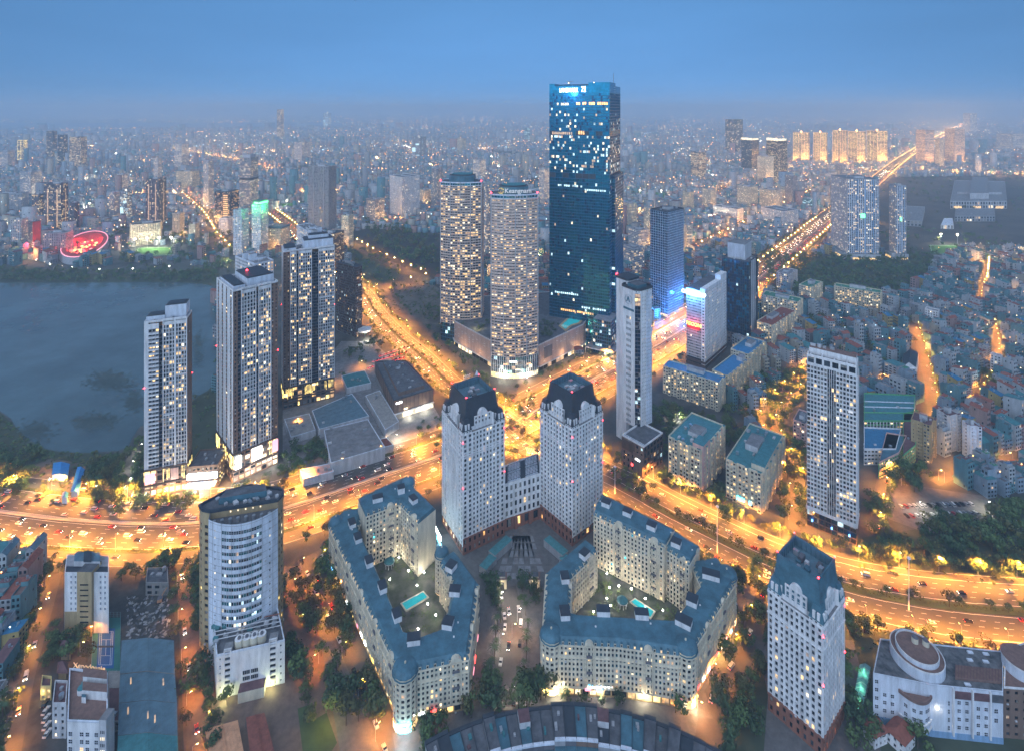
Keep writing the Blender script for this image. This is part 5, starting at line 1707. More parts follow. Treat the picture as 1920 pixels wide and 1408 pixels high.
def drum_block():
    z = 25
    bl, br = G(1650, 1197, z), G(1881, 1221, z)
    fl, fm, fr = G(1637, 1262, z), G(1748, 1284, z), G(1881, 1297, z)
    B = Bd('drum_building', 'white building with a big round drum and chimneys on its flat roof', 'building', cen([fl, fr, br, bl]))
    poly = ccw([fl, fm, fr, br, bl])
    FOOT.append(inset(poly, -4))
    for A, C in ((fl, fm), (fm, fr), (fr, br), (br, bl), (bl, fl)):
        B['wall'].q((*A, 0), (*C, 0), (*C, z), (*A, z), 'white_blue')
    B['roof'].face([(*p, z - .5) for p in poly], 'roof_stain')
    parapet(B, poly, z - .2, .5, 'white_blue', .35)
    rows = [3.2, 7.2, 11.2, 15.2]
    windows(B, fl, fm, (.06,), [4, 8.2, 12.4, 16.6, 20.6], 1.5, 1.6)
    windows(B, fl, fm, (.2, .33), [3, 7, 11, 14.8])
    windows(B, fm, fr, (.235,), [4, 8, 12, 16], .9, 2)
    windows(B, fm, fr, (.38, .49), [5, 9, 13, 17])
    windows(B, fm, fr, (.65, .76), [3, 7, 11, 15])
    windows(B, fm, fr, (.9,), [10, 14.5], 1.6, 1.9)
    for t0, t1, m in ((.3, .54, 'roof_maroon'), (.57, .8, 'roof_maroon'), (.82, .99, 'roof_dark')):
        B['recess'].ebox(on(fm, fr, t0), on(fm, fr, t1), .03, .5, 20, 23.4, m)
        B['pilaster'].ebox(on(fm, fr, t0 - .02), on(fm, fr, t0), .02, 1, 2, z, 'white')
    B['base_band'].ebox(fl, fm, .02, .2, 0, 4.4, 'blue_wall'); B['base_band'].ebox(fm, fr, .02, .2, 0, 3, 'blue_wall')
    # bowed bay on the front
    a, c = on(fl, fm, .44), on(fl, fm, .98)
    L = math.hypot(c[0] - a[0], c[1] - a[1])
    nx, ny = (c[1] - a[1]) / L, -(c[0] - a[0]) / L
    arcp = []
    for k in range(11):
        t = k / 10
        d = 4.2 * 4 * t * (1 - t)
        p = on(a, c, t)
        arcp.append((p[0] + nx * d, p[1] + ny * d))
    for k in range(10):
        B['bowed_bay'].q((*arcp[k], 5), (*arcp[k + 1], 5), (*arcp[k + 1], 19), (*arcp[k], 19), 'white_blue')
        for zz, h, m in ((18.6, 1.6, 'terrace'), (8.2, .5, 'white'), (4.6, .8, 'white')):
            B['bay_band'].ebox(arcp[k], arcp[k + 1], -.2, .5, zz, zz + h, m)
    B['bowed_bay'].face([(*p, 19) for p in ccw(arcp)], 'terrace')
    B['bowed_bay'].face([(*p, 5) for p in ccw(arcp)][::-1], 'white_blue')
    for k in (1, 3, 5, 7, 8):
        windows(B, arcp[k], arcp[k + 1], (.5,), [9.6, 13.8], 1.4, 1.6)
    d = G(1722, 1240, z)
    d = (d[0], d[1] + 1)
    B['drum'].cyl(d, 11.4, z - .5, z + 4.2, 'white_blue', 36, 'terrace')
    B['drum'].cyl(d, 9.1, z + 4.2, z + 6, 'white_blue', 36, 'terrace')
    n = 36
    for r, zz in ((9.1, z + 6), (11.4, z + 4.2)):
        rim = [(d[0] + r * math.cos(2 * math.pi * i / n), d[1] + r * math.sin(2 * math.pi * i / n)) for i in range(n)]
        parapet(B, rim, zz, .7, 'white', .3)
    for dx, dy in ((1.2, 3), (5.6, 1.4)):
        t = MB(); t.cyl((d[0] + dx, d[1] + dy), 1.5, z + 6, z + 8.6, 'cream_light', 14, 'grey_dark'); t.cyl((d[0] + dx, d[1] + dy), 1.1, z + 8.6, z + 9.3, 'grey_dark', 14, r1=.9)
        B.sub('chimney', t)
    f = lambda s, t: on(on(fm, fr, s), on(bl, br, .45 + s * .55), t)
    pg = ccw([f(.32, .2), f(.98, .2), f(.98, .5), f(.32, .5)])
    B['pergola'].prism(pg, z - .4, z + .8, 'terrace')
    for k in range(16):
        B['pergola'].ebox(on(pg[0], pg[1], k / 15), on(pg[3], pg[2], k / 15), -.1, .1, z + .82, z + 1.1, 'roof_maroon')
    for s, t in ((.52, .7), (.75, .7), (.52, .9), (.75, .9), (.5, .1)):
        B['skylight'].box(f(s, t), -.1, 2.6, 1.2, z - .4, z + .3, 'white_blue')
    windows_lit = on(fm, fr, .07)
    B['wall_lamp'].box((windows_lit[0], windows_lit[1] - .4), 0, .4, .3, 14, 14.5, 'lamp_white')
    lamp((windows_lit[0] - B.org[0], windows_lit[1] - 1.6 - B.org[1], 13), 45, (1, .9, .7), .3, B.root)
    B.done()
    # its brown neighbour, cut by the frame
    z = 24
    q = ccw(PG([(1882, 1290), (2010, 1300), (2020, 1180), (1884, 1215)], z))
    B = Bd('brown_roof_building', 'brown-roofed building with a white drum at the far right edge', 'building', cen(q))
    FOOT.append(inset(q, -3))
    for i in range(4):
        fac(B, q[i], q[(i + 1) % 4], 0, z, fh=4, bw=4, ww=.4, wh=.4, wm='brown', lit=.02)
    B['roof'].face([(*p, z) for p in q], 'terrace')
    parapet(B, q, z, .7, 'white', .5)
    d = G(1915, 1255, z)
    B['drum'].cyl(d, 7.6, z, z + 6, 'white_blue', 30, 'terrace'); B['drum'].cyl(d, 8.0, z + 5.2, z + 6.1, 'white', 30, 'terrace')
    B.done()
drum_block()

x, y = G(1611, 1290)
B = Bd('glass_canopy', 'long green-lit glazed canopy beside the white drum building', 'canopy', (x, y))
ca = ccw([G(1596, 1328, 4), G(1616, 1332, 4), G(1633, 1248, 4), G(1612, 1243, 4)])
for k in range(9):
    a, b_ = on(ca[0], ca[3], k / 9), on(ca[1], ca[2], k / 9)
    a2, b2 = on(ca[0], ca[3], (k + .94) / 9), on(ca[1], ca[2], (k + .94) / 9)
    m, m2 = on(a, b_, .5), on(a2, b2, .5)
    B['glass_panels'].q((*a, 3.6), (*a2, 3.6), (*m2, 5), (*m, 5), 'glass_lit_green'if 'glass_lit_green' in M else 'teal_wall'); B['glass_panels'].q((*m, 5), (*m2, 5), (*b2, 3.6), (*b_, 3.6), 'teal_wall')
    B['frame'].bar((*a, 3.6), (*m, 5.05), .1, 'white'); B['frame'].bar((*m, 5.05), (*b_, 3.6), .1, 'white')
    B['frame'].bar((*a, 0), (*a, 3.6), .1, 'white'); B['frame'].bar((*b_, 0), (*b_, 3.6), .1, 'white')
    if k % 3 == 1:
        lamp((m[0] - B.org[0], m[1] - B.org[1], 6.4), 420, (.3, 1, .55), .3, B.root)
B.done()

# white and tan hotel, upper left of the near edge
z = 35
q = [G(121, 1075, z), G(204, 1075, z), G(204, 1043, z), G(125, 1041, z)]
B = Bd('slab_hotel', 'white slab hotel with a tan central strip of slot windows beside the ring road', 'hotel', cen(q))
FOOT.append(inset(q, -3))
a, c = q[0], q[1]
for t0, t1, m, dz in ((0, .33, 'white', 0), (.33, .66, 'tan', 2.4), (.66, 1, 'white', 0)):
    u, v = on(a, c, t0), on(a, c, t1)
    if m == 'white':
        B['wall'].q((*u, 13), (*v, 13), (*v, z), (*u, z), m); B['wall'].q((*u, 0), (*v, 0), (*v, 13), (*u, 13), 'tan' if t0 < .3 else 'white')
        windows(B, u, v, (.46, .76), [14 + 3.1 * k for k in range(7)], .9, 1.2)
    else:
        B['core'].ebox(u, v, -6, 1.6, 0, z + 2.4, 'tan', 'roof_dark')
        for k in range(8):
            B['core_slots'].ebox(on(u, v, .22), on(u, v, .78), 1.62, 1.75, 8 + k * 3.1, 8.7 + k * 3.1, 'glass')
for A, C in ((q[1], q[2]), (q[2], q[3]), (q[3], q[0])):
    fac(B, A, C, 0, z, fh=3.2, bw=5, ww=.25, wh=.35, wm='white', lit=.03)
B['roof'].face([(*p, z) for p in q], 'slate_dark')
parapet(B, q, z, .7, 'white')
B['plant_room'].prism(ccw([on(q[0], q[3], .4), on(q[0], q[3], .95), on(q[1], q[2], .95), on(q[1], q[2], .4)]), z, z + .6, 'grey')
f = lambda s, t: on(on(q[0], q[1], s), on(q[3], q[2], s), t)
B['plant_room'].prism(ccw([f(.2, .35), f(.8, .35), f(.8, .9), f(.2, .9)]), z + .6, z + 3.6, 'grey_light', 'roof_metal'); B['plant_room'].prism(ccw([f(.42, .3), f(.6, .3), f(.6, .8), f(.42, .8)]), z + 3.6, z + 5, 'slate_dark')
text('roof_lettering', 'HOTEL', 2.2, (*f(.5, .98), z + 2), (math.pi / 2, 0, 0), 'white_blue', B.root, B.org, .1)
B.done()

# hotel with roof lettering at the bottom
z = 22
q = [G(126, 1352, z), G(202, 1355, z), G(202, 1262, z), G(130, 1253, z)]
B = Bd('terrace_hotel', 'white hotel with a maroon roof terrace and script letters on its roof', 'hotel', cen(q))
FOOT.append(inset(q, -3))
a, c = q[0], q[1]
for A, C in ((a, c), (q[1], q[2]), (q[2], q[3]), (q[3], q[0])):
    B['wall'].q((*A, 0), (*C, 0), (*C, z), (*A, z), 'white' if A is not q[1] else 'grey_light')
windows(B, a, c, (.08, .36, .5, .72), [1.5, 5, 8.5, 12, 15.5], 1.7, 1.7, lit=((1, 2),))
B['side_wing'].ebox(on(a, c, .82), c, -4, .9, 0, z + 2.4, 'grey_light', 'roof_grey')
for k in range(6):
    for j in range(3):
        B['slit_windows'].ebox(on(a, c, .86 + j * .04), on(a, c, .875 + j * .04), .92, 1.0, 3 + 3 * k, 4.4 + 3 * k, 'lit_white' if k in (2, 4) else 'glass')
B['roof'].face([(*p, z - .8) for p in q], 'terrace')
parapet(B, q, z - .2, .7, 'white_blue', .5)
f = lambda s, t: on(on(q[0], q[1], s), on(q[3], q[2], s), t)
for (s0, s1, t0, t1, h, top) in ((.36, .98, .46, .63, 3.4, 'terrace'), (.36, .98, .74, .93, 3.2, 'terrace'), (.33, .98, .66, .71, 1.4, 'roof_teal'), (.34, .45, .38, .44, 2, 'slate')):
    B['rooftop_block'].prism(ccw([f(s0, t0), f(s1, t0), f(s1, t1), f(s0, t1)]), z - .8, z + h, 'white', top)
B['rooftop_block'].cyl(f(.36, .6), 2.1, z - .8, z + 1.6, 'white', 18, 'roof_teal')
for k in range(16):
    B['balustrade'].ebox(f(.14 + k * .045, .03), f(.155 + k * .045, .03), 0, .2, z - .7, z + .6, 'teal_wall')
ang = math.atan2(q[2][1] - q[3][1], q[2][0] - q[3][0])
text('roof_lettering', 'Xenodoanie', 3.6, (*f(.52, .99), z + 2.3), (math.pi / 2, 0, ang), 'lit_dim', B.root, B.org, .12)
B['sign_frame'].ebox(f(.1, .99), f(.98, .99), -.1, .1, z - .2, z + .9, 'white_blue')
B.done()
z = 16
q2 = [G(98, 1322, z), G(124, 1322, z), G(127, 1279, z), G(103, 1278, z)]
B = tower('hotel_annex', 'grey hotel annex with a maroon flat roof left of the terrace hotel', 'building', q2, z, roof='roof_maroon', wm='grey_light', bw=3, ww=.35, wh=.5, lit=.25, ng=2, plant=False)
B.done()
q2 = [G(76, 1312), G(96, 1312), G(97, 1292), G(79, 1290)]
B = tower('yellow_gatehouse', 'small yellow lit gatehouse by the west lane', 'gatehouse', q2, 6, roof='roof_maroon', wm='yellow_wall', bw=2.5, lit=.3, ng=0, plant=False); lamp((0, -4, 4), 240, (1, .8, .4), .3, B.root); B.done()
x, y = G(122, 1230)
B = Bd('garden_pavilion', 'brown hip-roofed garden pavilion between the two hotels', 'pavilion', (x, y))
hp = ccw([G(110, 1240), G(137, 1240), G(138, 1212), G(113, 1212)])
B['wall'].prism(inset(hp, 1), 0, 4, 'tan', 'terrace'); m_ = [on(hp[i], cen(hp), .92) for i in range(4)]
B['roof'].frustum(hp, 4, m_, 7.4, 'roof_maroon', 'roof_maroon'); B.done()
B = Bd('garden_pavilion', 'low brown hip-roofed pavilion just behind the roof lettering', 'pavilion', G(117, 1262))
hp = ccw([G(106, 1276), G(128, 1276), G(128, 1254), G(108, 1254)])
B['wall'].prism(inset(hp, .8), 0, 4, 'tan', 'terrace'); m_ = [on(hp[i], cen(hp), .92) for i in range(4)]
B['roof'].frustum(hp, 4, m_, 7.4, 'roof_maroon', 'roof_maroon'); B.done()

# tennis court, warehouse roofs, torn-down plot
tc = [G(171, 1268), G(225, 1268), G(226, 1158), G(175, 1159)]
B = Bd('tennis_court', 'fenced blue and green tennis court between hotel and warehouse', 'tennis court', cen(tc))
FOOT.append(inset(ccw(tc), -2))
B['surface'].prism(ccw(tc), 0, .4, 'court_green')
bl = [G(181, 1252, .5), G(213, 1252, .5), G(216, 1177, .5), G(184, 1177, .5)]
B['play_area'].face([(*p, .45) for p in ccw(bl)], 'court_blue')
f = lambda s, t: on(on(bl[0], bl[1], s), on(bl[3], bl[2], s), t)
for s0, t0, s1, t1 in ((.12, .08, .88, .08), (.12, .92, .88, .92), (.12, .08, .12, .92), (.88, .08, .88, .92), (.22, .08, .22, .92), (.78, .08, .78, .92), (.22, .3, .78, .3), (.22, .7, .78, .7), (.5, .3, .5, .7)):
    B['court_lines'].bar((*f(s0, t0), .47), (*f(s1, t1), .47), .09, 'paint')
B['net'].ebox(f(.05, .5), f(.95, .5), -.04, .04, .5, 1.5, 'grey_dark')
for i in range(4):
    A, C = tc[i], tc[(i + 1) % 4]
    for k in range(8):
        p = on(A, C, k / 8)
        B['fence_posts'].bar((*p, .3), (*p, 3.6), .08, 'teal_wall')
    for zz in (1.2, 2.4, 3.6):
        B['fence_rails'].bar((*A, zz), (*C, zz), .05, 'teal_wall')
B.done()
cw = [G(203, 1302), G(225, 1302), G(226, 1272), G(203, 1272)]
B = tower('low_shed', 'pale flat shed at the foot of the tennis court', 'shed', cw, 4, roof='concrete', wm='concrete', ng=0, plant=False, lit=0, par=.3); B.done()
cw = [G(203, 1372), G(224, 1372), G(225, 1306), G(203, 1306)]
B = tower('low_shed', 'narrow maroon shed squeezed between hotel and warehouse', 'shed', cw, 5, roof='roof_maroon', wm='concrete', ng=3, plant=False, lit=0, par=.3); lamp((0, 17, 6), 200, (.6, 1, .9), .3, B.root); B.done()
prev = None
for k, (ya, yb_, xl0, xr0, xl1, xr1, m, l) in enumerate(((1200, 1262, 228, 326, 225, 328, 'roof_metal', 'flat blue-grey warehouse roof just below the torn-down plot'), (1264, 1317, 225, 328, 223, 332, 'roof_metal', 'blue-grey gabled warehouse with two lit skylights beside the tennis court'), (1318, 1378, 223, 332, 221, 333, 'roof_metal', 'blue-grey corrugated warehouse with three lit skylights'), (1379, 1480, 221, 333, 217, 338, 'roof_teal', 'teal corrugated warehouse at the bottom edge'))):
    z = 8 + (k == 0) * .4
    c4 = [G(xl1, yb_, z), G(xr1, yb_, z), G(xr0, ya, z), G(xl0, ya, z)]
    B = Bd('warehouse', l, 'warehouse', cen(c4))
    FOOT.append(inset(ccw(c4), -2))
    B['wall'].prism(ccw(c4), 0, z, 'concrete', m)
    r0, r1 = on(c4[0], c4[1], .5), on(c4[3], c4[2], .5)
    h = 1.6
    B['roof'].q((*c4[0], z + .02), (*r0, z + h), (*r1, z + h), (*c4[3], z + .02), m); B['roof'].q((*r0, z + h), (*c4[1], z + .02), (*c4[2], z + .02), (*r1, z + h), m)
    B['roof'].face([(*c4[0], z), (*c4[1], z), (*r0, z + h)], 'concrete'); B['roof'].face([(*c4[3], z), (*c4[2], z), (*r1, z + h)], 'white_blue')
    for i in range(1, 24):
        t = i / 24
        hh = h * (1 - abs(2 * t - 1))
        B['roof_ribs'].bar((*on(c4[0], c4[1], t), z + hh + .05), (*on(c4[3], c4[2], t), z + hh + .05), .05, m)
    for s, t in (((.2, .6), (.78, .55)), ((.16, .6), (.5, .4), (.62, .3)), ())[min(k - 1, 2)] if k else ():
        hh = h * (1 - abs(2 * s - 1)) + .12
        a_, b_ = on(on(c4[0], c4[1], s), on(c4[3], c4[2], s), t), on(on(c4[0], c4[1], s), on(c4[3], c4[2], s), t + .24)
        B['skylight'].ebox(a_, b_, -.3, .3, z + hh, z + hh + .12, 'lit_dim')
    B.done()
rm = MB()
for k in range(260):
    x, y = G(R.uniform(238, 318), R.uniform(1118, 1196))
    rm.box((x, y), R.random() * 3, R.uniform(.3, 2.6), R.uniform(.3, 1.6), 0.03, R.uniform(.08, .5), R.choice(('roof_dark', 'grey', 'bare', 'yard_ground', 'concrete')))
tag(rm.build('rubble', kind='stuff'), 'broken concrete rubble on the torn-down plot')
q = [G(273, 1116), G(316, 1116), G(314, 1086), G(276, 1087)]
B = tower('ruined_shed', 'half torn-down dark shed with a white lit gable above the rubble', 'shed', q, 7, roof='roof_dark', wm='concrete', bw=5, lit=.1, ng=3, plant=False)
B['gable_light'].ebox(on(q[3], q[2], .2), on(q[3], q[2], .9), -.2, .2, 7, 7.8, 'white')
B.done()
x, y = G(300, 1128)
B = Bd('excavator', 'orange excavator standing on the torn-down plot', 'excavator', (x, y))
B['tracks'].box((x - 1, y), 0, .7, 3.6, .02, 1, 'tyre'); B['tracks'].box((x + 1, y), 0, .7, 3.6, .02, 1, 'tyre')
B['cab'].box((x, y), .4, 2.6, 3.2, 1, 2.8, 'orange_wall', 'grey_dark'); B['boom'].bar((x, y + 1, 2.4), (x + 1.6, y + 4, 5.4), .25, 'orange_wall'); B['boom'].bar((x + 1.6, y + 4, 5.4), (x + 2.2, y + 6, 2), .2, 'orange_wall')
B['bucket'].box((x + 2.3, y + 6.1), .4, 1, .8, 1.3, 2.1, 'grey_dark')
B.done()
for pts, m, l, z in (([(384, 1367), (446, 1350), (458, 1415), (394, 1420)], 'orange_wall', 'orange sheet canopy at the bottom edge in front of the office block', 5), ([(461, 1345), (496, 1336), (516, 1415), (470, 1420)], 'roof_red', 'dark red sheet canopy next to the orange one', 5)):
    p = ccw(PG(pts, z))
    B = Bd('sheet_canopy', l, 'canopy', cen(p))
    B['roof'].prism(p, z, z + .25, m, m, True)
    B['roof'].ebox(on(p[0], p[1], .5), on(p[3], p[2], .5), -.2, .2, z + .26, z + .6, m)
    for k in range(10):
        B['roof_ribs'].bar((*on(p[0], p[1], (k + .5) / 10), z + .3), (*on(p[3], p[2], (k + .5) / 10), z + .3), .05, m)
    for c in p:
        B['post'].bar((*c, 0), (*c, z), .15, 'grey_dark')
    B.done()
lamp((*G(392, 1366), 8.5), 3200, (1, .55, .12), .4); lamp((*G(612, 1370), 7), 2200, (1, .75, .1), .4)
field('lawn', [(558, 1328), (604, 1312), (632, 1392), (600, 1440), (570, 1430)], 'grass', .06, False)

# curved terrace row along the bottom
def terrace_row():
    c, Ro = (26, 123), 141
    B = Bd('curved_terrace_row', 'long curved row of flat-roofed shops at the bottom of the view', 'building', (26, 250))
    rg = random.Random(17)
    for k in range(26):
        a0, a1 = math.radians(118 - k * 2.3), math.radians(118 - (k + 1) * 2.3 + .05)
        P = lambda r, a: (c[0] + r * math.cos(a), c[1] + r * math.sin(a))
        h = 9 + rg.choice((0, 0, .8, 1.6))
        q = ccw([P(Ro, a0), P(Ro, a1), P(Ro - 14, a1), P(Ro - 14, a0)])
        B['wall'].prism(q, 0, h, rg.choice(('brown', 'grey', 'grey_dark')), rg.choice(('roof_dark', 'slate', 'roof_dark', 'slate_dark')))
        B['party_wall'].ebox(P(Ro - 14, a0), P(Ro, a0), -.12, .12, h - .1, h + .5, 'slate_dark')
        B['eave'].prism(ccw([P(Ro + 1.4, a0), P(Ro + 1.4, a1), P(Ro - .2, a1), P(Ro - .2, a0)]), h - 1.6, h + .5, 'slate_dark')
        q2 = ccw([P(Ro - 14.1, a0), P(Ro - 14.1, a1), P(Ro - 30, a1), P(Ro - 30, a0)])
        B['lower_roof'].prism(q2, 0, h - 3.2, 'grey', 'slate')
        B['eave'].prism(ccw([P(Ro - 13.4, a0), P(Ro - 13.4, a1), P(Ro - 14.6, a1), P(Ro - 14.6, a0)]), h - .4, h + .35, 'white_blue')
        for _ in range(rg.randint(0, 2)):
            p = P(Ro - rg.uniform(3, 11), a0 + (a1 - a0) * rg.uniform(.2, .8))
            B['roof_gear'].box(p, a0, rg.uniform(1, 2.6), rg.uniform(.8, 1.6), h, h + rg.uniform(.6, 1.8), rg.choice(('metal', 'grey', 'roof_teal', 'grey', 'roof_maroon')))
        if k in (8, 15):
            B['stair_house'].prism(ccw([P(Ro - 1, a0), P(Ro - 1, a1), P(Ro - 7, a1), P(Ro - 7, a0)]), h, h + 3, 'grey_light', 'roof_maroon')
        for j in range(3):
            a = a0 + (a1 - a0) * (j + .5) / 3
            p = P(Ro - 31, a)
            B['umbrellas'].dome(p, 1.3, 3.4, .8, 'white_blue', 8, 2); B['umbrellas'].bar((*p, 0), (*p, 3.4), .1, 'grey')
    FOOT.append(ccw([(26 + r * math.cos(a), 123 + r * math.sin(a)) for r, a in [(144, x) for x in np.linspace(2.2, .9, 12)] + [(100, .9), (100, 2.2)]]))
    B.done()
terrace_row()

# ------------------------------------------------------------------ middle distance buildings right of the ring road
def block(label, q, z1, cat='apartment block', name='apartment_block', **kw):
    k = dict(bw=3, ww=.58, wh=.58, lit=.2, wm='cream_light', roof='roof_teal', fh=3.1, ng=4)
    k.update(kw)
    B = tower(name, label, cat, q, z1, **k)
    p = ccw(q)
    for i in range(4):
        A, C = p[i], p[(i + 1) % 4]
        if seen(A, C) and math.hypot(A[0] - C[0], A[1] - C[1]) > 6:
            n = max(1, int(math.hypot(A[0] - C[0], A[1] - C[1]) / 9))
            L_ = math.hypot(A[0] - C[0], A[1] - C[1])
            nx, ny = (C[1] - A[1]) / L_ * 1.7, -(C[0] - A[0]) / L_ * 1.7
            for b in range(n):                # projecting bays
                u, v = on(A, C, (b + .62) / n), on(A, C, (b + .92) / n)
                u1, v1 = (u[0] + nx, u[1] + ny), (v[0] + nx, v[1] + ny)
                fac(B, u1, v1, 0, z1 + 1.6, fh=3.1, bw=2.6, ww=.62, wh=.56, wm=k['wm'], lit=k['lit'])
                for s_, t_ in ((u, u1), (v1, v)):
                    B['wall'].q((*s_, 0), (*t_, 0), (*t_, z1 + 1.6), (*s_, z1 + 1.6), k['wm'])
                B['wall'].face([(*u1, z1 + 1.6), (*v1, z1 + 1.6), (*v, z1 + 1.6), (*u, z1 + 1.6)], k['roof'])
            for b in range(n):
                for f_ in range(1, int(z1 / 3.1)):
                    B['balconies'].ebox(on(A, C, (b + .3) / n), on(A, C, (b + .55) / n), .02, .9, f_ * 3.1 - .2, f_ * 3.1 + .7, k['wm'])
    return B
def c4(fl, fr, br, bl, z):
    return ccw([G(*fl, z), G(*fr, z), G(*br, z), G(*bl, z)])
def wing(A, C, w):
    L = math.hypot(C[0] - A[0], C[1] - A[1])
    nx, ny = -(C[1] - A[1]) / L, (C[0] - A[0]) / L
    return [A, C, (C[0] + nx * w, C[1] + ny * w), (A[0] + nx * w, A[1] + ny * w)]
block('long cream apartment block with a blue roof at the foot of the white lit tower', wing(G(1243, 736), G(1349, 771), 17), 28, roof='roof_blue').done()
block('cream apartment wing with a blue-grey roof running back from the long block', wing(on(G(1349, 771), G(1436, 692), .16), G(1436, 692), 17), 28.3, roof='roof_blue', wm='cream').done()
block('tall end block of the blue-roofed apartment wing', wing(G(1404, 722), G(1434, 694), 20), 33, roof='roof_blue', wm='cream').done()
block('five-bay apartment block with a red roof right of the dark glass tower', P4(1449, 658, 1413, 1493, th=48, dl=20), 31, roof='roof_red', lit=.3).done()
block('apartment block with a green roof between red-roofed block and dark park', P4(1497, 612, 1428, 1528, th=40, dr=22), 33, roof='roof_green', lit=.3).done()
block('taller end wing of the green-roofed apartment block', P4(1521, 585, 1498, 1541, th=50), 36, roof='roof_green', lit=.28).done()
block('wide cream apartment block standing alone before the dark park', P4(1652, 592, 1566, 1660, th=34, dr=18), 32, wm='cream', roof='roof_green', lit=.3).done()
B = block('cream apartment block with a teal roof and one pink-lit wall', P4(1316, 927, 1253, 1357, th=42), 34, roof='roof_teal', lit=.38, ng=16, edges={0: dict(wm='pink', ww=.4, bw=4), 3: dict(wm='cream')})  # right wall coloured pink to carry the pink light on it
lamp((14, 6, 12), 7000, (1, .12, .1), .6, B.root); lamp((-14, -14, 4), 3000, (1, .8, .3), .4, B.root)
q = P4(1316, 927, 1253, 1357, th=42)
B['rooftop_block'].ebox(on(q[0], q[1], .02), on(q[0], q[1], .3), -8, .8, 0, 38, 'pink', 'roof_teal'); B['shop_sign'].ebox(on(q[3], q[0], .1), on(q[3], q[0], .8), .1, .5, 3, 4.2, 'lit_gold'); B.done()
B = block('cream balconied apartment block with a teal roof and a cyan sign at its foot', P4(1430, 962, 1361, 1469, th=40), 29, roof='roof_teal', lit=.38, ng=16)
q = P4(1430, 962, 1361, 1469, th=40)
B['rooftop_block'].ebox(on(q[0], q[1], .05), on(q[0], q[1], .6), -9, .6, 0, 33, 'cream_light', 'roof_teal'); B['shop_sign'].ebox(on(q[3], q[0], .2), on(q[3], q[0], .7), .2, .6, 2.5, 5, 'sign_cyan')
lamp((-10, -14, 5), 1800, (.3, .9, 1), .4, B.root); B.done()
block('small pink apartment house beside the canal road', P4(1512, 838, 1487, 1522, th=40), 20, wm='pink', roof='roof_dark', lit=.25).done()
block('cream mid-rise with a roof garden left of the tall gridded tower behind the ring road', P4(1480, 545, 1456, 1494, th=45), 26, wm='grey_light', roof='roof_grey').done()

# school
def school():
    z = 13
    parts = (([(1620, 790), (1712, 790), (1716, 742), (1620, 738)], 'teal sports hall roof of the school with green stripes'), ([(1620, 843), (1680, 843), (1690, 805), (1620, 802)], 'white three-storey school wing with a dark blue roof'), ([(1648, 868), (1686, 850), (1700, 818), (1662, 812)], 'school wing painted pink and green at its end'), ([(1693, 855), (1717, 836), (1722, 770), (1694, 776)], 'purple-roofed school wing with green galleries'))
    for k, (p, l) in enumerate(parts):
        q = c4(*p, z)
        B = tower('school_wing', l, 'school', q, z, roof=('roof_teal', 'roof_blue', 'slate', 'roof_maroon')[k], wm=('green_wall', 'white', 'pink', 'green_wall')[k], bw=3, ww=.7, wh=.5, fh=3.6, lit=.12, ng=2, plant=False, pm=('white', 'white', 'green_wall', 'yellow_wall')[k])
        if k == 0:
            for t in (.3, .5, .7):
                a, b_ = on(q[0], q[3], t), on(q[1], q[2], t)
                B['roof_stripe'].ebox(a, b_, -.7, .7, z + .1, z + .5, 'green_wall' if t == .3 else 'white_blue')
        B.done()
school()
q = c4((1691, 690), (1717, 689), (1722, 662), (1694, 664), 14)
B = tower('columned_hall', 'white columned hall with a dark gabled roof by the market street', 'hall', q, 14, roof='slate_dark', wm='white', ng=0, plant=False, par=0, bw=4, ww=.4, wh=.7, fh=12, lit=.05)
r0, r1 = on(q[0], q[1], .5), on(q[3], q[2], .5)
B['gable_roof'].q((*q[0], 14), (*r0, 20), (*r1, 20), (*q[3], 14), 'slate_dark'); B['gable_roof'].q((*r0, 20), (*q[1], 14), (*q[2], 14), (*r1, 20), 'slate_dark'); B['gable_roof'].face([(*q[0], 14), (*q[1], 14), (*r0, 20)], 'white')
for k in range(5):
    p = on(q[0], q[1], (k + .5) / 5)
    B['column'].bar((p[0], p[1] - 1.4, 0), (p[0], p[1] - 1.4, 13), .8, 'white', 8)
B['pediment'].ebox(q[0], q[1], .1, 2.6, 13, 14.2, 'white')
lamp((0, -16, 4), 900, (1, .85, .5), .4, B.root); B.done()
tall = [(1747, 868, 800, 1708, 1752, 'grey_light', 'tall blank-walled tan house with a lit lower wall', 'tan'), (1781, 848, 782, 1756, 1800, 'grey', 'broad grey house with a maroon flat roof', 'grey_light'), (1818, 862, 800, 1804, 1840, 'white_blue', 'tall pale house with three lit windows', 'white_blue'), (1700, 620, 1, 1, 1, '', '', '')]
for xc, yb, yt, xl, xr, m, l, wm in tall[:3]:
    block(l, P4(xc, yb, xl, xr, asp=1.2), ZT(yb, yt), cat='house', name='tall_house', wm=wm, roof='roof_maroon', lit=.06, ww=.2, wh=.3, bw=4).done()
for xc, yb, yt, xl, xr, l in ((1759, 616, 586, 1734, 1762, 'white house with five rows of square dark windows'), (1877, 706, 670, 1857, 1880, 'white house with two lit window columns near the right edge')):
    tower('tall_house', l, 'house', P4(xc, yb, xl, xr, asp=.8), ZT(yb, yt), wm='white', bw=3.2, ww=.5, wh=.55, lit=.06, ng=3, plant=False).done()

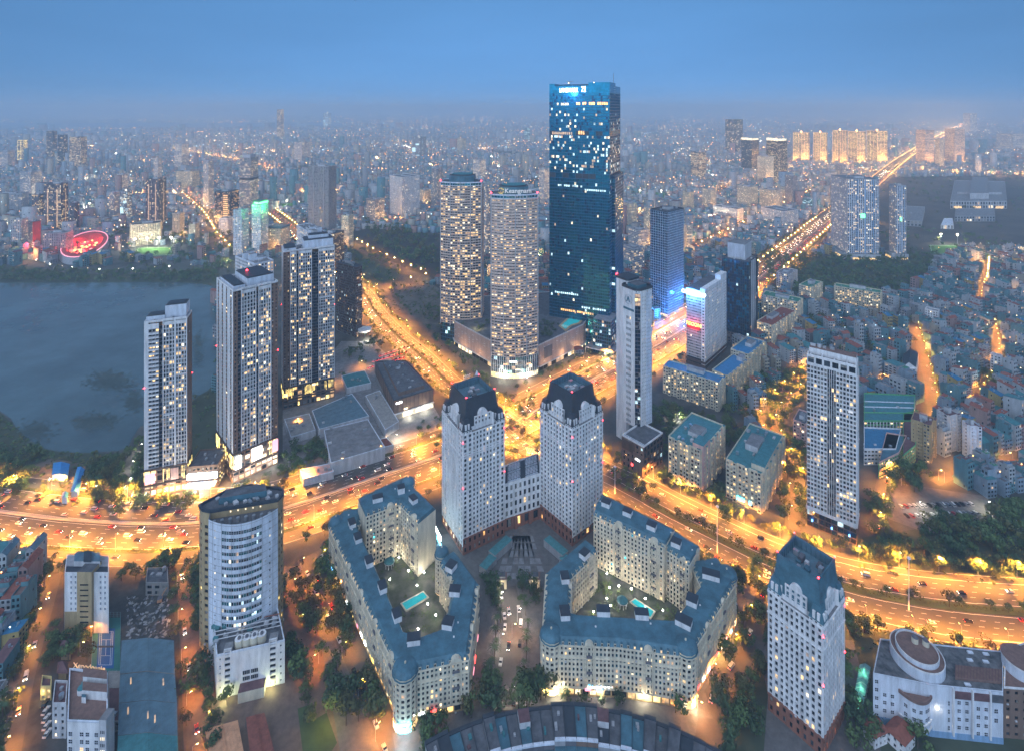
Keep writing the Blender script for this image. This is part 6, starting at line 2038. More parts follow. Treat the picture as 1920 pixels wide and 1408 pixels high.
# showroom complex left of the twin towers
z = 19
q = c4((738, 752), (813, 729), (762, 676), (703, 678), z)
B = Bd('showroom', 'dark brown box showroom with a bright glazed ground floor', 'showroom', cen(q))
FOOT.append(inset(q, -3))
for i in range(4):
    A, C = q[i], q[(i + 1) % 4]
    B['wall'].q((*A, 6), (*C, 6), (*C, z), (*A, z), 'brown'); B['wall'].q((*A, 0), (*C, 0), (*C, 6), (*A, 6), 'concrete')
    for k in range(10):
        B['wall_fins'].ebox(on(A, C, k / 10), on(A, C, k / 10 + .01), .01, .15, 6, z, 'brown_dark')
fl = min(q, key=lambda p: p[1]); fi = q.index(fl); A, C = fl, q[(fi + 1) % 4]
for k in range(5):
    B['shop_windows'].ebox(on(A, C, .22 + k * .155), on(A, C, .22 + k * .155 + .145), .05, .3, .8, 5, 'lit_white')
B['white_frame'].ebox(A, C, .1, 1.2, 5.4, 6.4, 'white'); B['white_frame'].ebox(on(A, C, 0), on(A, C, .02), .1, 1.2, 0, 6, 'white')
B['sign_board'].ebox(on(A, C, .06), on(A, C, .2), .1, .35, 15.2, 16.8, 'sign_white'); B['sign_board'].ebox(on(A, C, .25), on(A, C, .34), .1, .35, 7.4, 9, 'lit_white')
B['roof'].face([(*p, z - .6) for p in q], 'roof_dark'); parapet(B, q, z - .2, .6, 'slate_dark', 1)
iq = inset(q, 7)
B['rooftop_block'].prism(iq, z - .6, z + 3, 'brown', 'roof_dark'); gear(B, iq, z + 3, 10, False)
for p in (on(A, C, .4), on(A, C, .8)):
    lamp((p[0] - B.org[0], p[1] - 5 - B.org[1], 4), 2200, (1, .9, .65), .4, B.root)
B.done()
for pts, z, m, l in (([(685, 742), (722, 806), (748, 790), (712, 732)], 7, 'concrete', 'flat grey ramp roof with a white edge beside the dark showroom'),
                     ([(620, 868), (722, 838), (690, 786), (607, 806)], 11, 'roof_grey', 'big grey ribbed shed roof in the showroom yard'),
                     ([(598, 805), (692, 780), (660, 738), (585, 770)], 8, 'roof_metal', 'pale flat shed behind the big ribbed shed'),
                     ([(545, 820), (592, 806), (580, 775), (533, 786)], 6, 'concrete', 'low long shed by the yellow-lit lane'),
                     ([(650, 728), (696, 718), (684, 694), (640, 705)], 6, 'roof_teal', 'small dark teal shed behind the showroom'),
                     ([(568, 898), (626, 884), (620, 868), (562, 880)], 6, 'pink', 'pink walled shed beside the ring road'),
                     ([(695, 845), (738, 834), (725, 820), (690, 828)], 6, 'roof_red', 'small red-roofed shed at the corner of the ribbed shed')):
    q = c4(*pts, z)
    B = Bd('shed', l, 'shed', cen(q)); FOOT.append(inset(q, -2))
    B['wall'].prism(q, 0, z, 'grey_light', m); parapet(B, q, z, .4, 'white_blue', .6)
    for k in range(1, 6):
        B['roof_ribs'].bar((*on(q[0], q[3], k / 6), z + .1), (*on(q[1], q[2], k / 6), z + .1), .12, m)
    gear(B, q, z, 4, False)
    B.done()
for pts, l in (([(97, 889), (127, 890), (131, 868), (100, 866)], 'bright blue roofed site hut in the lakeside yard'), ([(132, 921), (147, 922), (159, 878), (145, 874)], 'long narrow bright blue roofed shed in the lakeside yard'), ([(115, 932), (127, 933), (128, 922), (117, 922)], 'tiny blue roofed hut at the yard gate')):
    q = c4(*pts, 5)
    B = Bd('site_hut', l, 'hut', cen(q)); FOOT.append(q)
    B['wall'].prism(inset(q, .4), 0, 4.6, 'white', 'roof_bright_blue')
    r0, r1 = on(q[0], q[1], .5), on(q[3], q[2], .5)
    B['roof'].q((*q[0], 4.6), (*r0, 6), (*r1, 6), (*q[3], 4.6), 'roof_bright_blue'); B['roof'].q((*r0, 6), (*q[1], 4.6), (*q[2], 4.6), (*r1, 6), 'roof_bright_blue'); B['roof'].face([(*q[0], 4.6), (*q[1], 4.6), (*r0, 6)], 'white')
    B.done()
lamp((*G(62, 912), 6), 3000, (1, .8, .4), .4)

for px, py, a, l, s in ((1688, 1392, .5, 'red hip-roofed villa with white gables below the drum building', 1), (1640, 1385, .3, 'orange-roofed pavilion left of the red villa', .8)):
    x, y = G(px, py)
    B = Bd('villa', l, 'house', (x, y))
    ca, sa = math.cos(a), math.sin(a)
    vp = [(x + (u * ca - v * sa) * s, y + (u * sa + v * ca) * s) for u, v in ((-5, -4), (5, -4), (5, 4), (-5, 4))]
    for i in range(4):
        fac(B, vp[i], vp[(i + 1) % 4], 0, 6, fh=3, bw=3, ww=.4, wh=.5, wm='white', lit=.15)
    ov = inset(vp, -.7)
    r0, r1 = on(on(ov[0], ov[3], .5), on(ov[1], ov[2], .5), .2), on(on(ov[0], ov[3], .5), on(ov[1], ov[2], .5), .8)
    B['roof'].q((*ov[0], 6), (*ov[1], 6), (*r1, 9.4), (*r0, 9.4), 'roof_red'); B['roof'].q((*ov[2], 6), (*ov[3], 6), (*r0, 9.4), (*r1, 9.4), 'roof_red')
    B['roof'].face([(*ov[3], 6), (*ov[0], 6), (*r0, 9.4)], 'roof_red'); B['roof'].face([(*ov[1], 6), (*ov[2], 6), (*r1, 9.4)], 'roof_red')
    B.done()

# ------------------------------------------------------------------ towers of the middle and far distance
TW = [  # label, left, right, top, base (px), corner share, style, lit
 ('pale slab tower with a plain flat top at the far left edge', -6, 28, 284, 318, .6, 'pale', .25),
 ('tower edged in gold light at the far left', 33, 52, 264, 304, .6, 'gold', .5),
 ('dark narrow tower of the left skyline pair, flat topped', 87, 107, 247, 318, .6, 'dark', .15),
 ('dark tower joined to the left skyline pair, slightly lower', 108, 127, 254, 320, .6, 'navy', .08),
 ('dark speckled tower with many small lights on the left skyline', 130, 163, 258, 324, .65, 'dark', .4),
 ('pale round-topped residential tower by the left edge', 37, 78, 324, 372, .5, 'pale', .2),
 ('long pale residential slab at the left edge', -10, 54, 364, 402, .8, 'pale', .08),
 ('slim dark tower left of the big lit residential tower', 60, 82, 366, 420, .6, 'dark', .25),
 ('big dark residential tower with vertical lit strips near the red arena', 82, 128, 346, 436, .7, 'darkstrip', .3),
 ('thin tower with one bright edge behind the red arena', 131, 149, 382, 436, .5, 'dark', .1),
 ('narrow block washed in red light beside the red arena', 53, 76, 417, 476, .35, 'red', .05),
 ('grey-blue block left of the red lit block', 20, 53, 413, 468, .6, 'pale', .15),
 ('low grey office block above the red arena', 80, 138, 438, 478, .75, 'grey', .1),
 ('pale tower striped with windows left of the lit screen tower', 204, 224, 362, 416, .5, 'pale', .2),
 ('tower with bright white screens on its face', 225, 248, 360, 418, .6, 'screen', .35),
 ('pale mid-rise far behind the screen tower', 219, 241, 328, 364, .5, 'pale', .4),
 ('dark glass tower with two gold window columns', 273, 312, 337, 430, .62, 'darkstrip', .12),
 ('broad cream hotel with a dark roof behind the green pitch', 243, 304, 419, 458, .93, 'cream', .06),
 ('cream hotel block with a small spire', 323, 346, 402, 442, .6, 'cream', .1),
 ('small cream block with a dark hipped roof right of the spired hotel', 354, 374, 422, 458, .6, 'cream', .15),
 ('slim pale tower far behind on the left', 288, 304, 298, 342, .5, 'pale', .3),
 ('pale tower beside the far orange avenue', 327, 354, 272, 318, .5, 'pale', .45),
 ('wide pale slab group in the middle left distance', 330, 374, 323, 358, .7, 'cream', .3),
 ('slim tower with an orange glowing base', 381, 401, 303, 390, .5, 'pale', .25),
 ('dark office block with an orange lit window column', 403, 448, 361, 424, .6, 'orange', .35),
 ('low white block right below the orange lit column', 410, 438, 411, 441, .6, 'white', .15),
 ('tall grey-white tower with a dark belt at mid height', 449, 484, 297, 396, .6, 'grey', .25),
 ('pale blue residential tower, left of the green-crowned one', 437, 467, 396, 480, .55, 'bluepale', .3),
 ('pale blue residential tower crowned with green light', 472, 503, 386, 482, .55, 'bluegreen', .3),
 ('pale orange-lit block with an octagonal roof', 503, 543, 429, 474, .6, 'warm', .2),
 ('huge grey gridded tower shell standing unlit', 578, 631, 314, 440, .72, 'shell', .0),
 ('brown block behind the wide lakeside slab tower', 600, 645, 440, 500, .6, 'brown', .3),
 ('cream lit block right of the grey tower shell', 640, 663, 406, 466, .6, 'warm', .35),
 ('slim far tower that stands out on the left horizon', 519, 532, 206, 262, .6, 'dark', .5),
 ('far round-crowned tower on the horizon', 606, 621, 213, 238, .6, 'screen', .4),
 ('pale tower pair in the far distance left of centre', 551, 582, 268, 306, .5, 'pale', .2),
 ('white twin-slab tower left of the curved towers', 731, 787, 334, 412, .4, 'white', .12),
 ('smaller grey block in front and left of the white twin-slab tower', 686, 721, 376, 420, .5, 'grey', .3),
 ('orange-lit block beside the white twin-slab tower', 786, 808, 358, 386, .5, 'warm', .2),
 ('tower with a bright crown in the far centre', 772, 799, 258, 298, .6, 'screen', .1),
 ('slim pale far tower in the centre', 857, 874, 261, 290, .5, 'cream', .1),
 ('lit slim tower above the left curved tower', 887, 911, 301, 340, .5, 'pale', .5),
 ('blue-grey tower peeking out behind the left curved tower', 809, 830, 318, 392, .5, 'grey', .2),
 ('pale tower rising in the gap between the two curved towers', 905, 919, 348, 490, .5, 'pale', .25),
 ('pale tower just left of the glass skyscraper', 1010, 1031, 318, 390, .5, 'pale', .4),
 ('far tower glowing turquoise', 983, 994, 241, 268, .5, 'teal', .3),
 ('peach-lit block right of the glass skyscraper', 1167, 1194, 384, 434, .5, 'warm', .2),
 ('pale mid-rise below the peach-lit block', 1178, 1216, 434, 478, .5, 'pale', .25),
 ('pale mid-rise partly hidden by the slender emblem tower', 1168, 1208, 468, 518, .5, 'pale', .25),
 ('cream tower behind the blue lattice tower', 1207, 1226, 392, 470, .5, 'warm', .3),
 ('pale block right behind the blue lattice tower', 1280, 1299, 424, 480, .4, 'warm', .3),
 ('cream slab left of the north avenue', 1280, 1301, 362, 402, .6, 'cream', .2),
 ('cream slab glowing in street light by the north avenue', 1317, 1343, 357, 396, .6, 'warm', .2),
 ('pair of cream slabs in the apartment estate, left one', 1382, 1421, 352, 394, .6, 'warm', .2),
 ('pair of cream slabs in the apartment estate, right one', 1424, 1467, 358, 398, .55, 'warm', .2),
 ('grey concrete tower with dark columns beside the apartment estate', 1472, 1495, 331, 390, .6, 'grey', .05),
 ('speckled lit tower at the left of the right-hand skyline', 1295, 1324, 287, 338, .5, 'dark', .5),
 ('broad dark tower far off on the right-hand skyline', 1360, 1393, 225, 288, .6, 'navy', .1),
 ('dark tower with a white lit top on the right-hand skyline', 1390, 1423, 262, 322, .6, 'whitetop', .1),
 ('dark speckled tower with two white lit tops', 1437, 1476, 263, 346, .55, 'whitetop', .35),
 ('cream speckled slab in front of the white-topped towers', 1420, 1451, 295, 346, .5, 'warm', .4),
 ('first golden tower of the glowing row on the right', 1487, 1518, 250, 308, .5, 'golden', .55),
 ('second golden tower of the glowing row on the right', 1525, 1551, 250, 308, .5, 'golden', .55),
 ('third golden tower, open-framed, in the middle of the glowing row', 1561, 1589, 246, 311, .5, 'golden', .3),
 ('fourth golden tower, with a bright roof lamp, of the glowing row', 1590, 1623, 248, 309, .5, 'golden', .55),
 ('fifth and widest golden tower at the right end of the glowing row', 1625, 1664, 247, 308, .5, 'golden', .6),
 ('orange speckled tower left of the far road', 1717, 1752, 245, 308, .5, 'orangespec', .45),
 ('slim pale church-like tower lit orange from below', 1753, 1770, 262, 316, .5, 'warm', .2),
 ('orange speckled tower right of the slim lit tower', 1771, 1809, 243, 308, .5, 'orangespec', .45),
 ('pale pair of towers far right of the glowing road', 1806, 1832, 213, 250, .5, 'pale', .4),
 ('dim slab far right on the skyline', 1868, 1920, 252, 285, .6, 'pale', .35),
 ('wide dark residential slab with scattered lights beside the ring road', 1558, 1648, 337, 486, .35, 'bigslab', .2),
 ('narrow dark residential slab right of the wide one', 1667, 1699, 349, 486, .4, 'bigslab', .2),
 ('dark tower top behind the wide residential slab', 1567, 1586, 310, 350, .5, 'grey', .2),
 ('low white office block with a long flat roof near the avenue', 1337, 1394, 394, 416, .8, 'white', .2),
 ('white stepped office block above the ring road', 1427, 1497, 398, 428, .6, 'white', .12),
 ('teal glass hall behind the ring road', 1502, 1538, 376, 394, .9, 'teal', .3),
]
STY = {
 'pale': dict(wm='grey_light', roof='roof_grey', ww=.55), 'white': dict(wm='white', roof='roof_grey', ww=.5), 'cream': dict(wm='cream', roof='slate_dark', ww=.45), 'warm': dict(wm='cream_light', roof='roof_grey', ww=.5),
 'grey': dict(wm='grey', roof='roof_grey', ww=.55), 'dark': dict(wm='grey_dark', roof='roof_dark', ww=.7), 'navy': dict(wm='slate_dark', roof='roof_dark', ww=.9, wh=.8), 'brown': dict(wm='brown', roof='slate_dark', ww=.5),
 'gold': dict(wm='grey_dark', roof='roof_dark', ls=('lit_gold', 'lit_warm')), 'darkstrip': dict(wm='grey_dark', roof='roof_dark', ww=.6), 'red': dict(wm='grey_dark', roof='roof_dark'), 'screen': dict(wm='grey', roof='roof_dark', ls=('lit_white', 'lit_cool')),
 'orange': dict(wm='slate_dark', roof='roof_dark', ww=.8, ls=('lit_dim', 'lit_amber')), 'bluepale': dict(wm='white_blue', roof='roof_grey', ww=.45), 'bluegreen': dict(wm='white_blue', roof='roof_grey', ww=.45), 'shell': dict(wm='grey', roof='concrete', ww=.6, wh=.6, gl=('glass', 'grey_dark')),
 'teal': dict(wm='teal_wall', roof='roof_teal', ww=.85, gl=('glass_green', 'glass_blue'), ls=('lit_cool',)), 'whitetop': dict(wm='slate_dark', roof='roof_dark', ww=.7), 'golden': dict(wm='tan', roof='roof_dark', ww=.6, ls=('lit_warm', 'lit_amber', 'lit_gold')), 'orangespec': dict(wm='pink_stone', roof='roof_dark', ww=.55, ls=('lit_amber', 'lit_warm')),
 'bigslab': dict(wm='grey', roof='roof_grey', ww=.6, pm='white_blue'),
}
for k, (l, x0, x1, yt, yb, s, sty, lit) in enumerate(TW):
    xc = x0 + s * (x1 - x0)
    d = F * H / (yb - HZ)
    q = P4(xc, yb, x0, x1, asp=.9 if s < .7 else .5)
    z1 = max(ZT(yb, yt), 12)
    st = dict(fh=3.4 if d < 1600 else 3.4 * max(1, d / 2200), bw=3.4 if d < 1500 else 3.4 * max(1, d / 1900), lit=lit, ng=5 if d < 2500 else 2, wh=.6)
    st.update(STY[sty])
    z1_ = z1
    B = tower('city_tower' if z1 > 45 else 'city_block', l, 'tower' if z1 > 45 else 'building', q, z1, rng=random.Random(k), plant=z1 > 25, **st)
    P, Rr, Bk, L = ccw(q)
    if sty in ('gold', 'golden'):
        w = max(1.2, d / 2600)
        for a, c in ((P, Rr), (L, P)):
            n = 3 if sty == 'golden' else 2
            for j in range(n):
                u = j / n
                B['light_strip'].ebox(on(a, c, u + .02), on(a, c, u + .02 + w / max(8, math.hypot(a[0] - c[0], a[1] - c[1]))), .3, .8, 6, z1 + 1, 'lit_gold' if sty == 'gold' else 'lit_orange_soft')
            B['light_strip'].ebox(a, c, .3, .9, z1, z1 + w, 'lit_gold' if sty == 'gold' else 'lit_orange_soft')
        if sty == 'golden':
            B['roof_lamp'].dome(cen(q), 5, z1 + 4, 6, 'far_orange', 8, 2)
            B['roof_lamp'].dome(P, 3.4, z1 + 1, 4, 'far_orange', 8, 2)
    elif sty == 'darkstrip':
        for a, c, u in ((L, P, .2), (P, Rr, .6), (L, P, .75)):
            B['light_strip'].ebox(on(a, c, u), on(a, c, u + .07), .2, .5, z1 * .1, z1 * .9, 'lit_dim')
    elif sty == 'red':
        for a, c in ((P, Rr),):
            B['red_wash'].ebox(a, c, .2, .7, 4, z1, 'red_paint')  # red light on this face painted as a red sheet
        lamp((16, -30, 24), 12000, (1, .05, .1), 2, B.root)
    elif sty == 'screen':
        for u, h0, h1 in ((.05, .3, .5), (.45, .62, .7), (.5, .08, .16)):
            B['light_screen'].ebox(on(L, P, u), on(L, P, u + .4), .3, .8, z1 * h0, z1 * h1, 'lit_cool')
        B['roof_lamp'].dome(cen(q), max(2.5, d / 900), z1 + 2, max(3, d / 800), 'far_white', 8, 2)
    elif sty == 'orange':
        B['light_strip'].ebox(on(L, P, .55), on(L, P, .92), .3, .7, z1 * .1, z1 * .95, 'brown_dark')
        for j in range(14):
            B['light_strip'].ebox(on(L, P, .58), on(L, P, .9), .71, .9, z1 * (.1 + j * .06), z1 * (.13 + j * .06), 'lit_amber')
    elif sty == 'bluegreen':
        B['crown'].prism(inset(q, 2), z1, z1 + 9, 'green_wall', 'roof_green'); B['light_screen'].ebox(on(P, Rr, .05), on(P, Rr, .95), -1.5, .6, z1 + 3, z1 + 7, 'sign_green'); B['light_screen'].ebox(on(L, P, .3), on(L, P, .95), -1.5, .6, z1 + 3, z1 + 6, 'lit_cool')
        for v in ((-14, -22), (18, -14)):
            lamp((v[0], v[1], z1 - 4), 16000, (.05, 1, .25), 2, B.root)
    elif sty == 'whitetop':
        B['light_screen'].ebox(on(L, P, .02), P, .2, 1, z1 - 4, z1 + 6, 'lit_white'); B['light_screen'].ebox(P, on(P, Rr, .9), .2, 1, z1 - 4, z1 + 4, 'lit_white')
    elif sty == 'shell':
        B['mast'].bar((*cen(q), z1), (*cen(q), z1 + 4), .5, 'metal')
        for u in (.25, .5, .75):
            B['wall'].ebox(on(L, P, u), on(L, P, u + .03), 0, .9, 0, z1, 'grey')
        g = on(L, P, .6)
        B['warning_light'].dome((g[0], g[1] - 2), 1.5, z1 * .38, 2, 'lit_orange', 8, 2)
    elif sty == 'grey' and 'belt' in l:
        for a, c in ((P, Rr), (L, P)):
            B['belt'].ebox(a, c, .1, .8, z1 * .58, z1 * .62, 'slate_dark')
        B['plant_room'].prism(inset(q, 5), z1, z1 + 10, 'grey_light', 'roof_grey')
    elif sty == 'bigslab':
        for u in (.28, .55, .8):
            B['recess_strip'].ebox(on(P, Rr, u), on(P, Rr, u + .03), .05, .4, 6, z1, 'blue_wall')
        for i in (0, 3):
            A, C = ccw(q)[i], ccw(q)[(i + 1) % 4]
            B['podium'].ebox(A, C, .5, 8, 0, 12, 'grey_light', 'roof_grey'); B['shop_windows'].ebox(on(A, C, .1), on(A, C, .9), 8.02, 8.3, 1, 5, 'lit_warm')
        if 'wide' in l:
            p = on(P, Rr, .42)
            B['green_sign'].ebox(on(P, Rr, .42), on(P, Rr, .55), .5, .9, z1 * .52, z1 * .57, 'sign_green')
    elif sty == 'warm' and 'octagonal' in l:
        B['crown'].prism(inset(q, -1), z1, z1 + 3, 'slate', 'roof_grey')
    if 'spire' in l:
        B['spire'].frustum(inset(q, 6), z1, [on(p, cen(q), .97) for p in inset(q, 6)], z1 + 18, 'slate', 'slate')
    if 'orange glowing base' in l or 'lit orange from below' in l or sty in ('warm', 'orangespec', 'golden'):
        e = 22000 * (d / 1200) ** 2 * (1.6 if sty == 'golden' else .5)
        lamp((0, -30 * d / 1500, 14 * d / 1500), min(e, 160000), (1, .48, .14), 3, B.root)
    B.done()

# red glowing arena, pitches, convention centre
def arena():
    c, rx, ry = (158, 470), 43, 26
    B = Bd('red_arena', 'oval arena glowing red inside, by the lake', 'arena', G(*c))
    pts = lambda kx, ky, dz: [G(c[0] + rx * kx * math.cos(a) * .92 + ry * ky * math.sin(a) * .55, c[1] - rx * kx * math.cos(a) * .42 + ry * ky * math.sin(a) * .62, dz) for a in np.linspace(0, 2 * math.pi, 41)[:-1]]
    o, m, i = pts(1.12, 1.12, 0), pts(1.05, 1.05, 0), pts(.85, .78, 0)
    B['outer_wall'].frustum(ccw(o), 0, ccw(m), 13, 'grey'); B['roof_ring'].frustum(ccw(m), 13, ccw(i), 15, 'red_paint'); B['inner_wall'].frustum(ccw(i), 15, ccw(pts(.7, .62, 0)), 3, 'red_paint')
    B['floor'].face([(*p, 3) for p in ccw(pts(.7, .62, 0))], 'red_paint')
    for k in range(70):
        a, r = R.random() * 6.28, R.random() ** .5 * .62
        p = G(c[0] + rx * r * math.cos(a) * .92 + ry * r * math.sin(a) * .5, c[1] - rx * r * math.cos(a) * .42 + ry * r * math.sin(a) * .58)
        B['stalls'].box(p, R.random(), R.uniform(2, 6), R.uniform(1.5, 3), 3.01, R.uniform(4.5, 6.5), R.choice(('lit_gold', 'lit_amber', 'red_paint', 'sign_red', 'white', 'lit_gold')))
    for k in range(6):
        p = on(i[k * 6], G(*c), .3)
        lamp((p[0] - B.org[0], p[1] - B.org[1], 17), 26000, (1, .06, .09), 2, B.root)
    for k in range(40):
        a, b_ = m[k], m[(k + 1) % 40]
        B['light_ring'].ebox(a, b_, -.5, .6, 13.1, 14.2, 'sign_pink')
    B.done()
    FOOT.append(inset(ccw(o), -8))
arena()
def pitch(l, px, heads, e=30000, m='pitch'):
    p = ccw(PG(px))
    B = Bd('sports_pitch', l, 'sports pitch', cen(p))
    FOOT.append(inset(p, -6))
    B['turf'].prism(p, 0, .35, m)
    for i in range(4):
        B['touch_lines'].bar((*on(p[i], cen(p), .07), .4), (*on(p[(i + 1) % 4], cen(p), .07), .4), .25, 'paint')
    for hx, hy in heads:
        x, y = G(hx, hy)
        B['floodlight_mast'].bar((x, y, 0), (x, y, 22), .4, 'metal'); B['floodlight'].box((x, y), 0, 4, 1.2, 21, 23.6, 'far_white')
        lamp((x - B.org[0], y - 4 - B.org[1], 20), e, (1, .95, .7), 1, B.root)
    B.done()
pitch('flood-lit green football pitch by the lake shore', [(250, 482), (325, 479), (320, 464), (258, 466)], ((253, 468), (276, 466), (298, 465), (321, 465)))
pitch('flood-lit green football pitch before the dark park on the right', [(1745, 476), (1812, 478), (1806, 462), (1742, 460)], ((1764, 458), (1795, 459)), 26000)
pitch('far green lawn glowing between the grey tower shell and the orange road', [(520, 394), (574, 390), (570, 380), (528, 382)], ((538, 390),), 60000)
pitch('small green pitch near the thin bright-edged tower', [(160, 402), (192, 402), (190, 392), (164, 393)], ((168, 396), (190, 396)), 40000)
pitch('far green lawn right of the glass skyscraper', [(1190, 372), (1252, 374), (1246, 362), (1196, 361)], ((1200, 370), (1240, 370)), 40000)

def centre():
    for l, pts, z, wm, top in (('stepped grey convention hall with a raised centre in the great park', [(1782, 392), (1888, 392), (1884, 352), (1790, 350)], 22, 'grey_light', 'roof_grey'), ('long flat-roofed hall before the convention hall', [(1790, 416), (1866, 416), (1864, 401), (1792, 401)], 14, 'grey', 'roof_grey'), ('flat dark-roofed hall behind the narrow residential slab', [(1700, 424), (1728, 426), (1734, 398), (1700, 396)], 14, 'grey', 'roof_grey'), ('small white pavilion in the great park', [(1764, 430), (1788, 430), (1786, 417), (1770, 417)], 9, 'white', 'white_blue')):
        q = c4(*pts, 0)
        B = tower('hall', l, 'hall', q, z, roof=top, wm=wm, bw=8, ww=.6, wh=.7, fh=z / 2, lit=.12, ng=4, plant=False)
        if 'stepped' in l:
            p = lambda s, t: on(on(q[0], q[1], s), on(q[3], q[2], s), t)
            B['raised_hall'].prism(ccw([p(.34, .1), p(.68, .1), p(.66, .96), p(.36, .96)]), z, z + 18, 'grey_light', 'roof_grey')
            B['raised_hall'].prism(ccw([p(.1, .3), p(.34, .3), p(.36, .8), p(.12, .8)]), z, z + 7, 'grey_light', 'roof_grey'); B['raised_hall'].prism(ccw([p(.68, .3), p(.92, .3), p(.9, .8), p(.68, .8)]), z, z + 7, 'grey_light', 'roof_grey')
            for t in (.06, .4, .8):
                B['shop_windows'].ebox(on(q[0], q[1], t), on(q[0], q[1], t + .14), .2, .6, 1, 8, 'lit_warm')
        B.done()
centre()

# ------------------------------------------------------------------ where scattered things may stand
def side(x, y):
    p = 960 + F * x / y
    return 'far left' if p < 400 else 'left' if p < 800 else 'centre' if p < 1150 else 'right' if p < 1550 else 'far right'

RD = [(np.array(l), hw) for l, hw in ROADS.values()]
def free(X, Y, margin=4.0, keep=True, roads=True, foot=True):
    X, Y = np.asarray(X, float), np.asarray(Y, float)
    ok = np.ones(X.shape, bool)
    if roads:
        for l, hw in RD:
            lo, hi = l.min(0) - hw - margin - 20, l.max(0) + hw + margin + 20
            idx = np.nonzero(ok & (X > lo[0]) & (X < hi[0]) & (Y > lo[1]) & (Y < hi[1]))[0]
            for s in range(0, len(idx), 4000):
                ii = idx[s:s + 4000]
                P = np.stack([X[ii], Y[ii]], 1)[:, None, :]
                A, D = l[:-1][None], (l[1:] - l[:-1])[None]
                t = np.clip(((P - A) * D).sum(2) / np.maximum((D * D).sum(2), 1e-6), 0, 1)
                dd = np.sqrt((((A + D * t[..., None]) - P) ** 2).sum(2)).min(1)
                ok[ii[dd < hw + margin]] = False
    polys = (FOOT if foot else []) + (KEEP if keep else [])
    for p in polys:
        a = np.array(p)
        lo, hi = a.min(0), a.max(0)
        idx = np.nonzero(ok & (X > lo[0]) & (X < hi[0]) & (Y > lo[1]) & (Y < hi[1]))[0]
        if len(idx):
            ok[idx[pipn(X[idx], Y[idx], p)]] = False
    return ok

def npmesh(name, V, Q, MI, mats, kind=None):
    me = bpy.data.meshes.new(name)
    V, Q = np.asarray(V, np.float32), np.asarray(Q, np.int32)
    me.vertices.add(len(V)); me.vertices.foreach_set('co', V.ravel())
    me.loops.add(Q.size); me.loops.foreach_set('vertex_index', Q.ravel())
    me.polygons.add(len(Q))
    me.polygons.foreach_set('loop_start', np.arange(0, Q.size, Q.shape[1], dtype=np.int32))
    for m in mats:
        me.materials.append(M[m])
    me.polygons.foreach_set('material_index', np.asarray(MI, np.int32))
    me.update(calc_edges=True)
    o = bpy.data.objects.new(name, me)
    COL.objects.link(o)
    if kind:
        o['kind'] = kind
    return o

def merge(name, items, label=None, kind='stuff'):
    """items: (MB list, x, y, angle, scale xyz)"""
    V, Q, MI, mats, n = [], [], [], [], 0
    for mbs, x, y, a, sc in items:
        c, s = math.cos(a), math.sin(a)
        for mb in mbs:
            if not hasattr(mb, 'np'):
                f = [(q if len(q) == 4 else (q + q[-1:]) if len(q) == 3 else None, m) for q, m in zip(mb.f, mb.mi)]
                ff, mm = [], []
                for q, m in zip(mb.f, mb.mi):
                    if len(q) == 4:
                        ff.append(q); mm.append(m)
                    else:
                        for k in range(1, len(q) - 1, 2):
                            ff.append((q[0], q[k], q[k + 1], q[min(k + 2, len(q) - 1)])); mm.append(m)
                mb.np = (np.array(mb.v, float), np.array(ff), np.array(mm))
            v, f, m = mb.np
            v = v * np.array(sc)
            w = np.empty_like(v)
            w[:, 0], w[:, 1], w[:, 2] = x + v[:, 0] * c - v[:, 1] * s, y + v[:, 0] * s + v[:, 1] * c, v[:, 2]
            idx = []
            for t in mb.ms:
                if t not in mats:
                    mats.append(t)
                idx.append(mats.index(t))
            V.append(w); Q.append(f + n); MI.append(np.array(idx)[m]); n += len(w)
    if not V:
        return None
    # triangles stored as quads with a repeated corner are split off
    V, Q, MI = np.concatenate(V), np.concatenate(Q), np.concatenate(MI)
    good = Q[:, 2] != Q[:, 3]
    T = np.concatenate([Q[good][:, [0, 1, 2]], Q[good][:, [0, 2, 3]], Q[~good][:, :3]])
    MT = np.concatenate([MI[good], MI[good], MI[~good]])
    return tag(npmesh(name, V, T, MT, mats, kind), label)

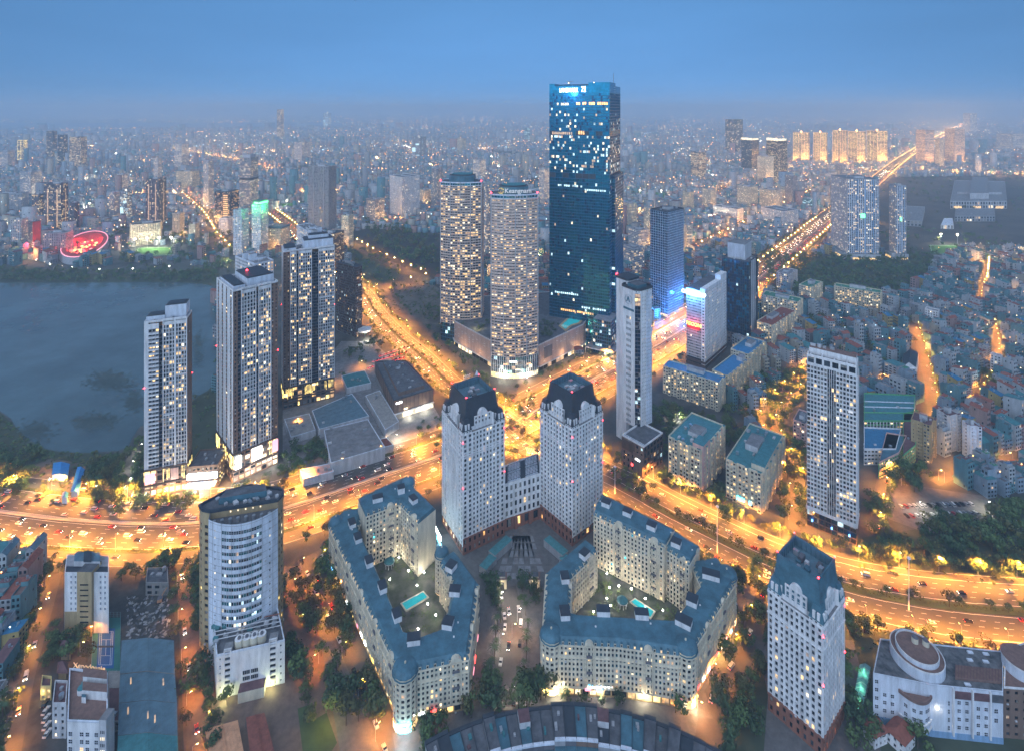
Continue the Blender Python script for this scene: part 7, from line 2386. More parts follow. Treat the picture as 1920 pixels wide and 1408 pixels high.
# ------------------------------------------------------------------ small town houses
HT = []
def house_template(k):
    rg = random.Random(100 + k)
    w, l, n = rg.uniform(4.5, 9), rg.uniform(9, 15), rg.choice((3, 4, 4, 5, 5, 6))
    h = n * 3.3
    wm = rg.choice(('house_blue', 'house_grey', 'house_cream', 'house_pale', 'house_teal', 'house_yellow', 'house_pink', 'house_grey', 'house_blue', 'house_blue', 'house_pale', 'house_teal'))
    rk = rg.choice(('flat', 'gable', 'gable', 'shed', 'flat'))
    rm_ = rg.choice(('roof_blue', 'roof_green', 'roof_teal', 'roof_red', 'roof_metal', 'roof_maroon', 'roof_grey'))
    wl, rf, pn, tk = MB(), MB(), MB(), MB()
    q = [(-w / 2, -l / 2), (w / 2, -l / 2), (w / 2, l / 2), (-w / 2, l / 2)]
    wl.prism(q, 0, h, wm, 'roof_grey')
    for f in range(n):
        nb = 2 if w < 6.5 else 3
        for b in range(nb):
            x0 = -w / 2 + w * (b + .22) / nb
            x1 = -w / 2 + w * (b + .78) / nb
            m = rg.choice(('glass', 'glass', 'glass', 'glass_grey', 'glass', 'lit_dim' if rg.random() < .35 else 'glass'))
            for s, y in ((-1, -l / 2 - .04), (1, l / 2 + .04)):
                pn.q((x0, y, f * 3.3 + 1), (x1, y, f * 3.3 + 1), (x1, y, f * 3.3 + 2.6), (x0, y, f * 3.3 + 2.6), m)
        if f and rg.random() < .6:
            wl.prism([(-w / 2, -l / 2 - 1), (w / 2, -l / 2 - 1), (w / 2, -l / 2 - .02), (-w / 2, -l / 2 - .02)], f * 3.3 - .2, f * 3.3 + .8, wm)
    for f in range(n):
        for yy in (-.2, .25):
            if rg.random() < .35:
                for s in (-1, 1):
                    x = s * (w / 2 + .04)
                    pn.q((x, yy * l - .5, f * 3.3 + 1.1), (x, yy * l + .5, f * 3.3 + 1.1), (x, yy * l + .5, f * 3.3 + 2.4), (x, yy * l - .5, f * 3.3 + 2.4), 'glass')
    if rk == 'flat':
        rf.prism([(-w / 2 + .3, -l / 2 + .3), (w / 2 - .3, -l / 2 + .3), (w / 2 - .3, l / 2 - .3), (-w / 2 + .3, l / 2 - .3)], h, h + .06, rg.choice(('terrace', 'roof_grey', 'roof_dark')))
        for a, b in ((q[0], q[1]), (q[1], q[2]), (q[2], q[3]), (q[3], q[0])):
            wl.ebox(a, b, -.22, -.001, h + .001, h + .95, wm)
        rf.prism([(-w / 2 + .4, 0), (w / 2 - .4, 0), (w / 2 - .4, l * .32), (-w / 2 + .4, l * .32)], h, h + 2.7, wm, rm_)
    elif rk == 'gable':
        o = .35
        z0, z1 = h + .05, h + 1.9
        A, Bq, Cq, D = (-w / 2 - o, -l / 2 - o), (w / 2 + o, -l / 2 - o), (w / 2 + o, l / 2 + o), (-w / 2 - o, l / 2 + o)
        rf.q((*A, z0), (0, A[1], z1), (0, D[1], z1), (*D, z0), rm_); rf.q((0, A[1], z1), (*Bq, z0), (*Cq, z0), (0, D[1], z1), rm_)
        rf.face([(-w / 2, -l / 2, z0), (w / 2, -l / 2, z0), (0, -l / 2, z1)], wm); rf.face([(-w / 2, l / 2, z0), (w / 2, l / 2, z0), (0, l / 2, z1)], wm)
    else:
        rf.q((-w / 2 - .3, -l / 2 - .3, h + .4), (w / 2 + .3, -l / 2 - .3, h + .4), (w / 2 + .3, l / 2 + .3, h + 2), (-w / 2 - .3, l / 2 + .3, h + 2), rm_)
        rf.q((-w / 2, l / 2, h), (w / 2, l / 2, h), (w / 2, l / 2, h + 2), (-w / 2, l / 2, h + 2), wm)
        rf.face([(-w / 2, -l / 2, h), (-w / 2, l / 2, h), (-w / 2, l / 2, h + 2)], wm); rf.face([(w / 2, -l / 2, h), (w / 2, l / 2, h), (w / 2, l / 2, h + 2)], wm)
    tz = h + (2.7 if rk == 'flat' else 1.0)
    tx, ty = rg.uniform(-.2, .2) * w, l * .16
    tk.cyl((tx, ty), .65, tz, tz + 1.6, 'steel_tank', 8)
    tk.box((tx + 1.2, ty), 0, .8, .5, tz, tz + .7, 'metal')
    cn = wm.replace('house_', '')
    rn = {'flat': 'flat terrace', 'gable': 'gabled %s roof', 'shed': 'sloping %s roof'}[rk]
    if '%s' in rn:
        rn = rn % rm_.replace('roof_', '')
    lbl = '%s %s-storey house with %s' % (cn, ('', '', '', 'three', 'four', 'five', 'six')[n], rn)
    return dict(parts=(('wall', wl, None), ('roof', rf, None), ('window_panes', pn, 'stuff'), ('water_tank', tk, None)), w=w, l=l, label=lbl)
HT = [house_template(k) for k in range(26)]

zones = [([(1738, 548), (1772, 492), (1832, 470), (2080, 462), (2080, 905), (1862, 925), (1702, 884), (1722, 832), (1768, 770), (1756, 700), (1738, 640), (1708, 600)], .35, 'town houses of the crowded quarter on the right', 'in the crowded quarter on the right'),
         ([(1392, 700), (1440, 690), (1510, 705), (1450, 780), (1420, 835), (1356, 800)], .2, 'villas among the trees', 'among trees left of the canal road'),
         ([(1540, 604), (1700, 604), (1722, 660), (1640, 668), (1560, 664)], .1, 'houses behind the white gridded tower', 'among trees behind the white gridded tower'),
         ([(-60, 1046), (60, 1070), (88, 1086), (62, 1180), (36, 1290), (10, 1420), (-120, 1420), (-120, 1046)], .16, 'town houses by the west lane', 'beside the west lane'),
         ([(1700, 890), (1760, 905), (1860, 930), (1920, 930), (2050, 960), (2050, 905)], .2, 'houses edging the car park', 'at the edge of the car park')]
cand, lanes = [], []
rg = random.Random(77)
for zi, (px, ang, grp, where) in enumerate(zones):
    poly = PG(px)
    xs, ys = [p[0] for p in poly], [p[1] for p in poly]
    c, s = math.cos(ang), math.sin(ang)
    cx, cy = cen(poly)
    rad = max(math.hypot(x - cx, y - cy) for x, y in poly)
    dens = (1.0, .42, .5, 1.0, .8)[zi]
    v = -rad
    row = 0
    while v < rad:
        u = -rad
        depth = 14.5 if row % 2 else 15.5
        while u < rad:
            t = rg.randrange(len(HT))
            w = HT[t]['w'] + .3
            x, y = cx + (u + w / 2) * c - v * s, cy + (u + w / 2) * s + v * c
            u += w + (2.6 if rg.random() < .06 else 0)
            if rg.random() < dens and pip((x, y), poly):
                cand.append((x, y + rg.uniform(-1.2, 1.2), ang + rg.uniform(-.06, .06) + (math.pi if row % 2 else 0) + rg.choice((0, 0, 0, math.pi / 2)) * (dens < 1 or rg.random() < .25), t, zi, rg.uniform(.6, 1.45)))
        v += depth if row % 2 == 0 else depth + 3.4
        if zi == 0 and row % 2:
            u = -rad
            while u < rad:
                u += rg.uniform(14, 60)
                x, y = cx + u * c - (v - 1.7) * s, cy + u * s + (v - 1.7) * c
                if pip((x, y), poly) and rg.random() < .75:
                    lanes.append((x, y))
        row += 1
ok = free([c_[0] for c_ in cand], [c_[1] for c_ in cand], 5.5)
cand = [c_ for c_, o in zip(cand, ok) if o]
vis = lambda x, y, m=40: abs(x) * F / y < 960 + m and HZ + F * H / y < 1408 + 60
cand = [c_ for c_ in cand if vis(c_[0], c_[1])]
cand.sort(key=lambda c_: c_[1])
hc = {}
proto = {}
for (x, y, a, t, zi, hs) in cand[:300]:
    T = HT[t]
    pxh = 960 + F * x / y
    lab = ('tall ' if hs > 1.08 else 'squat ' if hs < .9 else '') + T['label'] + ' ' + (zones[zi][3] if zi else ('front' if y < 560 else 'middle') + (' left' if pxh < 1790 else ' right' if pxh > 1860 else '') + ' of the right quarter')
    if t not in proto:
        r = empty('house', (x, y, 0), lab, 'house', zones[zi][2], a)
        for n, mb, k in T['parts']:
            mb.build(n, r, (0, 0, 0), k)
        proto[t] = r
    else:
        r = copy_tree(proto[t], (x, y, 0), a, lab, None, zones[zi][2])
    r.scale = (1, 1, hs)
tag(merge('crowded_houses', [([p[1] for p in HT[t]['parts']], x, y, a, (1, 1, hs)) for (x, y, a, t, zi, hs) in cand[300:]]), 'mass of town houses deeper in the crowded right quarter', None)

for x, y in lanes:
    if vis(x, y):
        lamp((x, y, rg.uniform(7, 13)), rg.choice((1500, 3000, 5000)), rg.choice(((1, .45, .1), (1, .45, .1), (1, .8, .5), (1, .55, .2), (.8, 1, .9))), .4)
# ------------------------------------------------------------------ the city out to the horizon
rn = np.random.default_rng(5)
bx = []
d = 560.0
while d < 17000:
    s = max(15.0, .0072 * d)
    n = int(2.08 * d / s)
    x = (-1.04 * d + (np.arange(n) + rn.uniform(-.25, .25, n)) * s)
    y = d + rn.uniform(-.3, .3, n) * s
    bx.append(np.stack([x, y, np.full(n, s)], 1))
    d += s * (1.15 if int(d / 60) % 3 else 1.6)
bx = np.concatenate(bx)
ok = free(bx[:, 0], bx[:, 1], 8)
for zpx, *_ in zones:
    ok &= ~pipn(bx[:, 0], bx[:, 1], PG(zpx))
# town only where the photograph has town: clear the block round the landmark buildings
for px in ([(520, 560), (700, 540), (840, 560), (860, 640), (1180, 690), (1250, 640), (1300, 640), (1560, 700), (1600, 1420), (-100, 1420), (-100, 900), (520, 900)], [(415, 500), (540, 480), (640, 530), (640, 760), (415, 780)]):
    ok &= ~pipn(bx[:, 0], bx[:, 1], PG(px))
patch = np.sin(bx[:, 0] / 310 + 1.3) * np.sin(bx[:, 1] / 270 + .4) + .6 * np.sin(bx[:, 0] / 130 + bx[:, 1] / 170)
green = patch > .95
bx = bx[ok & ~((green) & (rn.random(len(bx)) < .8))]
near = bx[:, 1] < 1150
items = []
for x, y, s in bx[near]:
    t = R.randrange(len(HT))
    items.append(([p[1] for p in HT[t]['parts'][:3]], x, y, .5 * math.sin(x / 400) + R.choice((0, 1.57)), (R.uniform(1, 1.7), R.uniform(.9, 1.2), R.uniform(.6, 1.3))))
tag(merge('town_houses', items), 'mass of low houses behind the landmark towers')
b = bx[~near]
n = len(b)
x, y, s = b.T
ang = .7 * np.sin(x / 900 + 1) + .6 * np.cos(y / 1100)
hgt = np.exp(rn.normal(2.55, .35, n)) * np.clip((y / 2500) ** .15, 1, 1.3)
u = rn.random(n)
clus = np.sin(bx[~near][:, 0] / (.16 * bx[~near][:, 1]) + .7) * np.sin(np.log(bx[~near][:, 1]) * 9) 
hi = u < np.where(clus > .45, .1, .007)
hgt[hi] = rn.uniform(22, 46, hi.sum())
vh = u < np.where(clus > .45, .018, .002)
hgt[vh] = rn.uniform(50, 95, vh.sum())
w, l = s * rn.uniform(.5, .95, n) / 2, s * rn.uniform(.5, .95, n) / 2
w[hi] *= 1.9; l[hi] *= 1.2
c, si = np.cos(ang), np.sin(ang)
V = np.zeros((n, 8, 3), np.float32)
for k, (a, e) in enumerate(((-1, -1), (1, -1), (1, 1), (-1, 1))):
    for t in (0, 1):
        V[:, k + 4 * t, 0] = x + a * w * c - e * l * si
        V[:, k + 4 * t, 1] = y + a * w * si + e * l * c
        V[:, k + 4 * t, 2] = hgt * t
fq = np.array([(0, 1, 5, 4), (1, 2, 6, 5), (2, 3, 7, 6), (3, 0, 4, 7), (4, 5, 6, 7)])
Q = (np.arange(n)[:, None, None] * 8 + fq[None]).reshape(-1, 4)
wmats = ['house_grey', 'house_blue', 'house_cream', 'grey', 'concrete', 'house_pale', 'house_teal', 'house_pink']
rmats = ['roof_grey', 'roof_metal', 'roof_blue', 'roof_red', 'roof_dark', 'roof_teal', 'roof_green', 'roof_maroon']
mw, mr = rn.integers(0, 8, n), rn.choice(8, n, p=(.24, .16, .1, .14, .12, .08, .06, .1)) + 8
MI = np.stack([mw, mw, mw, mw, mr], 1).ravel()
tag(npmesh('distant_city', V.reshape(-1, 3), Q, MI, wmats + rmats, 'stuff'), 'low city spreading to the horizon')
# windows on the distant buildings: dark and lit panes standing just proud of the two nearer walls
pv_, pq_, pm_ = [], [], []
dist_ = np.sin(x / (.11 * y + 90) + 2) * np.sin(np.log(y) * 13 + x / 2500) + .5 * np.sin(x / 420 + y / 350)
def panes(sel, per, lit, size):
    idx = np.nonzero(sel)[0]
    for _ in range(per):
        ii = idx[rn.random(len(idx)) < np.clip(.5 + .55 * dist_[idx], .12, 1)]
        m = len(ii)
        if not m:
            continue
        side = rn.integers(0, 2, m)
        t = rn.uniform(.1, .9, m)
        sz = np.minimum(size(y[ii]), np.where(side == 0, w[ii], l[ii]) * .9)
        z0 = rn.uniform(.15, .85, m) * hgt[ii]
        dirx, diry = np.where(side == 0, c[ii], -si[ii]), np.where(side == 0, si[ii], c[ii])
        half = np.where(side == 0, w[ii], l[ii])
        off = np.where(side == 0, l[ii], w[ii]) + .15
        sg = np.where(side == 0, -1, np.where(x[ii] > 0, -1, 1))
        nx, ny = np.where(side == 0, -si[ii], c[ii]) * sg, np.where(side == 0, c[ii], si[ii]) * sg
        cx_, cy_ = x[ii] + nx * off + dirx * (2 * t - 1) * half * .85, y[ii] + ny * off + diry * (2 * t - 1) * half * .85
        q = np.zeros((m, 4, 3), np.float32)
        for k, (a, e) in enumerate(((-.5, 0), (.5, 0), (.5, .8), (-.5, .8))):
            q[:, k, 0], q[:, k, 1], q[:, k, 2] = cx_ + dirx * a * sz, cy_ + diry * a * sz, z0 + e * sz
        pv_.append(q.reshape(-1, 3)); pm_.append(rn.choice(len(PMAT), m, p=lit))
PMAT = ['glass', 'lit_warm', 'far_orange', 'far_white', 'far_cool', 'lit_amber']
panes(y < 3500, 4, (.87, .08, .01, .01, .01, .02), lambda yy: np.maximum(1.8, yy * .0011))
panes(hgt > 26, 12, (.66, .18, .03, .03, .01, .09), lambda yy: np.maximum(2.2, yy * .001))
panes(y > 1000, 1, (.62, .12, .1, .06, .02, .08), lambda yy: np.maximum(1.8, yy * .0009))
PV = np.concatenate(pv_)
tag(npmesh('distant_windows', PV, np.arange(len(PV)).reshape(-1, 4), np.concatenate(pm_), PMAT, 'stuff'), 'lit and dark windows of the distant city')

def lamp_cloud(name, X, Y, Z, size, MIx, mats, label):
    n = len(X)
    V = np.zeros((n, 6, 3), np.float32)
    for k, (a, b_, c_) in enumerate(((1, 0, 0), (0, 1, 0), (-1, 0, 0), (0, -1, 0), (0, 0, 1), (0, 0, -1))):
        V[:, k] = np.stack([X + a * size, Y + b_ * size, Z + c_ * size], 1)
    f = np.array([(0, 1, 4), (1, 2, 4), (2, 3, 4), (3, 0, 4), (1, 0, 5), (2, 1, 5), (3, 2, 5), (0, 3, 5)])
    return tag(npmesh(name, V.reshape(-1, 3), (np.arange(n)[:, None, None] * 6 + f[None]).reshape(-1, 3), np.repeat(MIx, 8), mats, 'stuff'), label)
hl = [c_ for k_, c_ in enumerate(cand) if k_ % 4 == 0]  # glowing points added over some roofs as sparkle, no lamp beneath them
lamp_cloud('roof_light_points', np.array([c_[0] for c_ in hl]), np.array([c_[1] - 2 for c_ in hl]), np.array([3.3 * 5.2 * c_[5] + 2.4 for c_ in hl]), np.full(len(hl), .5), rn.choice(3, len(hl), p=(.4, .4, .2)), ['far_orange', 'far_white', 'far_cool'], 'small glowing points added above the roofs of the crowded quarter')
# strings of far street lamps and scattered single lights
sx, sy, sm = [], [], []
for k in range(560):
    d = 1000 * math.exp(rn.random() * 2.75)
    x0, a = rn.uniform(-1, 1) * d, rn.choice((.3, 1.85, .9, 2.5)) + rn.normal(0, .1)
    ln, m = rn.uniform(.08, .3) * d, rn.choice((0, 0, 0, 1, 2))
    k_ = int(ln / max(24, d * .009))
    t = np.arange(k_) / max(1, k_) * ln
    sx.append(x0 + np.cos(a) * t); sy.append(d + np.sin(a) * t); sm.append(np.full(k_, m))
k_ = 2600
dd = 900 * np.exp(rn.random(k_) * 3.0)
sx.append(rn.uniform(-1.02, 1.02, k_) * dd); sy.append(dd); sm.append(rn.choice(4, k_, p=(.55, .25, .08, .12)))
k_ = 1500
dd = rn.uniform(11000, 30000, k_)
gx = rn.normal(0, 1, k_) * .2 + rn.choice((-.75, -.2, .0, .35, .55, .8), k_)
sx.append(gx * dd); sy.append(dd); sm.append(rn.choice(4, k_, p=(.55, .35, .08, .02)))
X, Y, Mi = np.concatenate(sx), np.concatenate(sy), np.concatenate(sm)
g = free(X, Y, 2, roads=False)
X, Y, Mi = X[g], Y[g], Mi[g]
lamp_cloud('distant_lamps', X, Y, 9 + rn.random(len(X)) * 10, Y * rn.choice((.00035, .0005, .0009), len(X), p=(.55, .33, .12)), Mi, ['far_orange', 'far_white', 'far_cool', 'far_orange'], 'far street lamps and lights out to the horizon')
for k in range(170):  # unseen lamps added at random so the far city glows
    d_ = 900 * math.exp(rn.random() * 1.7)
    x_ = rn.uniform(-.98, .98) * d_
    if free([x_], [d_], 2, roads=False)[0] and not pip((x_, d_), PG([(520, 560), (840, 560), (1250, 640), (1560, 700), (1600, 1420), (-100, 1420)])):
        lamp((x_, d_, 12 + d_ / 300), 14000 * (d_ / 900) ** 1.7, (1, .5, .16) if rn.random() < .75 else (1, .85, .6), 2)
# lamps and traffic along the far roads
for key, step, d_, m in (('hwy', 26, 26, 0), ('hwy', 26, -26, 0), ('r13', 40, 0, 0), ('r13', 60, 24, 0), ('r14', 45, 8, 0), ('r14', 60, -8, 0), ('r17', 60, 8, 0), ('r15', 40, 6, 0), ('r16', 34, 8, 0), ('r22', 150, 0, 0), ('r20', 60, 5, 1)):
    pts = [(p[0], p[1]) for p in walk(offs(ROADS[key][0], d_), step) if p[1] > 1350 or key not in ('hwy',)]
    X, Y = np.array([p[0] for p in pts]), np.array([p[1] for p in pts])
    if len(X):
        lamp_cloud('far_road_lamps', X, Y, np.full(len(X), 11.0), np.maximum(.5, Y * .0005), np.full(len(X), m), ['far_orange', 'far_white'], 'orange lamps along a far road')
for key, step, e in (('hwy', 110, 60000), ('r13', 130, 120000), ('r14', 110, 80000), ('r17', 130, 50000), ('r15', 80, 30000), ('r16', 75, 26000)):
    for x_, y_, h in walk(ROADS[key][0], step):
        if (key == 'hwy' and y_ < 1450) or y_ > 8000:
            continue
        lamp((x_, y_, 13 + y_ / 250), e * max(1, (y_ / 2000)) ** 1.3, (1, .47, .13), 1.5)

# ------------------------------------------------------------------ trees
def tree_template(k, n=230, palm=False, low=False):
    rg = random.Random(300 + k)
    tr, cr = MB(), MB()
    lf = ('leaf', 'leaf_dark', 'leaf_olive', 'leaf')[k % 4]
    if palm:
        h = 8.5
        tr.bar((0, 0, 0), (.15, .1, h), .2, 'bark', 6)
        for i in range(14):
            a = i * 2.4
            L = rg.uniform(3, 4)
            pr = (0.15, .1, h)
            for j in range(1, 5):
                t = j / 4
                p = (.15 + math.cos(a) * L * t, .1 + math.sin(a) * L * t, h + .9 * math.sin(t * 2.4) - 1.3 * t * t)
                wd = .42 * (1.15 - t)
                ox, oy = -math.sin(a) * wd, math.cos(a) * wd
                cr.q((pr[0] - ox, pr[1] - oy, pr[2] - .12), pr, p, (p[0] - ox, p[1] - oy, p[2] - .16), 'leaf_dark'); cr.q(pr, (pr[0] + ox, pr[1] + oy, pr[2] - .12), (p[0] + ox, p[1] + oy, p[2] - .16), p, 'leaf_dark')
                pr = p
        return (('trunk', tr, None), ('crown', cr, None))
    H_, r = rg.uniform(8, 10), rg.uniform(3.3, 4.3)
    th = H_ - r * 1.35
    tr.cyl((0, 0), .22, 0, th, 'bark', 6, r1=.13)
    lobes = [(rg.gauss(0, r * .42), rg.gauss(0, r * .42), H_ - r * .8 + rg.gauss(0, r * .28), r * rg.uniform(.4, .62)) for _ in range(7)]
    for lx, ly, lz, lr in lobes[:4]:
        tr.bar((0, 0, th * .85), (lx, ly, lz - lr * .3), .08, 'bark', 3)
    for i in range(n):
        lx, ly, lz, lr = lobes[i % 7]
        v = np.array([rg.gauss(0, 1), rg.gauss(0, 1), rg.gauss(0, 1) * .8])
        v /= np.linalg.norm(v)
        rr = lr * rg.uniform(.55, 1.12)
        p = np.array((lx, ly, lz)) + v * rr
        s = rg.uniform(.42, .8) * (1.9 if low else 1)
        t1 = np.cross(v, (rg.gauss(0, 1), rg.gauss(0, 1), rg.gauss(0, 1)))
        t1 /= np.linalg.norm(t1) or 1
        t2 = np.cross(v, t1) * .9 + v * rg.uniform(-.4, .4)
        cr.q(tuple(p - t1 * s), tuple(p - t2 * s * .7), tuple(p + t1 * s), tuple(p + t2 * s * .8), lf)
    return (('trunk', tr, None), ('crown', cr, None))
TT = [tree_template(k) for k in range(8)] + [tree_template(20, palm=True)]
TL = [tree_template(k, 34, low=True) for k in range(8)] + [TT[8]]
trees = []
rg = random.Random(55)
def row(line, step, off, lab, sc=1.0, kinds=None, j=1.2, skip=.1):
    for x, y, h in walk(offs(line, off), step, rg.uniform(0, step)):
        if rg.random() > skip:
            trees.append((x + rg.uniform(-j, j), y + rg.uniform(-j, j), rg.choice(kinds) if kinds else rg.randrange(8), sc * rg.uniform(.75, 1.25), lab))
def clump(px, n, lab, sc=1.0, kinds=None):
    p = PG(px)
    xs, ys = [q[0] for q in p], [q[1] for q in p]
    for _ in range(n * 6):
        if n <= 0:
            break
        x, y = rg.uniform(min(xs), max(xs)), rg.uniform(min(ys), max(ys))
        if pip((x, y), p):
            trees.append((x, y, rg.choice(kinds) if kinds else rg.randrange(8), sc * rg.uniform(.75, 1.3), lab))
            n -= 1
NB = lambda ln, a, b_: [p for p in ln if a < p[1] < b_]
row(BLV, 8.5, 0, 'round tree in the grassy middle strip of the boulevard', .8, skip=.25)
row(BLV, 8, 28.5, 'round tree along the near kerb of the boulevard', .95, skip=.15)
row(BLV, 8, -28.5, 'round tree along the far kerb of the boulevard', .95, skip=.15)
row(R2, 9, 18.5, 'small round tree along the near kerb of the diagonal avenue', .85); row(R2, 9, -18.5, 'small round tree along the far kerb of the diagonal avenue', .85); row(R2, 13, 0, 'small tree in the middle of the diagonal avenue', .6)
row(NB(HWY, 0, 1300), 11, 41, 'tree along the near edge of the ring road', .9, skip=.35); row(NB(HWY, 0, 1400), 12, -41, 'tree along the far edge of the ring road', .9, skip=.35)
row(NB(HWY, 1200, 3000), 24, 30, 'tree beside the far ring road', 1.1, skip=.2); row(NB(HWY, 1200, 3000), 24, -30, 'tree beside the far ring road', 1.1, skip=.2)
row(R9, 5.5, 8.5, 'palm lining the street between the two perimeter blocks', .9, (8,)); row(R9, 5.5, -8.5, 'palm lining the street between the two perimeter blocks', .9, (8,))
row(R5, 7, 5.5, 'dark tree along the west lane', 1.0); row(R5, 9, 7, 'palm along the west lane', 1.0, (8,), skip=.3)
row(R6, 4.5, -5.2, 'dark leafy tree hedging the garden lane by the bowed office tower', .85); row(R6, 14, 5, 'tree on the office side of the garden lane', .9); row(R7, 6, 5.5, 'dark tree along the hotel lane', 1.0)
row(R3, 8, 0, 'tree in the middle of the canal road', .9); row(R3, 9, 12, 'tree beside the canal road', 1.0); row(R3, 9, -12, 'tree beside the canal road', 1.0)
row(R4, 11, 6, 'small tree beside the market street', .8); row(R11, 7, -8, 'dark tree along the corner street', 1.0); row(R12, 7, 6, 'tree along the curved lake lane', .9); row(R12, 8, -6, 'tree along the curved lake lane', .9)
row(R8, 7, -11, 'dark tree along the shop street', 1.05); row(R8, 8, -17, 'dark tree along the shop street', 1.05)
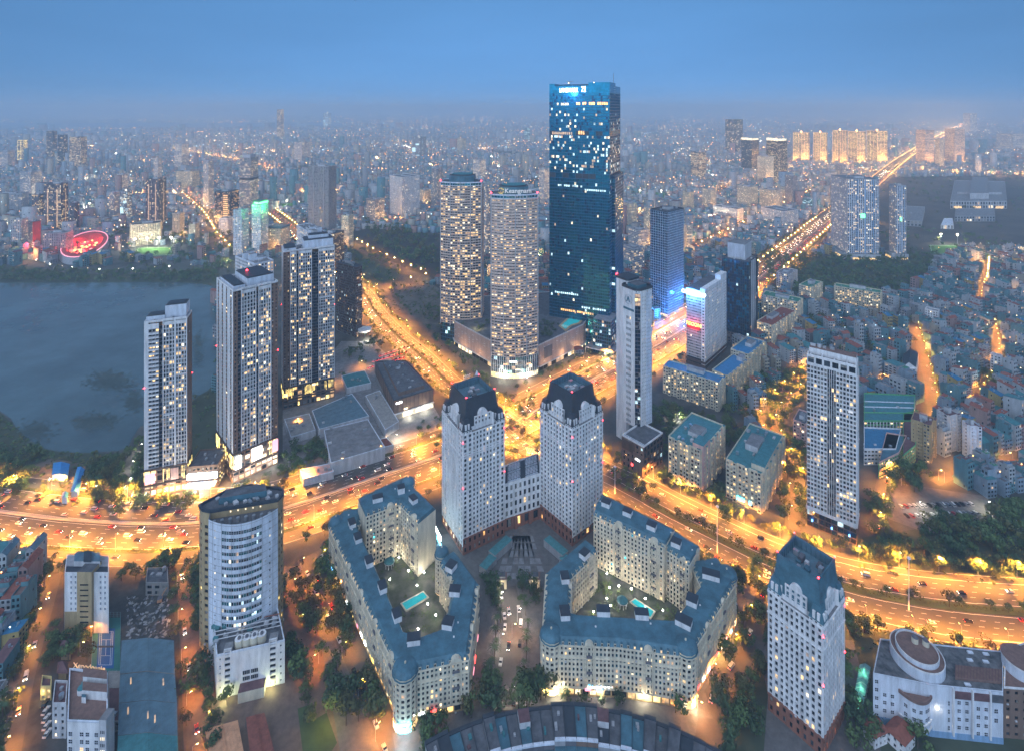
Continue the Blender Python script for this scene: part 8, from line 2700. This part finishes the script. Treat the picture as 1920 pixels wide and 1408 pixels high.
for px, n, lab, sc in (([(368, 1262), (420, 1250), (430, 1320), (375, 1345)], 8, 'big dark tree left of the low white block', 1.3), ([(520, 1232), (560, 1228), (565, 1292), (525, 1300)], 6, 'big dark tree right of the low white block', 1.3),
        ([(575, 1110), (620, 1100), (690, 1260), (720, 1400), (640, 1410)], 30, 'dark tree in the grove left of the shop street', 1.1), ([(862, 1310), (935, 1300), (940, 1340), (870, 1345)], 9, 'big dark tree at the near left end of the palm street', 1.25), ([(965, 1310), (1025, 1290), (1030, 1330), (970, 1335)], 8, 'big dark tree at the near right end of the palm street', 1.25),
        ([(785, 1330), (835, 1320), (825, 1400), (790, 1408)], 6, 'tree before the left perimeter block', .95), ([(905, 1090), (945, 1085), (945, 1140), (910, 1135)], 9, 'tree in the left plaza garden', .8), ([(975, 1085), (1015, 1088), (1010, 1135), (975, 1140)], 9, 'tree in the right plaza garden', .8),
        ([(1380, 1080), (1440, 1070), (1435, 1160), (1390, 1230), (1350, 1270)], 20, 'dark tree between right perimeter block and corner tower', 1.05), ([(1340, 1300), (1365, 1290), (1370, 1340), (1345, 1345)], 3, 'round dark tree on the corner plaza', 1.2), ([(1240, 1315), (1285, 1310), (1288, 1350), (1250, 1355)], 4, 'dark tree on the promenade corner', 1.3), ([(1060, 1305), (1230, 1305), (1230, 1325), (1060, 1325)], 10, 'small tree on the lit promenade', .65),
        ([(1590, 1330), (1640, 1330), (1650, 1408), (1590, 1408)], 8, 'dark tree by the glass canopy', 1.0), ([(1690, 1355), (1790, 1370), (1790, 1408), (1690, 1408)], 9, 'big dark tree before the white drum building', 1.2), ([(1810, 1370), (1885, 1370), (1885, 1408), (1810, 1408)], 8, 'dark tree before the right half of the drum building', 1.1),
        ([(1720, 1000), (1760, 985), (1920, 950), (1940, 1085), (1740, 1070)], 60, 'tree of the dark wood above the boulevard', 1.15), ([(1660, 870), (1730, 880), (1720, 925), (1670, 920)], 14, 'big dark tree beside the car park', 1.25), ([(1625, 930), (1660, 930), (1660, 1020), (1630, 1020)], 8, 'dark tree at the foot of the white gridded tower', 1.0),
        ([(1355, 770), (1400, 690), (1510, 700), (1450, 790), (1420, 840), (1360, 830)], 60, 'tree among the villas by the canal road', 1.0), ([(1470, 830), (1520, 800), (1520, 960), (1480, 980)], 26, 'dark tree between teal-roofed block and gridded tower', 1.05), ([(1530, 600), (1715, 595), (1722, 660), (1620, 700), (1540, 660)], 70, 'tree among the houses behind the white gridded tower', 1.05), ([(1380, 690), (1430, 660), (1560, 560), (1580, 600), (1500, 660)], 40, 'tree between the cream apartment blocks', 1.1),
        ([(795, 625), (830, 600), (930, 690), (900, 715)], 34, 'dark tree in front of the shopping podium', 1.1), ([(930, 745), (1010, 740), (1000, 770), (945, 772)], 24, 'low bushy tree in the planted corner before the podium', .5), ([(1080, 690), (1140, 655), (1150, 680), (1090, 712)], 10, 'small tree by the skyscraper forecourt', .6),
        ([(0, 855), (90, 850), (45, 930), (0, 930)], 30, 'bushy tree on the left lake shore', .9), ([(160, 880), (230, 860), (228, 950), (165, 945)], 34, 'bushy tree between the blue sheds and lake lane', .9), ([(250, 880), (275, 850), (275, 950), (255, 955)], 12, 'tree between lake lane and the lone slab tower', .9),
        ([(275, 928), (370, 930), (360, 955), (280, 958)], 16, 'small tree before the lone slab tower', .7), ([(525, 850), (560, 850), (570, 910), (530, 915)], 16, 'tree along the yellow-lit lane', .8), ([(425, 915), (540, 908), (545, 925), (430, 930)], 10, 'small tree before the tallest lakeside tower', .65), ([(545, 830), (600, 835), (625, 872), (560, 885)], 22, 'dark tree in the showroom yard', .9), ([(790, 790), (830, 780), (828, 840), (780, 850)], 8, 'small lit tree in the showroom car park', .6),
        ([(1245, 760), (1340, 790), (1330, 800), (1240, 790)], 20, 'tree in front of the long blue-roofed apartment block', .9), ([(1225, 830), (1255, 830), (1260, 920), (1230, 900)], 12, 'tree right of the slender tower podium', .9), ([(1330, 930), (1370, 900), (1375, 985), (1340, 975)], 12, 'dark tree between the two teal-roofed blocks', 1.0), ([(120, 1200), (165, 1190), (165, 1245), (100, 1250)], 8, 'tree in the hotel garden', .9), ([(1830, 700), (1920, 700), (1920, 745), (1850, 750)], 36, 'dark tree in the pocket park on the right', 1.2), ([(1640, 1000), (1700, 1030), (1690, 1060), (1640, 1050)], 8, 'tree by the turquoise pool terrace', .9),
        ([(225, 1065), (335, 1050), (335, 1085), (225, 1095)], 12, 'tree between slab hotel and bowed office tower', .85), ([(95, 1185), (118, 1180), (118, 1240), (85, 1250)], 8, 'tree left of the hotel garden', .9), ([(375, 1085), (398, 1230), (378, 1250), (360, 1100)], 10, 'tree hugging the bowed office tower', .8), ([(536, 1080), (560, 1085), (590, 1180), (560, 1190)], 12, 'tree right of the bowed office tower', .95), ([(590, 1050), (625, 1070), (660, 1170), (620, 1170)], 16, 'tree at the head of the shop street', 1.0),
        ([(1130, 880), (1170, 870), (1235, 920), (1210, 935)], 14, 'tree at the corner of the slender tower podium', .8), ([(1225, 770), (1262, 770), (1262, 830), (1230, 830)], 14, 'tree between slender tower and teal-roofed block', 1.0), ([(1360, 800), (1440, 840), (1360, 850), (1340, 820)], 14, 'tree behind the teal-roofed blocks', .9), ([(1585, 1160), (1640, 1175), (1640, 1195), (1590, 1190)], 8, 'tree behind the corner tower', .9), ([(1390, 1250), (1440, 1200), (1440, 1400), (1380, 1400)], 12, 'tree left of the corner tower', .9), ([(1580, 1240), (1600, 1240), (1595, 1330), (1570, 1340)], 6, 'tree right of the corner tower', .9), ([(1900, 1340), (1800, 1340), (1800, 1400), (1900, 1408)], 6, 'tree before the brown-roofed building', 1.0),
        ([(640, 640), (700, 620), (720, 660), (660, 700)], 26, 'tree in the dark yard north of the showroom', .9), ([(560, 700), (640, 690), (660, 720), (560, 745)], 12, 'tree by the showroom sheds', .7), ([(800, 560), (830, 560), (835, 600), (800, 600)], 12, 'tree at the podium corner', .9), ([(900, 715), (920, 705), (930, 745), (905, 750)], 8, 'tree at the avenue corner', .7),
        ([(680, 410), (760, 420), (800, 450), (830, 500), (760, 500), (690, 450)], 120, 'tree on the rough plot left of the curved towers', 1.5), ([(410, 470), (440, 460), (430, 520), (405, 520)], 30, 'tree by the lake corner', 1.2), ([(200, 440), (240, 430), (430, 440), (420, 470), (330, 470), (245, 462)], 90, 'tree around the cream lakeside hotel', 1.3), ([(320, 380), (400, 400), (420, 420), (330, 400)], 40, 'tree of a dark lakeside park', 1.4)):
    clump(px, n, lab, sc)
ok = free([t[0] for t in trees], [t[1] for t in trees], -60, keep=False, roads=False)
trees = [t for t, o in zip(trees, ok) if o and vis(t[0], t[1], 60)]
trees.sort(key=lambda t: t[1])
tp = {}
for (x, y, k, s, lab) in trees[:300]:
    grp = 'palms along the streets' if k == 8 else 'trees of the near streets and gardens'
    if k not in tp:
        r = empty('palm_tree' if k == 8 else 'tree', (x, y, 0), lab, 'palm' if k == 8 else 'tree', grp)
        for n_, mb, kk in TT[k]:
            mb.build(n_, r)
        tp[k] = r
    else:
        r = copy_tree(tp[k], (x, y, 0), rg.uniform(0, 6.28), lab, None, grp)
    if k < 8:
        lab = ('large ' if s > 1.12 else 'small ' if s < .8 else 'mid-sized ') + ('green ', 'dark ', 'olive ', 'leafy ')[k % 4] + ' '.join(w for w in lab.split() if w not in ('big', 'small', 'dark', 'round', 'leafy'))
    r['label'] = lab + ', view ' + side(x, y) if len(lab.split()) < 13 else lab
    r.scale = (s, s, s)
far_t = [([p[1] for p in (TT if y < 620 else TL)[k]], x, y, rg.uniform(0, 6.28), (s, s, s)) for (x, y, k, s, lab) in trees[300:]]
def mass(px, n, s0):
    p = PG(px)
    xs, ys = [q[0] for q in p], [q[1] for q in p]
    for _ in range(n):
        x, y = rg.uniform(min(xs), max(xs)), rg.uniform(min(ys), max(ys))
        if pip((x, y), p):
            far_t.append(([TL[rg.randrange(8)][1][1]], x, y, rg.uniform(0, 6), (s0 * rg.uniform(.7, 1.3),) * 3))
mass([(1435, 470), (1480, 482), (1660, 480), (1762, 482), (1735, 520), (1690, 555), (1440, 552)], 900, 1.3)
mass([(1692, 334), (1930, 332), (1930, 440), (1720, 440), (1650, 470)], 420, 1.4)
mass([(0, 505), (110, 512), (330, 512), (405, 506), (408, 532), (0, 530)], 420, 1.0)
mass([(407, 605), (412, 640), (408, 800), (350, 830), (350, 770)], 120, .9)
mass([(640, 466), (690, 468), (755, 508), (740, 528), (690, 533), (658, 500)], 200, .9)
mass([(702, 547), (745, 530), (800, 530), (828, 546), (826, 606), (770, 602)], 70, .7)
mass([(835, 445), (700, 440), (760, 500), (830, 530)], 160, 1.3)
G2 = bx[:0]
for k in range(2600):
    d_ = 900 * math.exp(rg.random() * 1.3)
    x_ = rg.uniform(-1, 1) * d_
    pz = math.sin(x_ / 310 + 1.3) * math.sin(d_ / 270 + .4) + .6 * math.sin(x_ / 130 + d_ / 170)
    if pz > .9 or rg.random() < .12:
        far_t.append(([TL[rg.randrange(8)][1][1]], x_, d_, rg.uniform(0, 6), (1.4 * rg.uniform(.7, 1.3),) * 3))
okf = free([t[1] for t in far_t], [t[2] for t in far_t], 3, keep=False)
okl = ~pipn(np.array([t[1] for t in far_t]), np.array([t[2] for t in far_t]), LAKE)
merge('woodland', [t for t, a, b_ in zip(far_t, okf, okl) if b_ and (a or t[2] < 1300)], 'trees of the middle distance and dark parks')
# rough growth: low leaf clumps on the open ground
ug = MB()
def growth(px, n, s0=1.0, ms=('leaf', 'leaf_olive', 'leaf_dark')):
    p = PG(px)
    xs, ys = [q[0] for q in p], [q[1] for q in p]
    for _ in range(n):
        x, y = rg.uniform(min(xs), max(xs)), rg.uniform(min(ys), max(ys))
        if not pip((x, y), p) or pip((x, y), LAKE):
            continue
        for _2 in range(5):
            s = s0 * rg.uniform(.5, 1.3)
            a, b_ = rg.uniform(0, 3.1), rg.uniform(.2, 1.1)
            px_, py_, pz = x + rg.gauss(0, s), y + rg.gauss(0, s), rg.uniform(.1, 1) * s
            u = (math.cos(a) * s, math.sin(a) * s, 0)
            v = (-math.sin(a) * s * math.cos(b_), math.cos(a) * s * math.cos(b_), s * math.sin(b_))
            ug.q((px_ - u[0], py_ - u[1], pz), (px_ + u[0], py_ + u[1], pz), (px_ + u[0] * .6 + v[0], py_ + u[1] * .6 + v[1], pz + v[2]), (px_ - u[0] * .6 + v[0], py_ - u[1] * .6 + v[1], pz + v[2]), rg.choice(ms))
growth([(0, 775), (75, 845), (230, 850), (226, 950), (0, 938), (-60, 900)], 900, 1.2)
growth([(407, 600), (412, 720), (410, 830), (350, 860), (345, 775)], 300, 1.2)
growth([(1600, 1010), (1760, 985), (1920, 930), (1920, 1100), (1620, 1070)], 500, 1.2)
growth([(1600, 1190), (1640, 1195), (1630, 1408), (1590, 1408)], 160, .9)
growth([(702, 547), (800, 530), (828, 546), (826, 606), (720, 580)], 300, 1.1)
for ln, d_, lo, hi in ((HWY, 24.2, 0, 1300), (HWY, -24.2, 0, 1300), (BLV, 0, 0, 420), (BLV, 27, 0, 400), (R2, 0, 0, 900)):
    for x, y, h in walk(offs(NB(ln, lo, hi), d_), 1.6):
        s = rg.uniform(.5, .95)
        for _2 in range(3):
            a = rg.uniform(0, 3.1)
            X_, Y_, Z_ = x + rg.gauss(0, .5), y + rg.gauss(0, .5), rg.uniform(.2, .9)
            ug.q((X_ - s * math.cos(a), Y_ - s * math.sin(a), Z_), (X_ + s * math.cos(a), Y_ + s * math.sin(a), Z_), (X_ + s * .5, Y_ + s * .4, Z_ + s * .8), (X_ - s * .5, Y_ + s * .4, Z_ + s * .8), rg.choice(('leaf_olive', 'leaf')))
for cx_, cy_, rx_, ry_, n_ in ((205, 715, 34, 14, 700), (178, 790, 30, 11, 520), (70, 806, 22, 13, 300), (250, 752, 14, 18, 240), (372, 650, 10, 26, 200), (330, 770, 16, 10, 160)):
    for _ in range(n_):                      # floating weed thinning out from the shore
        x, y = G(cx_ + rg.gauss(0, rx_ * .6), cy_ + rg.gauss(0, ry_ * .6))
        s, a = rg.uniform(.6, 2.2), rg.uniform(0, 3.1)
        ug.q((x - s * math.cos(a), y - s * math.sin(a), .1), (x + s * math.sin(a), y - s * math.cos(a), .16), (x + s * math.cos(a), y + s * math.sin(a), .1), (x - s * math.sin(a), y + s * math.cos(a), .2), 'pond_weed')
tag(ug.build('undergrowth', kind='stuff'), 'rough low growth and hedges on open ground')

# ------------------------------------------------------------------ street lamps
lampspots = []
def lamps_on(line, step, off, e, lab, lo=0, hi=1e9, h=11, white=False):
    k = -1 if off > 0 else 1
    for x, y, hd in walk(offs(line, off), step, step * .4):
        if lo < y < hi and vis(x, y, 250):
            lampspots.append((x, y, hd + k * -math.pi / 2, e, lab + ', view ' + side(x, y), h, white))
lamps_on(HWY, 33, 24.4, 100000, 'tall orange street lamp in the near hedge strip of the ring road', 0, 1450)
lamps_on(HWY, 33, -24.4, 100000, 'tall orange street lamp in the far hedge strip of the ring road', 0, 1450)
lamps_on(BLV, 24, 26, 68000, 'orange street lamp on the near kerb of the boulevard')
lamps_on(BLV, 24, -26, 68000, 'orange street lamp on the far kerb of the boulevard')
lamps_on(R2, 30, 15.5, 58000, 'orange street lamp on the near kerb of the diagonal avenue'); lamps_on(R2, 30, -15.5, 58000, 'orange street lamp on the far kerb of the diagonal avenue')
lamps_on(R2B, 32, 9, 50000, 'orange street lamp on the small side road left of the curved towers')
lamps_on(R3, 26, 9, 26000, 'orange street lamp along the canal road'); lamps_on(R3, 26, -9, 26000, 'orange street lamp along the canal road')
lamps_on(R4, 24, 5, 26000, 'orange street lamp along the market street')
for ln_ in (R23, R24, R25):
    lamps_on(ln_, 20, 3, 14000, 'orange street lamp in a lane of the right quarter', h=9)
lamps_on(R5, 26, 3.6, 7000, 'small street lamp along the west lane', h=7)
lamps_on(R6, 28, 4, 4000, 'small orange lamp along the garden lane', h=6); lamps_on(R7, 28, -4.2, 4000, 'small orange lamp along the hotel lane', h=6)
lamps_on(R8, 24, 8.5, 13000, 'street lamp along the shop street', h=8); lamps_on(R8, 30, -8.5, 12000, 'street lamp on the tree side of the shop street', h=8)
lamps_on(R9, 26, 6.6, 2600, 'street lamp between the palms', h=7, white=True); lamps_on(R10, 26, -6, 3500, 'street lamp on the promenade', h=7, white=True)
lamps_on(R11, 24, 7, 9000, 'street lamp along the corner street', h=8); lamps_on(R12, 24, 5, 5000, 'street lamp along the curved lake lane', h=8, white=True)
lamps_on(R15, 50, 8, 70000, 'orange street lamp along the western avenue'); lamps_on(R16, 55, 9, 70000, 'orange street lamp along the northern avenue'); lamps_on(R20, 60, 5, 7000, 'white street lamp along the lake road', white=True); lamps_on(R21, 40, 4, 7000, 'street lamp along the northern lane')
for px, py, e, w_ in ((985, 722, 9000, 0), (1010, 845, 9000, 0), (760, 612, 9000, 0), (970, 1165, 1500, 1), (960, 1195, 1500, 0), (640, 1120, 3000, 0), (1420, 760, 6000, 0), (1570, 640, 9000, 0), (1600, 620, 9000, 0), (1660, 640, 8000, 0), (1655, 715, 8000, 0), (1500, 690, 6000, 0), (1690, 910, 4000, 0), (1810, 905, 5000, 0), (1760, 900, 5000, 0), (150, 1230, 1200, 0), (165, 1200, 1200, 0), (740, 830, 4000, 1), (1270, 790, 5000, 1), (1330, 740, 5000, 0), (1470, 655, 5000, 0), (1850, 960, 3000, 1), (1720, 960, 3000, 1), (555, 800, 3000, 0), (620, 720, 4000, 0), (675, 690, 4000, 0), (1840, 620, 6000, 0), (1790, 660, 5000, 0), (1880, 690, 5000, 0), (1910, 560, 8000, 0), (1820, 540, 9000, 0), (1870, 500, 9000, 0), (90, 915, 2500, 1), (175, 930, 2500, 1)):
    x, y = G(px, py)
    lampspots.append((x, y, 0, e * 2.2, 'single %s lamp off the main roads, view %s' % ('white' if w_ else 'orange', side(x, y)), 8, bool(w_)))
lampspots.sort(key=lambda t: t[1])
lproto = {}
def lamp_parts(r, h, white):
    m = MB(); m.cyl((0, 0), .13, .03, h, 'metal', 6, r1=.07); m.build('post', r)
    m = MB(); m.bar((0, 0, h), (1.9, 0, h + .35), .06, 'metal'); m.build('arm', r)
    m = MB(); m.box((2.0, 0), 0, 1.0, .42, h + .24, h + .42, 'metal'); m.box((2.0, 0), 0, .8, .34, h + .1, h + .23, 'lamp_white' if white else 'lamp_orange'); m.build('lamp_head', r)
for i, (x, y, hd, e, lab, h, white) in enumerate(lampspots):
    col = (1, .9, .66) if white else (1, .35, .045)
    if i >= 300:
        lamp((x, y, h), e, col, .5, None, True)
        continue
    k = (h, white)
    if k not in lproto:
        r = empty('street_lamp', (x, y, 0), lab, 'street lamp', 'street lamps of the near roads', hd)
        lamp_parts(r, h, white)
        lproto[k] = r
        lamp((2.0, 0, h - .1), e, col, .35, r, True)
    else:
        src = lproto[k]
        r = src.copy(); COL.objects.link(r); r.location = (x, y, 0); r.rotation_euler.z = hd; r['label'] = lab
        for ch in src.children:
            if ch.type == 'LIGHT':
                continue
            c_ = ch.copy(); COL.objects.link(c_); c_.parent = r
        lamp((2.0, 0, h - .1), e, col, .35, r, True)
ex = lampspots[300:]
if ex:
    X, Y = np.array([t[0] for t in ex]), np.array([t[1] for t in ex])
    lamp_cloud('far_street_lamps', X, Y, np.full(len(X), 10.5), np.full(len(X), .8), np.array([1 if t[6] else 0 for t in ex]), ['lamp_orange', 'lamp_white'], 'street lamps of the middle distance')
for px, yb_, yt_, l in ((1345, 1036, 946, 'tall white lighting mast on the boulevard, left of two'), (1704, 1143, 1042, 'tall white lighting mast on the boulevard, right of two'), (1153, 925, 872, 'thin white mast beside the slender tower podium')):
    x, y = G(px, yb_)
    b_ = Bd('lighting_mast', l, 'mast', (x, y))
    hh = ZT(yb_, yt_)
    b_['pole'].cyl((x, y), .4, .1, hh, 'white', 8, r1=.2)
    b_['head_frame'].cyl((x, y), 1.1, hh - 1.4, hh - .8, 'white_blue', 8)
    b_.done()

# ------------------------------------------------------------------ traffic
def car_parts(body, van=False):
    L, Wd = (5.0, 1.9) if van else (4.4, 1.8)
    b_, g_, li, wh = MB(), MB(), MB(), MB()
    prof = [(-L / 2, .35), (L / 2, .35), (L / 2, .8), (L / 2 - .15, .95), (-L / 2 + .1, 1.0)] if not van else [(-L / 2, .35), (L / 2, .35), (L / 2, 1.0), (L / 2 - .6, 1.3), (-L / 2, 1.3)]
    def ext(mb, pr, w, m):
        a = [(p[0], -w / 2, p[1]) for p in pr]; c_ = [(p[0], w / 2, p[1]) for p in pr]
        mb.face(a, m); mb.face(c_[::-1], m)
        for i in range(len(pr)):
            j = (i + 1) % len(pr)
            mb.q(a[i], a[j], c_[j], c_[i], m)
    ext(b_, prof, Wd, body)
    t0 = 1.0 if not van else 1.3
    top = [(L / 2 - 1.3, t0), (L / 2 - 1.95, t0 + .48), (-L / 2 + .95, t0 + .5), (-L / 2 + .35, t0)] if not van else [(L / 2 - .6, t0), (L / 2 - 1.2, t0 + .62), (-L / 2 + .1, t0 + .65), (-L / 2, t0)]
    ext(g_, top, Wd - .22, 'car_glass')
    b_.q((top[1][0], -Wd / 2 + .12, top[1][1] + .02), (top[1][0], Wd / 2 - .12, top[1][1] + .02), (top[2][0], Wd / 2 - .12, top[2][1] + .02), (top[2][0], -Wd / 2 + .12, top[2][1] + .02), body)
    for s in (-1, 1):
        y0, y1 = s * Wd * .28, s * Wd * .46
        li.q((L / 2 + .02, y0, .6), (L / 2 + .02, y1, .6), (L / 2 + .02, y1, .8), (L / 2 + .02, y0, .8), 'head_light')
        li.q((-L / 2 - .02, y0, .7), (-L / 2 - .02, y1, .7), (-L / 2 - .02, y1, .95), (-L / 2 - .02, y0, .95), 'tail_light')
        for xx in (L * .3, -L * .3):
            wh.bar((xx, s * (Wd / 2 - .2), .33), (xx, s * (Wd / 2 + .02), .33), .33, 'tyre', 10)
    return (('body', b_), ('windows', g_), ('lights', li), ('wheels', wh))
CARS = [(c_, car_parts(m)) for c_, m in (('white', 'car_white'), ('black', 'car_black'), ('silver', 'car_silver'), ('red', 'car_red'))] + [('white van', car_parts('car_white', True))]
cars = []
rg = random.Random(91)
def traffic(line, off, gap, where, fwd, lo=0, hi=1e9):
    for x, y, h in walk(offs(line, off), gap, rg.uniform(0, gap)):
        if lo < y < hi and vis(x, y) and rg.random() < .72:
            j = rg.uniform(-gap * .3, gap * .3)
            cars.append((x + math.cos(h) * j, y + math.sin(h) * j, h if fwd else h + math.pi, where, .135))
for o_ in (4, 7.6, 11.3, 15, 18.7):
    traffic(HWY, o_, 25, 'on the near lanes of the ring road', True, 0, 2600); traffic(HWY, -o_, 25, 'on the far lanes of the ring road', False, 0, 2600)
for o_ in (29, 33):
    traffic(HWY, o_, 46, 'on the near service lane of the ring road', True, 0, 1200); traffic(HWY, -o_, 50, 'on the far service lane of the ring road', False, 0, 1200)
for o_ in (6, 10, 14, 18):
    traffic(BLV, o_, 46, 'on the near half of the boulevard', True); traffic(BLV, -o_, 46, 'on the far half of the boulevard', False)
for o_ in (4, 8, 12):
    traffic(R2, o_, 30, 'on the diagonal avenue', True); traffic(R2, -o_, 30, 'on the diagonal avenue', False)
traffic(R4, 1.6, 30, 'in the market street', True); traffic(R3, 3, 40, 'on the canal road', True); traffic(R5, .8, 26, 'in the west lane', True); traffic(R11, 2.6, 26, 'in the corner street', False)
traffic(R9, 4.6, 7, 'parked in the palm street', True); traffic(R9, -4.6, 12, 'parked in the palm street', False); traffic(R9, 1.5, 30, 'in the palm street', True)
traffic(R8, 6, 10, 'parked along the shop street', True); traffic(R8, -6, 12, 'parked along the shop street', True); traffic(R8, 1.8, 24, 'in the shop street', False); traffic(R6, 1, 30, 'in the garden lane', True); traffic(R7, .8, 26, 'in the hotel lane', True)
for px0, py0, px1, py1, n_ in ((1690, 950, 1830, 945, 16), (1700, 968, 1840, 962, 14), (690, 690, 760, 670, 26), (700, 678, 765, 660, 26), (712, 668, 760, 652, 20), (85, 1320, 90, 1390, 5)):
    for i in range(n_):
        x, y = G(px0 + (px1 - px0) * i / n_, py0 + (py1 - py0) * i / n_)
        cars.append((x, y, 1.6 + rg.uniform(-.1, .1), 'parked in an open yard', .1))
cars.sort(key=lambda t: t[1])
cp = {}
for i, (x, y, h, where, z) in enumerate(cars[:300]):
    k = rg.choice((0, 0, 1, 1, 2, 3, 4))
    name, parts = CARS[k]
    where = where + ', view ' + side(x, y)
    lab = '%s, lamps lit, %s' % (name if 'van' in name else name + ' car', where)
    off = 'parked' in where
    if off:
        lab = lab.replace('lamps lit', 'lamps dark')
    if (k, off) not in cp:
        r = empty('car' if k < 4 else 'van', (x, y, z), lab, 'van' if k == 4 else 'car', 'cars on the near roads', h)
        for n_, mb in parts:
            o = mb.build(n_, r)
            if off and n_ == 'lights':
                for i_, mm in enumerate(mb.ms):
                    o.data.materials[i_] = M['metal' if mm == 'head_light' else 'red_paint']
        cp[(k, off)] = r
    else:
        copy_tree(cp[(k, off)], (x, y, z), h, lab)
merge('distant_traffic', [([p[1] for p in CARS[rg.choice((0, 0, 1, 2, 3))][1]], x, y, h, (1, 1, 1)) for (x, y, h, where, z) in cars[300:]], 'cars on the far lanes of the ring road and avenues')

# ------------------------------------------------------------------ haze over the whole city
hb = MB()
hb.prism([(-45100, -500), (45100, -500), (45100, 45100), (-45100, 45100)], -1.2, 405, 'grey', None, True)
ho = hb.build('haze', kind='stuff')
hm = bpy.data.materials.new('haze')
hm.use_nodes = True
hn = hm.node_tree
hn.nodes.clear()
out = hn.nodes.new('ShaderNodeOutputMaterial')
vol = hn.nodes.new('ShaderNodeVolumePrincipled')
vol.inputs['Color'].default_value = (.66, .84, 1, 1)
vol.inputs['Density'].default_value = 1.7e-4
vol.inputs['Anisotropy'].default_value = 0
hn.links.new(vol.outputs[0], out.inputs['Volume'])
ho.data.materials.clear()
ho.data.materials.append(hm)
tag(ho, 'thin blue dusk haze over the city')
